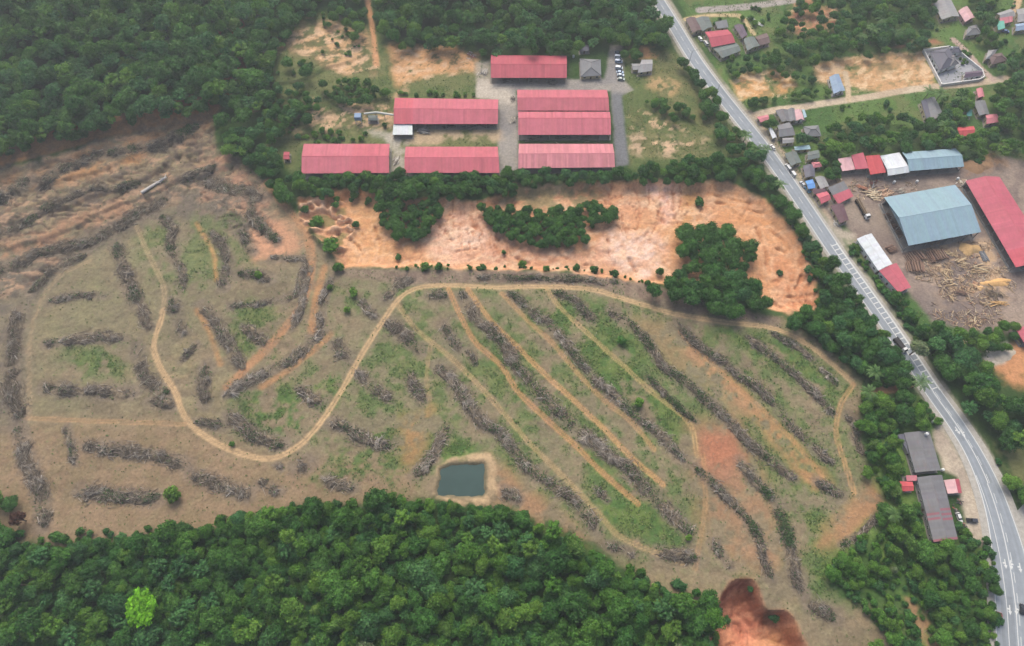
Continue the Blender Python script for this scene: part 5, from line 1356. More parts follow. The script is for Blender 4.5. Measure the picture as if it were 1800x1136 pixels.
proto('dark3', 'tree', 'cool', rad=4.6, zc=5.6, flat=.5, lobes=22, per=60, seed=21, lob=(.14, .30)); proto('mid3', 'tall', 'mid', rad=4.4, zc=7.6, flat=.9, lobes=20, per=70, seed=22, lob=(.12, .34))
proto('lime0', 'wide', 'lime', rad=7.4, zc=10.5, flat=.3, lobes=26, per=120, seed=11, lob=(.2, .32), leaf=.5)
proto('dead0', 'wide', 'dead', rad=4.6, zc=5.0, flat=.6, lobes=16, per=110, seed=12, lob=(.24, .4), leaf=.4)
bk = dict(rad=1.7, zc=1.2, flat=.7, lobes=8, per=70, leaf=.26)
proto('bush0', 'bush', 'dark', seed=13, **bk); proto('bush1', 'bush', 'mid', seed=14, **bk); proto('bush2', 'bush', 'cool', seed=15, **bk)
# palm
def frond_mesh():
    m = MB(); n = 6; L = 4.2
    pts = [Vector((L * (i / n), 0, .75 * math.sin(i / n * 2.3) - (i / n) ** 2 * .9)) for i in range(n + 1)]
    for i in range(n):
        w0, w1 = (.15 + .62 * math.sin(math.pi * min(1, i / n + .08))), (.15 + .62 * math.sin(math.pi * min(1, (i + 1) / n + .04)))
        for s in (-1, 1):
            a, b = pts[i], pts[i + 1]
            for q in range(2):
                p0, p1 = a.lerp(b, q / 2), a.lerp(b, q / 2 + .36)
                v = random.uniform(.8, 1.2)
                m.add([p0, p1, p1 + Vector((.35, s * w1, -.28)), p0 + Vector((.35, s * w0, -.28))], [(0, 1, 2, 3)], (v, v, v))
    return m.me('frond', LM['palm'])
FR = frond_mesh()
m = MB(); m.tube((0, 0, -.6), (.35, .1, 3.5), .26, .2, 8); m.tube((.35, .1, 3.5), (.2, 0, 7.0), .2, .17, 8); PALM_T = m.me('trunk', M_bark)

GRID = {}
TREES_XY = []
ntree = 0
def put_tree(key, x, y, s, label, cat='tree', group=None, name='broadleaf_tree', rz=None):
    global ntree
    z = float(T(x, y))
    E = empty(name, (x, y, z), random.uniform(0, 6.28) if rz is None else rz, label, cat, group)
    E.scale = (s * random.uniform(.8, 1.2), s * random.uniform(.8, 1.2), s * random.uniform(.85, 1.2))
    cr, tk = PROTO[key]
    obj('crown', cr, E); obj('trunk', tk, E)
    ntree += 1
    return E
def canopy_xy(u, v, hc):
    return G([(u, v)], hc)[0]
def hbase(key): return dict(dark0=6, dark1=6, dark2=8.4, dark3=5.6, mid3=7.6, mid0=6, mid1=6, mid2=8.6, cool0=6, cool1=8.2, yel0=6, pale0=6, lime0=8.5, dead0=5, bush0=1.2, bush1=1.2, bush2=1.2)[key]
def pois(px, spacing, hc, seed, maxn=99999, jit=.25, clear_edge=0.0):
    """spread points through a wooded area (outline read off the photograph at canopy height)"""
    P = G(px, hc)[:, :2]
    r = np.random.default_rng(seed)
    x0, y0 = P.min(0); x1, y1 = P.max(0)
    cx = np.arange(x0, x1, spacing); cy = np.arange(y0, y1, spacing * .87)
    A, B = np.meshgrid(cx, cy); A = A + (np.arange(len(cy)) % 2)[:, None] * spacing / 2
    A = (A + r.normal(0, spacing * jit, A.shape)).ravel(); B = (B + r.normal(0, spacing * jit, B.shape)).ravel()
    s = sdpoly(P, A, B, 30) > clear_edge
    A, B = A[s], B[s]
    ok = dline(hwy, A, B, 30) > 7.5
    ok &= dline(lane, A, B, 12) > 4
    for f in FOOT: ok &= sdpoly(f, A, B, 12) < -1.0
    for tpx, w, _, _ in tracks[:2]: ok &= dline(TRK[id(tpx)], A, B, 12) > 3.5
    return np.stack([A, B], 1)[ok]
TRK = {id(t[0]): GL(t[0]) for t in tracks}
CAND = []
STUFF = []   # (x, y, key, scale)
def wood(px, spacing, mix, smin, smax, seed, indiv=None, hc=6.5, group=None):
    """mix: {key: weight}; indiv: {key-class: label} to place every tree as its own object"""
    Q = pois(px, spacing, hc, seed)
    r = np.random.default_rng(seed + 5)
    ks = list(mix); w = np.array([mix[k] for k in ks], float); w /= w.sum()
    patchy = fbm(Q[:, 0], Q[:, 1], 28, 2, 140)
    for (x, y), pz in zip(Q, patchy):
        k = ks[r.choice(len(ks), p=w)]
        if k.startswith('mid') and pz < .44 and r.random() < .6: k = 'dark' + k[-1]
        s = r.uniform(smin, smax)
        if indiv:
            lb = indiv[k[:3]]
            if callable(lb): lb = lb(x, y)
            CAND.append((x, y, k, s, lb))
        else: STUFF.append((x, y, k, s))

# bottom forest, every tree
BE = smooth_line(G([(0, 945), (240, 945), (440, 905), (570, 880), (700, 870), (895, 895), (1000, 938), (1190, 1055), (1262, 1060)], 6)[:, :2], 3)
def bl(what, x, y):
    de = float(np.min(np.hypot(BE[:, 0] - x, BE[:, 1] - y)))
    u = x / (y * math.cos(PITCH) + 303 * math.sin(PITCH)) * FPX + 900
    zone = ('at the far left', 'left of the lime green crown', 'right of the lime green crown', 'left of the pond', 'below the pond', 'below the long windrow ends', 'beside the red hollow')[int(np.clip(np.searchsorted([130, 250, 480, 740, 890, 1080], u), 0, 6))]
    row = 'in the edge row of bottom forest ' if de < 11 else 'inside bottom forest ' if de < 28 else 'deep in bottom forest '
    return what + ' ' + row + zone
MB_ = {'dark3': 4, 'mid3': 4, 'dark0': 4, 'dark1': 4, 'dark2': 3, 'mid0': 5, 'mid1': 5, 'mid2': 3, 'cool0': 2, 'yel0': 1.3, 'pale0': .2}
wood([(-60, 965), (30, 950), (100, 962), (240, 945), (350, 932), (440, 905), (530, 890), (545, 872), (570, 880), (600, 898), (640, 862), (700, 862), (705, 900), (760, 895), (860, 905), (895, 893), (940, 905), (1000, 938),
      (1060, 985), (1100, 1010), (1190, 1055), (1250, 1045), (1262, 1090), (1285, 1190), (-80, 1190)], 7.8, MB_, .5, 1.3, 21,
     {'dar': lambda x, y: bl('dark green tree', x, y), 'mid': lambda x, y: bl('mid green tree', x, y), 'coo': lambda x, y: bl('bluish green tree', x, y), 'yel': lambda x, y: bl('yellowish green tree', x, y), 'pal': lambda x, y: bl('pale greyish tree', x, y)})
def clear_round(q, d):
    for L_ in (CAND, STUFF):
        L_[:] = [t_ for t_ in L_ if math.hypot(t_[0] - q[0], t_[1] - q[1]) > d]
lx = canopy_xy(253, 1069, 8.5); clear_round(lx, 9.5)
put_tree('lime0', lx[0], lx[1], 1.2, 'big bright lime green flat crowned tree in the bottom left forest', group=None)
for x, y, k, s in []: pass
N_BOTTOM = ntree
cy0, cy1 = G([(1250, 440)])[0][1], G([(1250, 500)])[0][1]
def part3(y): return 'top part' if y > cy0 else 'middle part' if y > cy1 else 'bottom part'
# clumps in the clay pit
wood([(1200, 402), (1255, 385), (1315, 418), (1322, 470), (1345, 520), (1352, 548), (1300, 556), (1230, 530), (1140, 508), (1150, 486), (1225, 482), (1196, 440)], 7.0, {'dark0': 5, 'dark1': 5, 'cool0': 1}, .85, 1.15, 31,
     {'dar': lambda x, y: 'dark tree in the ' + part3(y) + ' of the big round clump inside the clay pit', 'coo': 'bluish tree in the big round clump inside the clay pit'})
wood([(666, 345), (772, 345), (782, 374), (746, 416), (702, 424), (672, 404)], 4.6, {'dark0': 4, 'dark1': 4}, .62, .86, 32, {'dar': 'dark tree in the rounded clump at the left half of the clay pit'}, hc=5)
wood([(842, 360), (920, 368), (1020, 364), (1034, 420), (950, 430), (870, 402)], 3.9, {'dark0': 4, 'dark1': 3}, .56, .74, 33, {'dar': 'dark tree in the long hedge-like clump in the middle of the clay pit'}, hc=5)
wood([(1030, 350), (1048, 350), (1060, 375), (1088, 352), (1090, 380), (1062, 398), (1036, 385)], 4.6, {'dark0': 4, 'dark1': 3}, .56, .76, 34, {'dar': 'dark tree in the small group right of the long hedge-like clump'}, hc=5)
wood([(-40, 880), (10, 870), (38, 885), (30, 950), (-40, 950)], 7, {'dark0': 1, 'mid0': 1}, .8, 1.0, 35, {'dar': 'dark tree at the left frame edge beside the brown dead one', 'mid': 'mid green tree at the left frame edge beside the brown dead one'})
q = canopy_xy(33, 912, 5); clear_round(q, 6.5)
put_tree('dead0', q[0], q[1], 1.0, 'dead brown crowned tree at the left edge above the bottom forest', name='dead_tree')
# wood and hedgerows along the highway
GR = 'wood between the field and the highway'
for i, (px, sp, mx, a, b) in enumerate([
    ([(1525, 700), (1620, 705), (1632, 740), (1585, 760), (1575, 830), (1600, 870), (1620, 920), (1636, 985), (1560, 965), (1545, 925), (1560, 890), (1525, 830), (1512, 770)], 6.4, {'dark0': 2, 'mid0': 6, 'mid1': 6, 'dark1': 2, 'cool0': 1, 'mid2': 2, 'yel0': 1}, .5, 1.1)]):
    Q = pois(px, sp, 5.5, 50 + i); r = np.random.default_rng(60)
    ks = list(mx); w = np.array([mx[k] for k in ks], float); w /= w.sum()
    for (x, y) in Q:
        k = ks[r.choice(len(ks), p=w)]
        nm = {'dar': 'dark green', 'mid': 'fresh green', 'coo': 'bluish green', 'yel': 'yellow green'}[k[:3]]
        lb = nm + ' tree in the wood around the roadside workshops at lower right'
        CAND.append((x, y, k, r.uniform(a, b), lb))
print('individual trees', ntree, 'bottom', N_BOTTOM)
wood([(1445, 1000), (1500, 965), (1545, 970), (1560, 1020), (1500, 1045)], 5.0, {'mid0': 2, 'dark0': 2, 'bush1': 1}, .5, .85, 151, hc=4)
wood([(1640, 960), (1740, 965), (1752, 1010), (1752, 1190), (1650, 1180), (1620, 1080), (1600, 1000)], 5.2, {'mid0': 4, 'mid1': 3, 'bush1': 3, 'dark0': 1}, .45, .9, 152, hc=4)
wood([(1500, 1060), (1600, 1080), (1640, 1180), (1540, 1180)], 6.0, {'mid1': 3, 'bush1': 4, 'dark0': 1}, .5, .9, 153, hc=3)
# of the clumps and the near forest the largest in view stand as single trees, the rest joins the mass
def in_view(x, y):
    zc_ = y * math.cos(PITCH) + (CAM_H - 6) * math.sin(PITCH)
    u = x / zc_ * FPX + 900; v = 568 - (y * math.sin(PITCH) - (CAM_H - 6) * math.cos(PITCH)) / zc_ * FPX
    return -15 < u < 1815 and -15 < v < 1150
RADK = dict(dark0=4.2, dark1=4.8, dark2=3.6, dark3=4.4, mid3=4.2, mid0=4.2, mid1=4.6, mid2=3.4, cool0=4.4, cool1=4, yel0=3.4, pale0=3.2)
CAND.sort(key=lambda t_: -(t_[3] * RADK.get(t_[2], 4) + (1.2 if 'clump' in t_[4] or 'group' in t_[4] else 0)) * in_view(t_[0], t_[1]))
for i_, (x, y, k, s, lb) in enumerate(CAND):
    if i_ < 270 and in_view(x, y): put_tree(k, x, y, s, lb, 'tree', 'trees: ' + lb)
    else: STUFF.append((x, y, k, s))
# all remaining woods: one mass
DK = {'dark3': 4, 'mid3': 3, 'dark0': 5, 'dark1': 5, 'dark2': 3, 'mid0': 3, 'mid1': 3, 'cool0': 2, 'cool1': 1.0, 'yel0': .2}
DKV = {'dark3': 2, 'mid3': 4, 'mid0': 4, 'mid1': 4, 'dark0': 2, 'dark1': 3, 'cool0': 2, 'mid2': 1}
wood([(-140, -60), (575, -60), (560, 10), (520, 40), (478, 74), (470, 130), (482, 185), (372, 186), (250, 208), (130, 236), (40, 262), (-140, 290)], 6.2, DK, .75, 1.35, 71)
wood([(1500, -60), (1640, -60), (1650, 0), (1640, 75), (1560, 88), (1450, 100), (1400, 118), (1355, 108), (1362, 74), (1440, 62), (1480, 20)], 7.0, DKV, .6, 1.1, 72)
wood([(372, 208), (480, 192), (545, 158), (560, 172), (552, 205), (505, 222), (472, 250), (490, 282), (520, 305), (545, 318), (528, 345), (500, 352), (440, 285), (392, 266)], 6.2, DK, .6, 1.05, 73)
wood([(565, -60), (642, -60), (638, 40), (600, 30), (575, 20)], 6.5, DK, .6, 1.0, 74)
wood([(662, -60), (1120, -60), (1150, 0), (1185, 55), (1190, 85), (1120, 72), (1060, 72), (1000, 98), (870, 94), (780, 80), (690, 74), (664, 40)], 6.8, DK, .75, 1.3, 75)
wood([(452, 150), (545, 148), (562, 178), (552, 212), (500, 226), (468, 244), (470, 190)], 5.4, {'dark0': 3, 'mid0': 3, 'cool0': 2, 'bush1': 1}, .45, .9, 154, hc=4)
wood([(560, 0), (636, 10), (640, 118), (605, 95), (566, 45)], 6.5, {'bush0': 2, 'bush1': 3, 'mid0': 2}, .5, .9, 155, hc=2)
wood([(520, 235), (560, 225), (640, 236), (640, 250), (540, 252)], 5.0, {'bush0': 2, 'bush1': 3}, .8, 1.4, 156, hc=1.5)
wood([(562, 142), (630, 136), (688, 152), (684, 172), (600, 180), (566, 168)], 4.4, {'mid0': 3, 'mid1': 3, 'dark0': 2}, .4, .75, 76, hc=4)
wood([(530, 314), (610, 308), (690, 308), (712, 304), (880, 304), (905, 296), (1085, 294), (1180, 284), (1270, 272), (1345, 292), (1368, 332), (1290, 318), (1060, 316), (950, 326), (860, 346), (790, 346), (690, 346), (640, 334), (560, 338)], 4.6, {'dark0': 5, 'dark1': 4, 'mid0': 2, 'cool0': 2}, .5, .85, 77, hc=4.5)
wood([(1368, 332), (1400, 372), (1440, 430), (1505, 520), (1580, 622), (1612, 672), (1590, 690), (1535, 680), (1480, 640), (1400, 592), (1376, 556), (1444, 545), (1436, 480), (1402, 402), (1345, 345)], 5.2, {'dark0': 4, 'dark1': 4, 'mid0': 2, 'cool0': 3, 'cool1': 1}, .5, 1.0, 78, hc=5)
wood([(1188, 90), (1240, 140), (1290, 200), (1325, 232), (1345, 290), (1280, 268), (1250, 205), (1225, 160)], 6.0, {'dark0': 4, 'cool0': 3, 'mid0': 2}, .5, .95, 79, hc=5)
wood([(1135, 172), (1180, 172), (1245, 200), (1240, 215), (1180, 208), (1140, 190)], 5.0, {'dark0': 4, 'mid0': 2}, .4, .7, 80, hc=4)
wood([(1494, 415), (1530, 470), (1562, 515), (1600, 520), (1625, 560), (1700, 590), (1660, 620), (1640, 640), (1600, 605), (1550, 535), (1500, 460)], 5.6, {'dark0': 4, 'mid0': 3, 'cool0': 2}, .4, .85, 81, hc=4)
wood([(1610, 600), (1700, 590), (1740, 640), (1770, 690), (1860, 690), (1860, 790), (1790, 778), (1735, 770), (1690, 720), (1640, 650)], 6.6, DK, .8, 1.3, 82)
wood([(1700, 578), (1790, 560), (1790, 600), (1740, 625), (1720, 610)], 5.5, {'mid0': 3, 'dark0': 2}, .5, .8, 83, hc=4)
wood([(1745, 810), (1790, 850), (1860, 850), (1860, 890), (1790, 880), (1760, 850)], 6, {'mid0': 3, 'dark0': 2}, .5, .9, 84, hc=4)
wood([(1470, 215), (1560, 195), (1620, 215), (1680, 175), (1700, 215), (1760, 220), (1860, 180), (1860, 300), (1760, 270), (1690, 262), (1600, 262), (1500, 272), (1440, 262), (1440, 240)], 6.8, DKV, .55, 1.1, 85, hc=5)
wood([(1765, 110), (1860, 60), (1860, 200), (1760, 215), (1740, 180), (1760, 140)], 6.6, DKV, .7, 1.1, 86)
wood([(1660, 160), (1712, 155), (1712, 220), (1680, 220), (1662, 190)], 6.2, DKV, .6, 1.0, 87)
wood([(1710, -30), (1756, -40), (1752, 60), (1722, 70), (1716, 30)], 6.2, DKV, .7, 1.0, 88)
wood([(1355, 60), (1380, 20), (1480, -50), (1520, -50), (1480, 20), (1476, 60), (1420, 66), (1380, 75)], 7.5, {'mid0': 3, 'dark0': 3, 'cool0': 1}, .45, .9, 89, hc=4)
wood([(1290, 170), (1370, 170), (1470, 148), (1470, 172), (1360, 190), (1310, 196)], 5.2, {'dark0': 3, 'mid0': 2}, .35, .65, 90, hc=3)
wood([(1254, 112), (1300, 100), (1346, 112), (1400, 130), (1436, 118), (1430, 145), (1395, 140), (1350, 128), (1290, 135)], 5.6, {'dark0': 3, 'mid0': 2, 'cool0': 2}, .35, .75, 91, hc=3.5)
wood([(1345, 212), (1364, 214), (1360, 226), (1344, 226)], 4.5, {'dark0': 1}, .6, .7, 92, hc=4)
wood([(1400, 238), (1416, 236), (1420, 252), (1400, 256), (1396, 248)], 4.5, {'cool0': 1}, .7, .8, 93, hc=4)
wood([(1404, 282), (1412, 295), (1412, 315), (1400, 310)], 4.5, {'mid0': 1, 'dark0': 1}, .45, .6, 94, hc=3)
wood([(1445, 268), (1475, 262), (1478, 320), (1458, 315), (1450, 300)], 5.2, {'mid0': 2, 'dark0': 2}, .5, .8, 95, hc=4)
wood([(1096, 85), (1120, 82), (1126, 98), (1108, 108), (1098, 104)], 4.8, {'mid0': 1, 'dark0': 1}, .6, .75, 96, hc=4)
wood([(700, 160), (740, 162), (836, 158), (836, 168), (700, 171)], 4.2, {'bush0': 1, 'bush1': 1}, .8, 1.2, 97, hc=1)
wood([(1700, 62), (1740, 70), (1762, 88), (1736, 90), (1712, 76)], 6.0, {'mid0': 2, 'dark0': 1}, .4, .7, 98, hc=3.5)
wood([(540, 332), (560, 335), (600, 345), (690, 345), (676, 352), (560, 352)], 4.5, {'dark0': 1}, .35, .5, 99, hc=2.5)
wood([(1640, 210), (1700, 232), (1680, 262), (1640, 262)], 6.0, DKV, .6, 1.0, 100)
for g in [([(460, 100), (545, 100), (560, 135), (480, 150)], 8), ([(560, 0), (640, 60), (640, 130), (560, 110)], 13), ([(480, 240), (540, 215), (640, 225), (640, 250), (540, 250)], 12), ([(1520, 600), (1560, 700), (1640, 720), (1600, 690)], 6)]:
    wood(g[0], g[1], {'bush0': 1, 'bush1': 1, 'mid0': .5}, .7, 1.1, 110 + g[1], hc=1.5)

for pf, sp_, sd_ in (([(-60, 965), (240, 945), (440, 905), (570, 885), (700, 872), (895, 900), (1000, 945), (1190, 1062), (1262, 1070), (1285, 1190), (-80, 1190)], 5.0, 161), ([(-140, -60), (575, -60), (520, 40), (470, 130), (478, 185), (372, 192), (250, 210), (40, 264), (-140, 290)], 6.5, 162)):
    wood(pf, sp_, {'dark0': 3, 'mid1': 3, 'dark1': 2, 'cool0': 1}, .42, .72, sd_, hc=4)
# woods going on beyond the frame on all sides
A_, B_ = np.meshgrid(np.arange(-470, 471, 9.0), np.arange(-110, 570, 8.5)); A_ = (A_ + rng.normal(0, 2.4, A_.shape)).ravel(); B_ = (B_ + rng.normal(0, 2.4, B_.shape)).ravel()
zc_ = B_ * math.cos(PITCH) + (CAM_H - 4) * math.sin(PITCH)
U_ = A_ / zc_ * FPX + 900; V_p = 568 - (B_ * math.sin(PITCH) - (CAM_H - 4) * math.cos(PITCH)) / zc_ * FPX
okx = (U_ < -45) | (U_ > 1850) | (V_p < -45) | (V_p > 1186)
okx &= dline(hwy, A_, B_, 30) > 11
for f in FOOT: okx &= sdpoly(f, A_, B_, 12) < -2
okx &= sdpoly(G(field_px), A_, B_) < -1
okx &= sdpoly(np.asarray(sr), A_, B_) < -4
for x, y in zip(A_[okx], B_[okx]): STUFF.append((x, y, random.choice(('dark0', 'dark1', 'dark2', 'mid0', 'mid1', 'cool0')), random.uniform(.7, 1.2)))
# undergrowth below and between the trees, village gardens
def scatter_bush(px, sp, lo, hi, seed, thr=.0):
    Q = pois(px, sp, 1.0, seed, jit=.35); r = np.random.default_rng(seed)
    nz = fbm(Q[:, 0], Q[:, 1], 14, 2, 150)
    for (x, y), q in zip(Q, nz):
        j_ = np.argmin(np.abs(xs - x)); i_ = np.argmin(np.abs(ys - y))
        if q > thr and bare[i_ * nx_ + j_] < .3: STUFF.append((x, y, ('bush0', 'bush1', 'bush2')[r.integers(3)], r.uniform(lo, hi)))
scatter_bush([(1330, 190), (1470, 175), (1620, 165), (1860, 140), (1860, 300), (1700, 290), (1440, 290), (1400, 260)], 5.5, .6, 1.3, 201, .60)
scatter_bush([(1250, 10), (1860, -40), (1860, 140), (1740, 130), (1640, 80), (1440, 105), (1300, 125), (1250, 95)], 6.0, .6, 1.4, 202, .60)
scatter_bush([(1440, 990), (1600, 880), (1760, 960), (1756, 1190), (1620, 1180), (1500, 1060)], 3.6, .6, 1.5, 203, .36)
scatter_bush([(-60, 940), (350, 925), (540, 880), (740, 880), (900, 900), (1080, 990), (1260, 1050), (1270, 1190), (-60, 1190)], 4.2, .8, 1.7, 204, .1)
scatter_bush([(460, 80), (560, 30), (690, 80), (690, 250), (500, 290), (470, 200)], 7, .5, 1.3, 205, .66)
scatter_bush([(1520, 690), (1630, 690), (1660, 745), (1590, 760), (1600, 880), (1560, 900), (1520, 800)], 3.6, .7, 1.5, 207, .3)
scatter_bush([(1730, 770), (1860, 780), (1860, 880), (1790, 880)], 4.0, .6, 1.3, 208, .35)
scatter_bush([(1494, 405), (1560, 510), (1620, 570), (1720, 600), (1660, 640), (1600, 610), (1500, 470)], 3.2, .6, 1.3, 209, .3)
scatter_bush([(1380, 335), (1440, 420), (1580, 615), (1600, 690), (1480, 650), (1380, 570), (1440, 540)], 3.6, .7, 1.4, 210, .2)

rim = smooth_line(G([(700, 470), (760, 470), (850, 472), (930, 470), (1000, 474), (1060, 480), (1120, 494), (1140, 500)])[:, :2], 1.6)
for p_ in rim:
    if random.random() < .42: STUFF.append((p_[0] + random.gauss(0, 1.2), p_[1] + random.gauss(0, 1.2), random.choice(('bush0', 'bush1')), random.uniform(.3, .9)))
# single bushes and small trees that stand by themselves
def bush(u, v, s, label, key='bush0', name='bush', cat='bush', group='lone bushes of the field and pit'):
    q = canopy_xy(u, v, 1.0 * s)
    return put_tree(key, q[0], q[1], s, label, cat, group, name)
for a in [(621, 515, 1.7, 'fresh green round bush beside the pale rooty brush heap', 'bush1'), (305, 869, 2.0, 'fresh green bush between the leafy windrow and the thick one', 'bush1'), (626, 395, 1.5, 'small isolated dark bush on bare clay, left of the rounded clump', 'bush0'),
          (645, 356, 1.1, 'small dark bush under the bank at the top left of the pit', 'bush0'), (590, 360, 1.3, 'bush on the left ridge of the clay pit, upper one', 'bush0'), (557, 392, 2.2, 'bush on the left ridges of the clay pit, middle one', 'bush1'),
          (580, 432, 2.6, 'large bush at the lower left corner of the clay pit', 'bush1'), (536, 368, 1.6, 'bush on the left rim of the clay pit beside the haul track', 'bush0'), (595, 470, 1.9, 'bush where the haul track leaves the pit', 'bush0'),
          (701, 453, 1.1, 'small bush on the lower left floor of the pit', 'bush0'), (748, 468, 1.5, 'bush on the pit rim, left one of a close pair', 'bush1'), (772, 470, 1.4, 'bush on the pit rim, right one of a close pair', 'bush0'),
          (885, 444, 1.0, 'tiny bush on pinkish clay below the long hedge-like clump', 'bush0'), (850, 470, 1.1, 'small bush on the pit rim above the brown windrow', 'bush0'), (918, 466, 1.5, 'bush on the rim midway along the top track', 'bush1'),
          (960, 472, 1.2, 'low bush on the rim right of the midway one', 'bush1'), (1014, 472, 1.5, 'dark bush on the rim under pink clay', 'bush0'), (1044, 475, 1.4, 'dark bush on the rim, left of the white clay', 'bush0'), (1082, 482, 1.5, 'dark bush on the rim below the white clay', 'bush0'),
          (1230, 357, 2.0, 'tall narrow bush near the top of the right pit wing', 'bush0'), (1160, 478, 1.6, 'bush at the left foot of the big round clump', 'bush0'), (1205, 475, 1.9, 'bush leaning on the big round clump', 'bush0'), (1040, 398, 1.1, 'small bush by the right tip of the long hedge-like clump', 'bush0'),
          (1370, 480, 1.0, 'thin scrub bush on orange soil of the right pit wing', 'bush2'), (455, 484, 1.4, 'green clump growing on the rounded brush heap', 'bush1'), (1124, 708, 1.5, 'green bush standing on a diagonal windrow', 'bush1'), (1092, 600, 1.6, 'dark bush among the green strips', 'bush0'),
          (408, 781, 1.0, 'small green bush on the left inside of the track bend', 'bush1'), (1210, 945, 1.0, 'small green bush above the fan shaped heap', 'bush1'), (1360, 1085, 1.3, 'dark scrub on the rim inside the red hollow', 'bush2'), (1278, 1090, 1.0, 'grey green scrub at the left side of the red hollow', 'bush2'),
          (735, 884, 1.2, 'green bush at the lower left corner of the pond', 'bush1'), (1320, 1035, .8, 'thin scrub at the top of the red hollow', 'bush2'), (580, 505, 1.0, 'little bush right of the orange haul track', 'bush1'), (610, 545, 1.0, 'little bush left of the main track', 'bush1')]:
    bush(*a)
for a in [(1688, 104, .7, 'left shrub of the planted bed beside the villa porch'), (1695, 106, .8, 'middle shrub of the planted bed beside the villa porch'), (1692, 112, .7, 'front shrub of the planted bed beside the villa porch'), (1700, 110, .6, 'right shrub of the planted bed beside the villa porch')]:
    bush(*a, key='bush1', group='shrubs in the villa court')
# palms
FRN = 11
def palm(u, v, s, label):
    q = canopy_xy(u, v, 6.5 * s)
    E = empty('palm_tree', (q[0], q[1], float(T(q[0], q[1]))), random.uniform(0, 6.28), label, 'palm tree', 'palm trees of the roadside')
    E.scale = (s, s, s)
    obj('trunk', PALM_T, E)
    for k in range(FRN): obj('frond', FR, E, (.2, 0, 6.95), (random.uniform(-.2, .2), random.uniform(-.35, .25), k * 6.28 / FRN + random.uniform(-.2, .2)))
for a in [(1330, 264, 1.0, 'palm leaning to the highway opposite the parked white cars'), (1312, 238, .9, 'palm beside the upper highway bend below the lane mouth'), (1346, 262, .8, 'small palm overhanging the road edge near the white cars'), (1372, 325, .9, 'palm overhanging the left road edge opposite the red shop'),
          (1538, 655, 1.0, 'pale palm at the edge of the wood above the red access track'), (1528, 690, 1.0, 'palm at the junction of field tracks at right'), (1662, 224, 1.1, 'palm right of the long grey village house'), (1634, 160, 1.0, 'palm by the lane below the compound corner, left one'),
          (1655, 166, 1.2, 'palm by the lane below the compound corner, right one'), (1690, 170, 1.0, 'palm left of the small pink village house'), (1535, 52, 1.1, 'palm in the feathery grove left of the big grey house, lower one'), (1552, 35, 1.1, 'palm in the feathery grove left of the big grey house, upper one'), (1516, 64, 1.0, 'palm at the left end of the feathery grove'), (1575, 58, 1.0, 'palm at the right end of the feathery grove'),
          (1618, 672, 1.1, 'dark palm leaning over the highway at the red access track'), (1572, 905, .9, 'palm in the wood left of the longest workshop')]:
    palm(*a)
q = canopy_xy(1608, 617, 5); put_tree('pale0', q[0], q[1], 1.35, 'pale dusty green tree overhanging the highway by the lorry', group=None)
q = canopy_xy(1570, 1002, 3); put_tree('pale0', q[0], q[1], .6, 'small pale dry shrub in the lower right wood', cat='shrub', name='shrub')

# the mass of far trees and undergrowth
keys = sorted({s[2] for s in STUFF})
src = []
for k in keys: src.append(k)
# one visible specimen of each kind supplies the shape for the mass
spec = {}
for o in list(COL.objects):
    if o.type == 'MESH' and o.name.split('.')[0] == 'crown':
        for k in keys:
            if k not in spec and o.data == PROTO[k][0]: spec[k] = o
for k in keys:
    if k not in spec:
        s = next(i for i, t in enumerate(STUFF) if t[2] == k)
        x, y, _, sc_ = STUFF.pop(s)
        E = put_tree(k, x, y, sc_, 'bluish tree of slender build at the edge of a far wood' if k.startswith('cool') else 'single specimen bush or tree of the far wood edge', 'tree', None)
        spec[k] = [c for c in E.children if c.name.startswith('crown')][0]
me = bpy.data.meshes.new('forest')
S = np.array([(x, y, 0) for x, y, _, _ in STUFF]); S[:, 2] = T(S[:, 0], S[:, 1])
me.vertices.add(len(S)); me.vertices.foreach_set('co', S.astype(np.float32).ravel())
r = np.random.default_rng(3)
sc_ = np.array([s[3] for s in STUFF])
a = me.attributes.new('rot', 'FLOAT_VECTOR', 'POINT'); a.data.foreach_set('vector', np.stack([r.normal(0, .06, len(S)), r.normal(0, .06, len(S)), r.uniform(0, 6.28, len(S))], 1).astype(np.float32).ravel())
a = me.attributes.new('scl', 'FLOAT_VECTOR', 'POINT'); a.data.foreach_set('vector', (sc_[:, None] * r.uniform(.78, 1.22, (len(S), 3))).astype(np.float32).ravel())
a = me.attributes.new('kindidx', 'INT', 'POINT'); a.data.foreach_set('value', np.array([keys.index(s[2]) for s in STUFF], np.int32))
fo = obj('forest', me, kind='stuff')
tag(fo, 'mass of dark green woodland and scrub behind and around the clearing', 'forest')
ng = bpy.data.node_groups.new('forest_scatter', 'GeometryNodeTree')
ng.interface.new_socket('Geometry', in_out='INPUT', socket_type='NodeSocketGeometry'); ng.interface.new_socket('Geometry', in_out='OUTPUT', socket_type='NodeSocketGeometry')
N, L = ng.nodes, ng.links
gi, go = N.new('NodeGroupInput'), N.new('NodeGroupOutput')
last = None
def named(nm, ty):
    n = N.new('GeometryNodeInputNamedAttribute'); n.data_type = ty; n.inputs['Name'].default_value = nm
    return next(s for s in n.outputs if s.enabled and s.name == 'Attribute')
jn = N.new('GeometryNodeJoinGeometry')
idx_s, rot_s, scl_s = named('kindidx', 'INT'), named('rot', 'FLOAT_VECTOR'), named('scl', 'FLOAT_VECTOR')
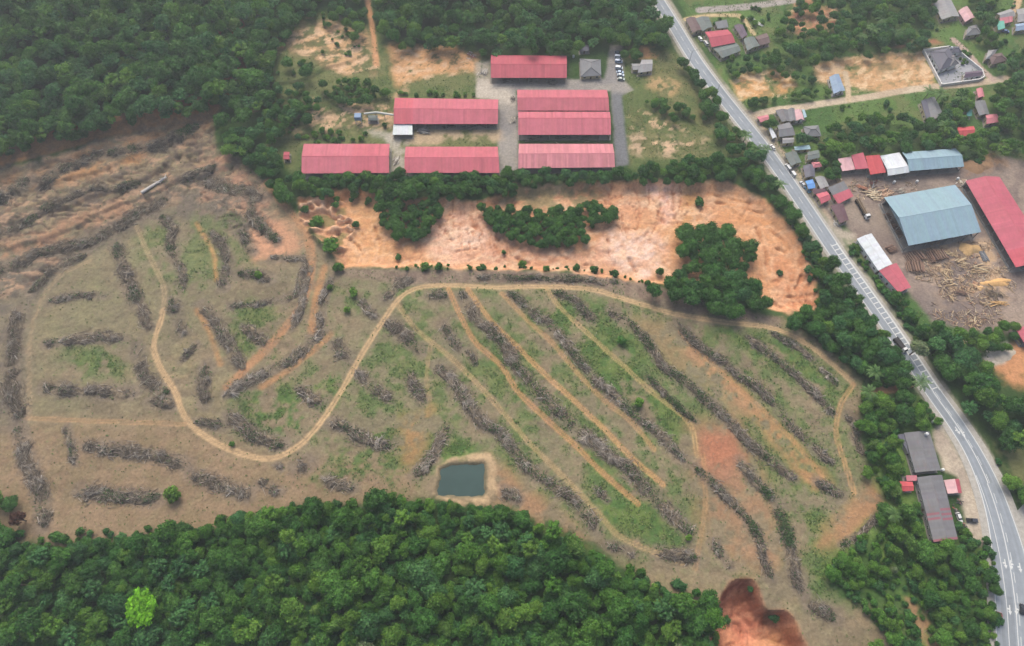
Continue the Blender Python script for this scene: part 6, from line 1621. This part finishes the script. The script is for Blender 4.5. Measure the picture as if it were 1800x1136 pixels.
for i, k in enumerate(keys):
    oi = N.new('GeometryNodeObjectInfo'); oi.transform_space = 'ORIGINAL'; oi.inputs['Object'].default_value = spec[k]; oi.inputs['As Instance'].default_value = True
    cm = N.new('FunctionNodeCompare'); cm.data_type = 'INT'; cm.operation = 'EQUAL'
    ins = [s for s in cm.inputs if s.enabled and s.type == 'INT']
    L.new(idx_s, ins[0]); ins[1].default_value = i
    ip = N.new('GeometryNodeInstanceOnPoints')
    L.new(gi.outputs[0], ip.inputs['Points']); L.new(cm.outputs[0], ip.inputs['Selection']); L.new(oi.outputs['Geometry'], ip.inputs['Instance'])
    L.new(rot_s, ip.inputs['Rotation']); L.new(scl_s, ip.inputs['Scale'])
    L.new(ip.outputs[0], jn.inputs[0])
L.new(jn.outputs[0], go.inputs[0])
md = fo.modifiers.new('scatter', 'NODES'); md.node_group = ng
print('forest mass', len(STUFF))
# ------------------------------------------------------------------ vehicles
_paint = {}
def paint(c):
    if c not in _paint: _paint[c] = simple_mat('car_paint', C(*c), 0.3, 0.5)
    return _paint[c]
M_tyre = simple_mat('tyre_rubber', (0.02, 0.02, 0.02), 0.9)
M_lamp = simple_mat('headlight_glass', C(220, 220, 210), 0.2)
WHEEL = (lambda m: (m.tube((0, -.11, 0), (0, .11, 0), .33, .33, 12), m.me('wheel', M_tyre))[1])(MB())
HLAMP = MB().box(0, 0, 0, .12, .4, .18).me('headlight', M_lamp)
def prism(prof, w0, w1, zcut):
    """side outline extruded across the width, narrowing above zcut"""
    m = MB(); n = len(prof)
    L_ = [(x, -(w1 if z > zcut else w0) / 2, z) for x, z in prof]; R_ = [(x, (w1 if z > zcut else w0) / 2, z) for x, z in prof]
    m.add(L_ + R_, [tuple(range(n)), tuple(range(2 * n - 1, n - 1, -1))] + [(i, i + n, (i + 1) % n + n, (i + 1) % n) for i in range(n)])
    return m
def car(u, v, u2, v2, c, label, kind='car', group=None, name='car', cat='car', zoff=.07, rz=None):
    p = G([(u, v), (u2, v2)], 0.7)
    a = math.atan2(p[1][1] - p[0][1], p[1][0] - p[0][0]) if rz is None else rz
    E = empty(name, (p[0][0], p[0][1], p[0][2] + zoff), a, label, cat, group)
    P = paint(c)
    if kind == 'car':
        prism([(-2.15, .3), (-2.2, .75), (-2.05, .95), (-1.5, 1.0), (1.0, .98), (2.0, .85), (2.2, .65), (2.15, .3)], 1.74, 1.66, .8).build('body', P, E)
        prism([(-1.85, .98), (-1.35, 1.42), (.35, 1.44), (1.15, .98)], 1.60, 1.36, 1.2).build('windows', M_glass, E)
        prism([(-1.42, 1.40), (-1.32, 1.47), (.30, 1.49), (.45, 1.40)], 1.42, 1.34, 1.45).build('roof', P, E)
        wx, L = 1.32, 2.17
    elif kind == 'van':
        prism([(-2.3, .35), (-2.35, 1.0), (-2.3, 1.15), (1.6, 1.1), (2.3, .95), (2.35, .4)], 1.85, 1.80, .9).build('body', P, E)
        prism([(-2.28, 1.12), (-2.15, 1.72), (.85, 1.75), (1.65, 1.1)], 1.78, 1.6, 1.4).build('windows', M_glass, E)
        prism([(-2.2, 1.68), (-2.1, 1.85), (.7, 1.87), (.98, 1.68)], 1.68, 1.58, 1.8).build('roof', P, E)
        wx, L = 1.45, 2.3
    else:                                                        # pickup
        prism([(-2.5, .4), (-2.5, .95), (.2, .98), (1.2, 1.0), (2.4, .92), (2.5, .5), (2.45, .4)], 1.85, 1.78, .9).build('body', P, E)
        prism([(-.55, .98), (-.35, 1.62), (.75, 1.64), (1.35, 1.0)], 1.68, 1.46, 1.3).build('windows', M_glass, E)
        prism([(-.42, 1.6), (-.35, 1.7), (.7, 1.72), (.82, 1.6)], 1.52, 1.44, 1.65).build('roof', P, E)
        MB().box(-1.5, 0, .97, 1.75, 1.5, .06).build('load_bed', M_dark, E)
        wx, L = 1.55, 2.45
    for sx in (-1, 1):
        for sy in (-1, 1): obj('wheel', WHEEL, E, (sx * wx, sy * .82, .33))
    for sy in (-1, 1): obj('headlight', HLAMP, E, (L, sy * .6, .72))
    return E
GC = 'vehicles parked in a row beside the factory drive'
for i, (u, v, c, lab, k) in enumerate([(1086.5, 93, (90, 106, 124), 'dark blue grey car at the far end of the parked row by the drive', 'car'), (1087, 100, (214, 224, 236), 'pale van second from the far end of the parked row', 'van'), (1087.5, 108, (196, 214, 236), 'light blue white van third from the far end of the parked row', 'van'),
                                        (1088, 119.5, (220, 230, 238), 'white van fourth in the parked row, after the gap', 'van'), (1090, 127, (170, 196, 222), 'pale blue car fifth in the parked row', 'car'), (1091, 132, (206, 220, 232), 'silvery white car sixth in the parked row', 'car'), (1092, 139, (176, 190, 182), 'greenish grey car at the near end of the parked row', 'car')]):
    car(u, v, u + 20, v + 2.5, c, lab, k, GC, name='parked_car', cat='car')
GP = 'cars along the highway verge'
car(1385, 294, 1375, 280, (232, 234, 232), 'white van parked on the verge, upper of the white pair', 'van', GP)
car(1389.5, 300, 1380, 287, (40, 42, 46), 'black car squeezed between the two white vehicles', 'car', GP)
car(1393.5, 305, 1384, 292, (228, 230, 228), 'white van parked on the verge, lower of the white pair', 'van', GP)
car(1358, 259, 1348, 245, (232, 232, 228), 'white car at the roadside by the yellowish yard', 'car', GP)
car(1411, 324, 1401, 310, (206, 210, 214), 'silver car in front of the bright blue roof', 'car', GP)
car(1420, 333, 1412, 322, (120, 190, 226), 'light blue car below the bright blue roof', 'car', GP)
car(1231, 68, 1225, 58, (226, 232, 230), 'white car on the forecourt of the top cluster, upper one', 'car', GP)
car(1241, 76, 1235, 66, (230, 230, 230), 'white van on the forecourt of the top cluster, lower one', 'van', GP)
car(1768, 55, 1780, 57, (96, 120, 170), 'blue car below the teal roofed shed', 'car')
car(1757, 1086, 1757, 1120, (150, 56, 58), 'dark red car on the left shoulder at the bottom', 'car')
car(1797, 1071, 1797, 1040, (44, 46, 52), 'black car at the right edge of the highway near the bottom', 'car')
car(1709, 915, 1740, 917, (62, 66, 74), 'dark grey pickup on the gravel forecourt', 'pickup', name='pickup_truck', cat='pickup')
car(1686, 910, 1690, 920, (226, 226, 222), 'small white car against the side of the longest workshop', 'car')
# lorry on the highway
p = G([(1583, 607), (1590, 616)], 1.2); a = math.atan2(p[1][1] - p[0][1], p[1][0] - p[0][0])
E = empty('lorry', (p[0][0], p[0][1], .07), a, 'lorry with dark cargo bed and white cab driving on the highway', 'lorry')
Pw = paint((226, 228, 228))
prism([(2.0, .6), (2.0, 2.5), (3.3, 2.55), (3.9, 1.7), (3.95, .6)], 2.2, 2.1, 1.8).build('cab', Pw, E)
prism([(3.36, 2.5), (3.92, 1.72), (3.98, 1.75), (3.42, 2.52)], 2.0, 1.9, 2.3).build('windscreen', M_glass, E)
MB().box(-1.2, 0, .85, 6.2, 2.3, .25).build('cargo_bed', M_dark, E)
for y in (-1.12, 1.12): MB().box(-1.2, y, 1.45, 6.2, .08, 1.0).build('side_board', simple_mat('lorry_board', C(70, 66, 64)), E)
MB().box(-1.2, 0, 1.35, 5.8, 2.0, .9).build('cargo', simple_mat('tarpaulin', C(54, 52, 54)), E)
for x in (2.9, -2.6, -3.6):
    for y in (-1, 1): o = obj('wheel', WHEEL, E, (x, y * 1.0, .45)); o.scale = (1.4, 1.6, 1.4)
# log truck in the sawmill
M_bark2 = attr_mat('log_bark', 0.9, 0, 1, .1, .2, 1.5)
def log_me(key, L, r, c):
    return shared(('log', key), lambda: MB().tube((-L / 2, 0, 0), (L / 2, 0, 0), r, r * .85, 8, tuple(c)).me('log', M_bark2))
p = G([(1516, 367), (1528, 388)], 1.2); a = math.atan2(p[1][1] - p[0][1], p[1][0] - p[0][0])
E = empty('log_truck', (p[0][0], p[0][1], p[0][2] + .05), a, 'long log truck with white cab parked in the sawmill yard', 'truck')
prism([(4.6, .6), (4.6, 2.7), (6.0, 2.75), (6.7, 1.8), (6.75, .6)], 2.4, 2.3, 1.9).build('cab', Pw, E)
prism([(6.06, 2.7), (6.7, 1.82), (6.76, 1.85), (6.12, 2.72)], 2.1, 2.0, 2.4).build('windscreen', M_glass, E)
MB().box(-1.2, 0, .95, 11.0, 2.3, .25).build('trailer_bed', M_dark, E)
st = MB().box(0, 0, 1.9, .14, .14, 1.8).me('stake', M_post)
for x in (-6.2, -3, .5, 3.8):
    for y in (-1.12, 1.12): obj('stake', st, E, (x, y, 0))
for i in range(11):
    obj('log', log_me(i % 4, (9.5, 9, 8.6, 9.8)[i % 4], (.22, .26, .2, .24)[i % 4], [C(110, 92, 76), C(140, 122, 100), C(96, 82, 70), C(156, 140, 116)][i % 4]), E, (-1.2 + random.uniform(-.4, .4), -.85 + .42 * (i % 5), 1.32 + .42 * (i // 5)), (0, 0, random.gauss(0, .01)))
for x in (5.6, 3.2, -4.4, -5.6):
    for y in (-1, 1): o = obj('wheel', WHEEL, E, (x, y * 1.05, .48)); o.scale = (1.45, 1.7, 1.45)

# ------------------------------------------------------------------ timber, sawdust and clutter of the sawmill
def log_pile(u, v, u2, v2, n, L, r, cols, label, name='log_pile', cat='log pile', group='log piles of the sawmill yard', rows=4):
    p = G([(u, v), (u2, v2)]); a = math.atan2(p[1][1] - p[0][1], p[1][0] - p[0][0]); W = float(np.hypot(*(p[1] - p[0])[:2])); mid = (p[0] + p[1]) / 2
    E = empty(name, (mid[0], mid[1], float(T(mid[0], mid[1]))), a, label, cat, group)
    per = max(3, n // rows); i = 0
    for z in range(rows):
        k = per - z
        for j in range(k):
            rr = r * random.uniform(.8, 1.15); c = cols[random.randrange(len(cols))]
            obj('log', log_me((label[:12], i % 7), L * random.uniform(.85, 1.1), rr, C(*c)), E, ((j - k / 2 + .5) * W / per, random.uniform(-.4, .4), r + z * r * 1.6), (random.uniform(-.03, .03), 0, math.pi / 2 + random.gauss(0, .06)))
            i += 1
BR = [(146, 118, 102), (128, 106, 94), (160, 134, 116), (112, 94, 86)]
PL = [(206, 182, 146), (190, 164, 128), (216, 198, 164), (170, 146, 118)]
log_pile(1592, 458, 1624, 447, 34, 6.5, .32, BR, 'brown log pile left of the dark gap below the blue barn')
log_pile(1628, 455, 1664, 446, 36, 6.5, .32, BR, 'brown log pile right of the dark gap below the blue barn')
log_pile(1590, 470, 1626, 470, 30, 5.0, .3, BR, 'brown log pile nearer the red office block')
log_pile(1560, 432, 1572, 446, 18, 4.5, .3, BR, 'reddish log stack at the left foot of the blue barn', rows=3)
log_pile(1724, 452, 1734, 450, 14, 6, .22, [(150, 152, 154), (130, 134, 138)], 'grey pipe stack beside the sawdust heap', name='pipe_stack', cat='pipe stack', rows=2)
log_pile(1556, 375, 1584, 418, 30, 3.2, .25, BR, 'long dark timber row along the left side of the blue barn', rows=2)
def planks(u, v, n, L, spread, cols, label, ang=None, name='plank_heap'):
    p = G([(u, v)])[0]
    E = empty(name, p, random.uniform(0, 3.1) if ang is None else ang, label, 'plank heap', 'heaps of sawn offcuts in the yard')
    for i in range(n):
        c = cols[i % len(cols)]
        me = shared((label[:10], i % 6), lambda: MB().box(0, 0, 0, L * random.uniform(.7, 1.2), random.uniform(.22, .5), .1, col=tuple(C(*c))).me('plank', M_bark2))
        obj('plank', me, E, (random.gauss(0, spread * .4), random.gauss(0, spread * .28), .12 + .09 * i * 10 / n + random.uniform(0, .2)), (random.gauss(0, .12), random.gauss(0, .1), random.gauss(0, .3 if ang is not None else .9)))
planks(1672, 447, 30, 3.2, 4.5, PL, 'pale offcut heap between brown logs and sawdust heap')
planks(1690, 462, 26, 4.0, 5.0, PL, 'pale offcut heap below the sawdust heap', .4)
planks(1722, 474, 22, 7.0, 4.5, PL, 'long pale boards stacked in the right half of the yard', .1)
planks(1664, 482, 26, 2.6, 5.0, PL, 'scattered pale offcuts in the middle of the yard, upper group')
planks(1668, 500, 22, 2.4, 5.0, BR + PL[:1], 'scattered brown offcuts in the middle of the yard, lower group')
planks(1714, 503, 16, 2.2, 3.2, [(214, 160, 124), (206, 182, 146)], 'orange pink offcut heap left of the sawdust strip')
planks(1748, 518, 40, 3.0, 5.5, [(120, 108, 92), (104, 92, 80), (140, 126, 104)], 'big dark heap of slabs and bark near the right of the yard')
planks(1752, 534, 14, 6.5, 3.0, [(224, 186, 130), (212, 170, 116)], 'bright tan boards just below the dark bark heap', .1)
planks(1731, 535, 12, 2.4, 3.0, PL, 'small pale heap left of the bright tan boards')
planks(1688, 516, 10, 5.5, 2.5, BR, 'two or three dark beams lying in the lower middle of the yard', .05)
planks(1672, 527, 8, 2.6, 2.0, PL, 'little upright pale offcut heap in the lower yard', 1.4)
planks(1712, 572, 20, 3.0, 4.0, PL + BR, 'mixed offcuts around the dark spot at the lower yard edge')
planks(1690, 598, 10, 3.4, 2.2, PL, 'pale offcuts spilled down the bank below the yard', -1.1)
planks(1535, 343, 34, 4.0, 5.5, [(222, 206, 176), (206, 186, 154)], 'cream board stack between log truck and back sheds', .15)
planks(1555, 341, 22, 4.0, 4.0, [(212, 176, 148), (200, 170, 140)], 'pinkish board stack at the upper left corner of the blue barn', .5)
planks(1582, 338, 18, 2.2, 4.5, [(150, 146, 138), (196, 188, 170)], 'grey crates and boards along the back edge of the blue barn', .2)
planks(1515, 330, 16, 3.4, 3.0, [(196, 140, 112), (170, 120, 96)], 'reddish boards in front of the pinkish red shed', -.6)
planks(1534, 325, 18, 3.0, 4.0, [(110, 60, 58), (150, 150, 150), (90, 82, 78)], 'dark red and grey scrap in front of the red shed', .9)
planks(1473, 318, 10, 4.0, 2.0, PL, 'pale poles at the edge of the sawmill left of the pink shed', -.9)
planks(1470, 395, 10, 2.4, 2.0, [(216, 214, 206), (180, 180, 174)], 'white scrap behind the maroon roofed house', -.8)
planks(1690, 321, 20, 2.6, 4.5, [(214, 194, 166), (236, 230, 214)], 'pale boards between the blue barn and the long red shed')
# loose waste wood strewn over the yard: nobody could count it
q_ = G([(1625, 425), (1745, 425), (1785, 500), (1780, 560), (1690, 585), (1640, 560), (1600, 500)])[:, :2]
ns = 2600
P = np.stack([rng.uniform(q_[:, 0].min(), q_[:, 0].max(), ns), rng.uniform(q_[:, 1].min(), q_[:, 1].max(), ns), np.zeros(ns)], 1)
kp = (sdpoly(q_, P[:, 0], P[:, 1]) > 0) & (fbm(P[:, 0], P[:, 1], 9, 3, 401) + rng.uniform(-.06, .06, ns) > .49)
q2 = G([(1480, 318), (1700, 300), (1690, 330), (1560, 352), (1500, 352)])[:, :2]
P2 = np.stack([rng.uniform(q2[:, 0].min(), q2[:, 0].max(), 900), rng.uniform(q2[:, 1].min(), q2[:, 1].max(), 900), np.zeros(900)], 1)
P = np.vstack([P[kp], P2[(sdpoly(q2, P2[:, 0], P2[:, 1]) > 0) & (fbm(P2[:, 0], P2[:, 1], 9, 3, 403) > .5)]]); ns = len(P)
P[:, 2] = T(P[:, 0], P[:, 1]) + rng.uniform(.08, .35, ns)
cs = np.array([C(214, 190, 156), C(190, 164, 130), C(150, 128, 108), C(120, 102, 90), C(222, 206, 180), C(196, 150, 122)])[rng.choice(6, ns, p=[.25, .22, .2, .15, .1, .08])] * rng.uniform(.8, 1.1, ns)[:, None]
V, F, fcol = sticks(P, rng.uniform(0, 6.28, ns), rng.uniform(.4, 1.7, ns), rng.uniform(.08, .24, ns), rng.normal(0, .06, ns), cs)
o = obj('waste_wood', fast_mesh('waste_wood', V, F, M_bark2, fcol=fcol), kind='stuff')
tag(o, 'waste wood and offcuts strewn over the sawmill yard', 'waste wood')
def sawdust(u, v, rx, ry, h, c, label, rz=0):
    p = G([(u, v)])[0]
    E = empty('sawdust_heap', p, rz, label, 'sawdust heap', 'heaps of sawdust and sand')
    n, k = 22, 7; V = []; F = []
    for j in range(k):
        t = j / (k - 1)
        for i in range(n):
            a = 2 * math.pi * i / n; w = 1 + .16 * math.sin(3 * a + u) + .1 * math.sin(5 * a + v)
            V.append((math.cos(a) * rx * w * (1 - t), math.sin(a) * ry * w * (1 - t), h * (1 - (1 - t) ** 1.6) * random.uniform(.94, 1.06) - .25))
    for j in range(k - 1):
        for i in range(n): F.append((j * n + i, j * n + (i + 1) % n, (j + 1) * n + (i + 1) % n, (j + 1) * n + i))
    obj('heap', fast_mesh('heap', V, F, attr_mat('sawdust', .95, .4, 2, .05, .15, .8, base=tuple(C(*c)))), E)
sawdust(1704, 438, 6.5, 4.0, 2.2, (222, 184, 130), 'smooth tan sawdust heap below the blue barn')
sawdust(1752, 497, 9.5, 2.6, 1.2, (226, 182, 124), 'long tan sawdust strip above the dark bark heap', .12)
sawdust(1728, 430, 3.2, 2.0, 1.0, (206, 178, 146), 'small dull sawdust heap right of the smooth tan one')
sawdust(1722, 506, 2.6, 2.0, 1.0, (226, 186, 136), 'small bright sawdust heap left of the bark heap')
sawdust(1760, 622, 7.5, 5.0, 1.2, (206, 194, 174), 'pale grey sand heap under the red shed at the right edge')
sawdust(1716, 292, 9, 5, 2.0, (168, 136, 104), 'brown soil heap right of the blue gable shed')
# clutter at the factory
planks(745, 231, 60, 3.2, 4.2, [(150, 148, 144), (176, 172, 164), (120, 118, 116)], 'grey timber stack beside the white lean-to', .02, 'timber_stack')
for i, (u, v, w) in enumerate([(790, 221, 9), (830, 221, 10), (862, 221, 6)]): planks(u, v, 26, 3.0, w * .6, [(110, 104, 98), (86, 82, 80), (140, 132, 122)], ['dark board stacks under the eave, left of three', 'dark board stacks under the eave, middle of three', 'dark board stacks under the eave, right of three'][i], .02, 'timber_stack')
for i, (u, v) in enumerate([(890, 142), (930, 142), (970, 143)]): planks(u, v, 24, 2.8, 6, [(120, 114, 108), (96, 92, 88), (150, 142, 130)], ['board stacks in front of the top shed, left of three', 'board stacks in front of the top shed, middle of three', 'board stacks in front of the top shed, right of three'][i], .02, 'timber_stack')
for i, (u, v) in enumerate([(940, 243), (985, 243), (1030, 243)]): planks(u, v, 24, 2.8, 7, [(104, 100, 98), (84, 82, 80), (132, 126, 118)], ['board stacks between the two right hand sheds, left of three', 'board stacks between the two right hand sheds, middle of three', 'board stacks between the two right hand sheds, right of three'][i], .02, 'timber_stack')
planks(698, 282, 26, 2.4, 4.5, [(190, 184, 172), (150, 140, 128), (220, 216, 206)], 'light scrap heap between the two front row sheds', 1.3)
planks(850, 128, 26, 3.2, 4.0, [(160, 156, 150), (196, 190, 180)], 'pale scrap heap at the left end of the top shed', 1.2)
planks(829, 99, 18, 3.0, 3.2, [(224, 222, 214), (190, 120, 112), (150, 140, 130)], 'white and pink scrap on the slope left of the top shed')
planks(903, 175, 18, 1.6, 3.5, [(120, 116, 112), (90, 88, 86)], 'dark crates along the yard road beside the twin sheds, upper', 1.57)
planks(904, 212, 18, 1.6, 3.5, [(150, 146, 140), (90, 88, 86)], 'grey crates along the yard road beside the twin sheds, lower', 1.57)
planks(542, 312, 12, 1.6, 2.0, [(180, 180, 178), (130, 128, 124)], 'grey scrap below the front corner of the leftmost shed')
for a in [(1685, 882, 'scrap and tyres in front of the white and red stall'), (1680, 898, 'dark scrap heap beside the longest workshop'), (1692, 925, 'reddish scrap at the lower corner of the forecourt')]:
    planks(a[0], a[1], 16, 1.2, 2.4, [(96, 92, 88), (150, 146, 140), (170, 100, 84), (70, 70, 70)], a[2], None, 'scrap_heap')
for a in [(1334, 45, 'white boards in the garden behind the top cluster'), (1320, 34, 'white poles near the end of the yellow path')]: planks(a[0], a[1], 7, 3.0, 3.0, [(230, 230, 224)], a[2], -.7)
# water tanks
M_tank = simple_mat('tank_plastic', C(236, 238, 236), 0.4)
TANK = (lambda m: ([m.tube((0, 0, 0), (0, 0, 1.5), .68, .68, 16), m.tube((0, 0, 1.5), (0, 0, 1.75), .68, .3, 16)], m.me('tank', M_tank))[1])(MB())
LID = MB().tube((0, 0, 1.74), (0, 0, 1.84), .28, .28, 12).me('lid', M_tank)
for u, v, h, lab in [(1641, 741, 0, 'white water tank on the grass nearest the road'), (1621, 751, 0, 'white water tank behind the upper workshop, left of a pair'), (1628, 751, 0, 'white water tank behind the upper workshop, right of a pair'),
                     (1629, 763, 4.2, 'white water tank standing on the upper workshop roof'), (1657, 826, 0, 'white water tank at the lower right corner of the upper workshop'), (1008, 99, 0, 'white tank between the top red shed and the grey house'), (1572, 320, 0, 'white tank standing in the sawmill yard below the white shed'), (1612, 319, 0, 'white drum standing in the middle of the sawmill yard'), (1684, 314, 0, 'white drum at the corner of the blue barn and long red shed'), (1673, 84, 3.4, 'white water tank on the rear wing of the villa')]:
    q = G([(u, v)], h + .9)[0]
    E = empty('water_tank', (q[0], q[1], q[2] + h), 0, lab, 'water tank', 'white water tanks')
    obj('tank', TANK, E); obj('lid', LID, E)
# street lamps on the left verge
for u, v, u2, v2, lab in [(1212, 108, 1240, 104, 'street lamp on the left verge at the top of the highway'), (1259, 166, 1285, 160, 'street lamp on the left verge above the lane mouth')]:
    p = G([(u, v), (u2, v2)]); a = math.atan2(p[1][1] - p[0][1], p[1][0] - p[0][0])
    E = empty('street_lamp', p[0], a, lab, 'street lamp', 'street lamps on the highway verge')
    MB().tube((0, 0, -.3), (0, 0, 8), .12, .08, 8).build('pole', M_post, E)
    MB().tube((0, 0, 7.9), (2.4, 0, 8.5), .07, .05, 6).build('arm', M_post, E)
    MB().box(2.7, 0, 8.5, .9, .3, .16).build('lamp_head', M_post, E)

# ------------------------------------------------------------------ a little air
hz = bpy.data.materials.new('haze'); hz.use_nodes = True
t = hz.node_tree; t.nodes.remove(t.nodes['Principled BSDF'])
pv = t.nodes.new('ShaderNodeVolumePrincipled')
pv.inputs['Color'].default_value = (0.86, 0.93, 1.0, 1); pv.inputs['Density'].default_value = HAZE; pv.inputs['Anisotropy'].default_value = 0.3
t.links.new(pv.outputs[0], t.nodes['Material Output'].inputs['Volume'])
zb, zt_ = -40.0, CAM_H + 12
if HAZE > 0:
    v, f = box(0, 500, (zb + zt_) / 2, 9400, 11400, zt_ - zb)
    o = obj('haze', mesh('haze', v, f, hz), kind='stuff')
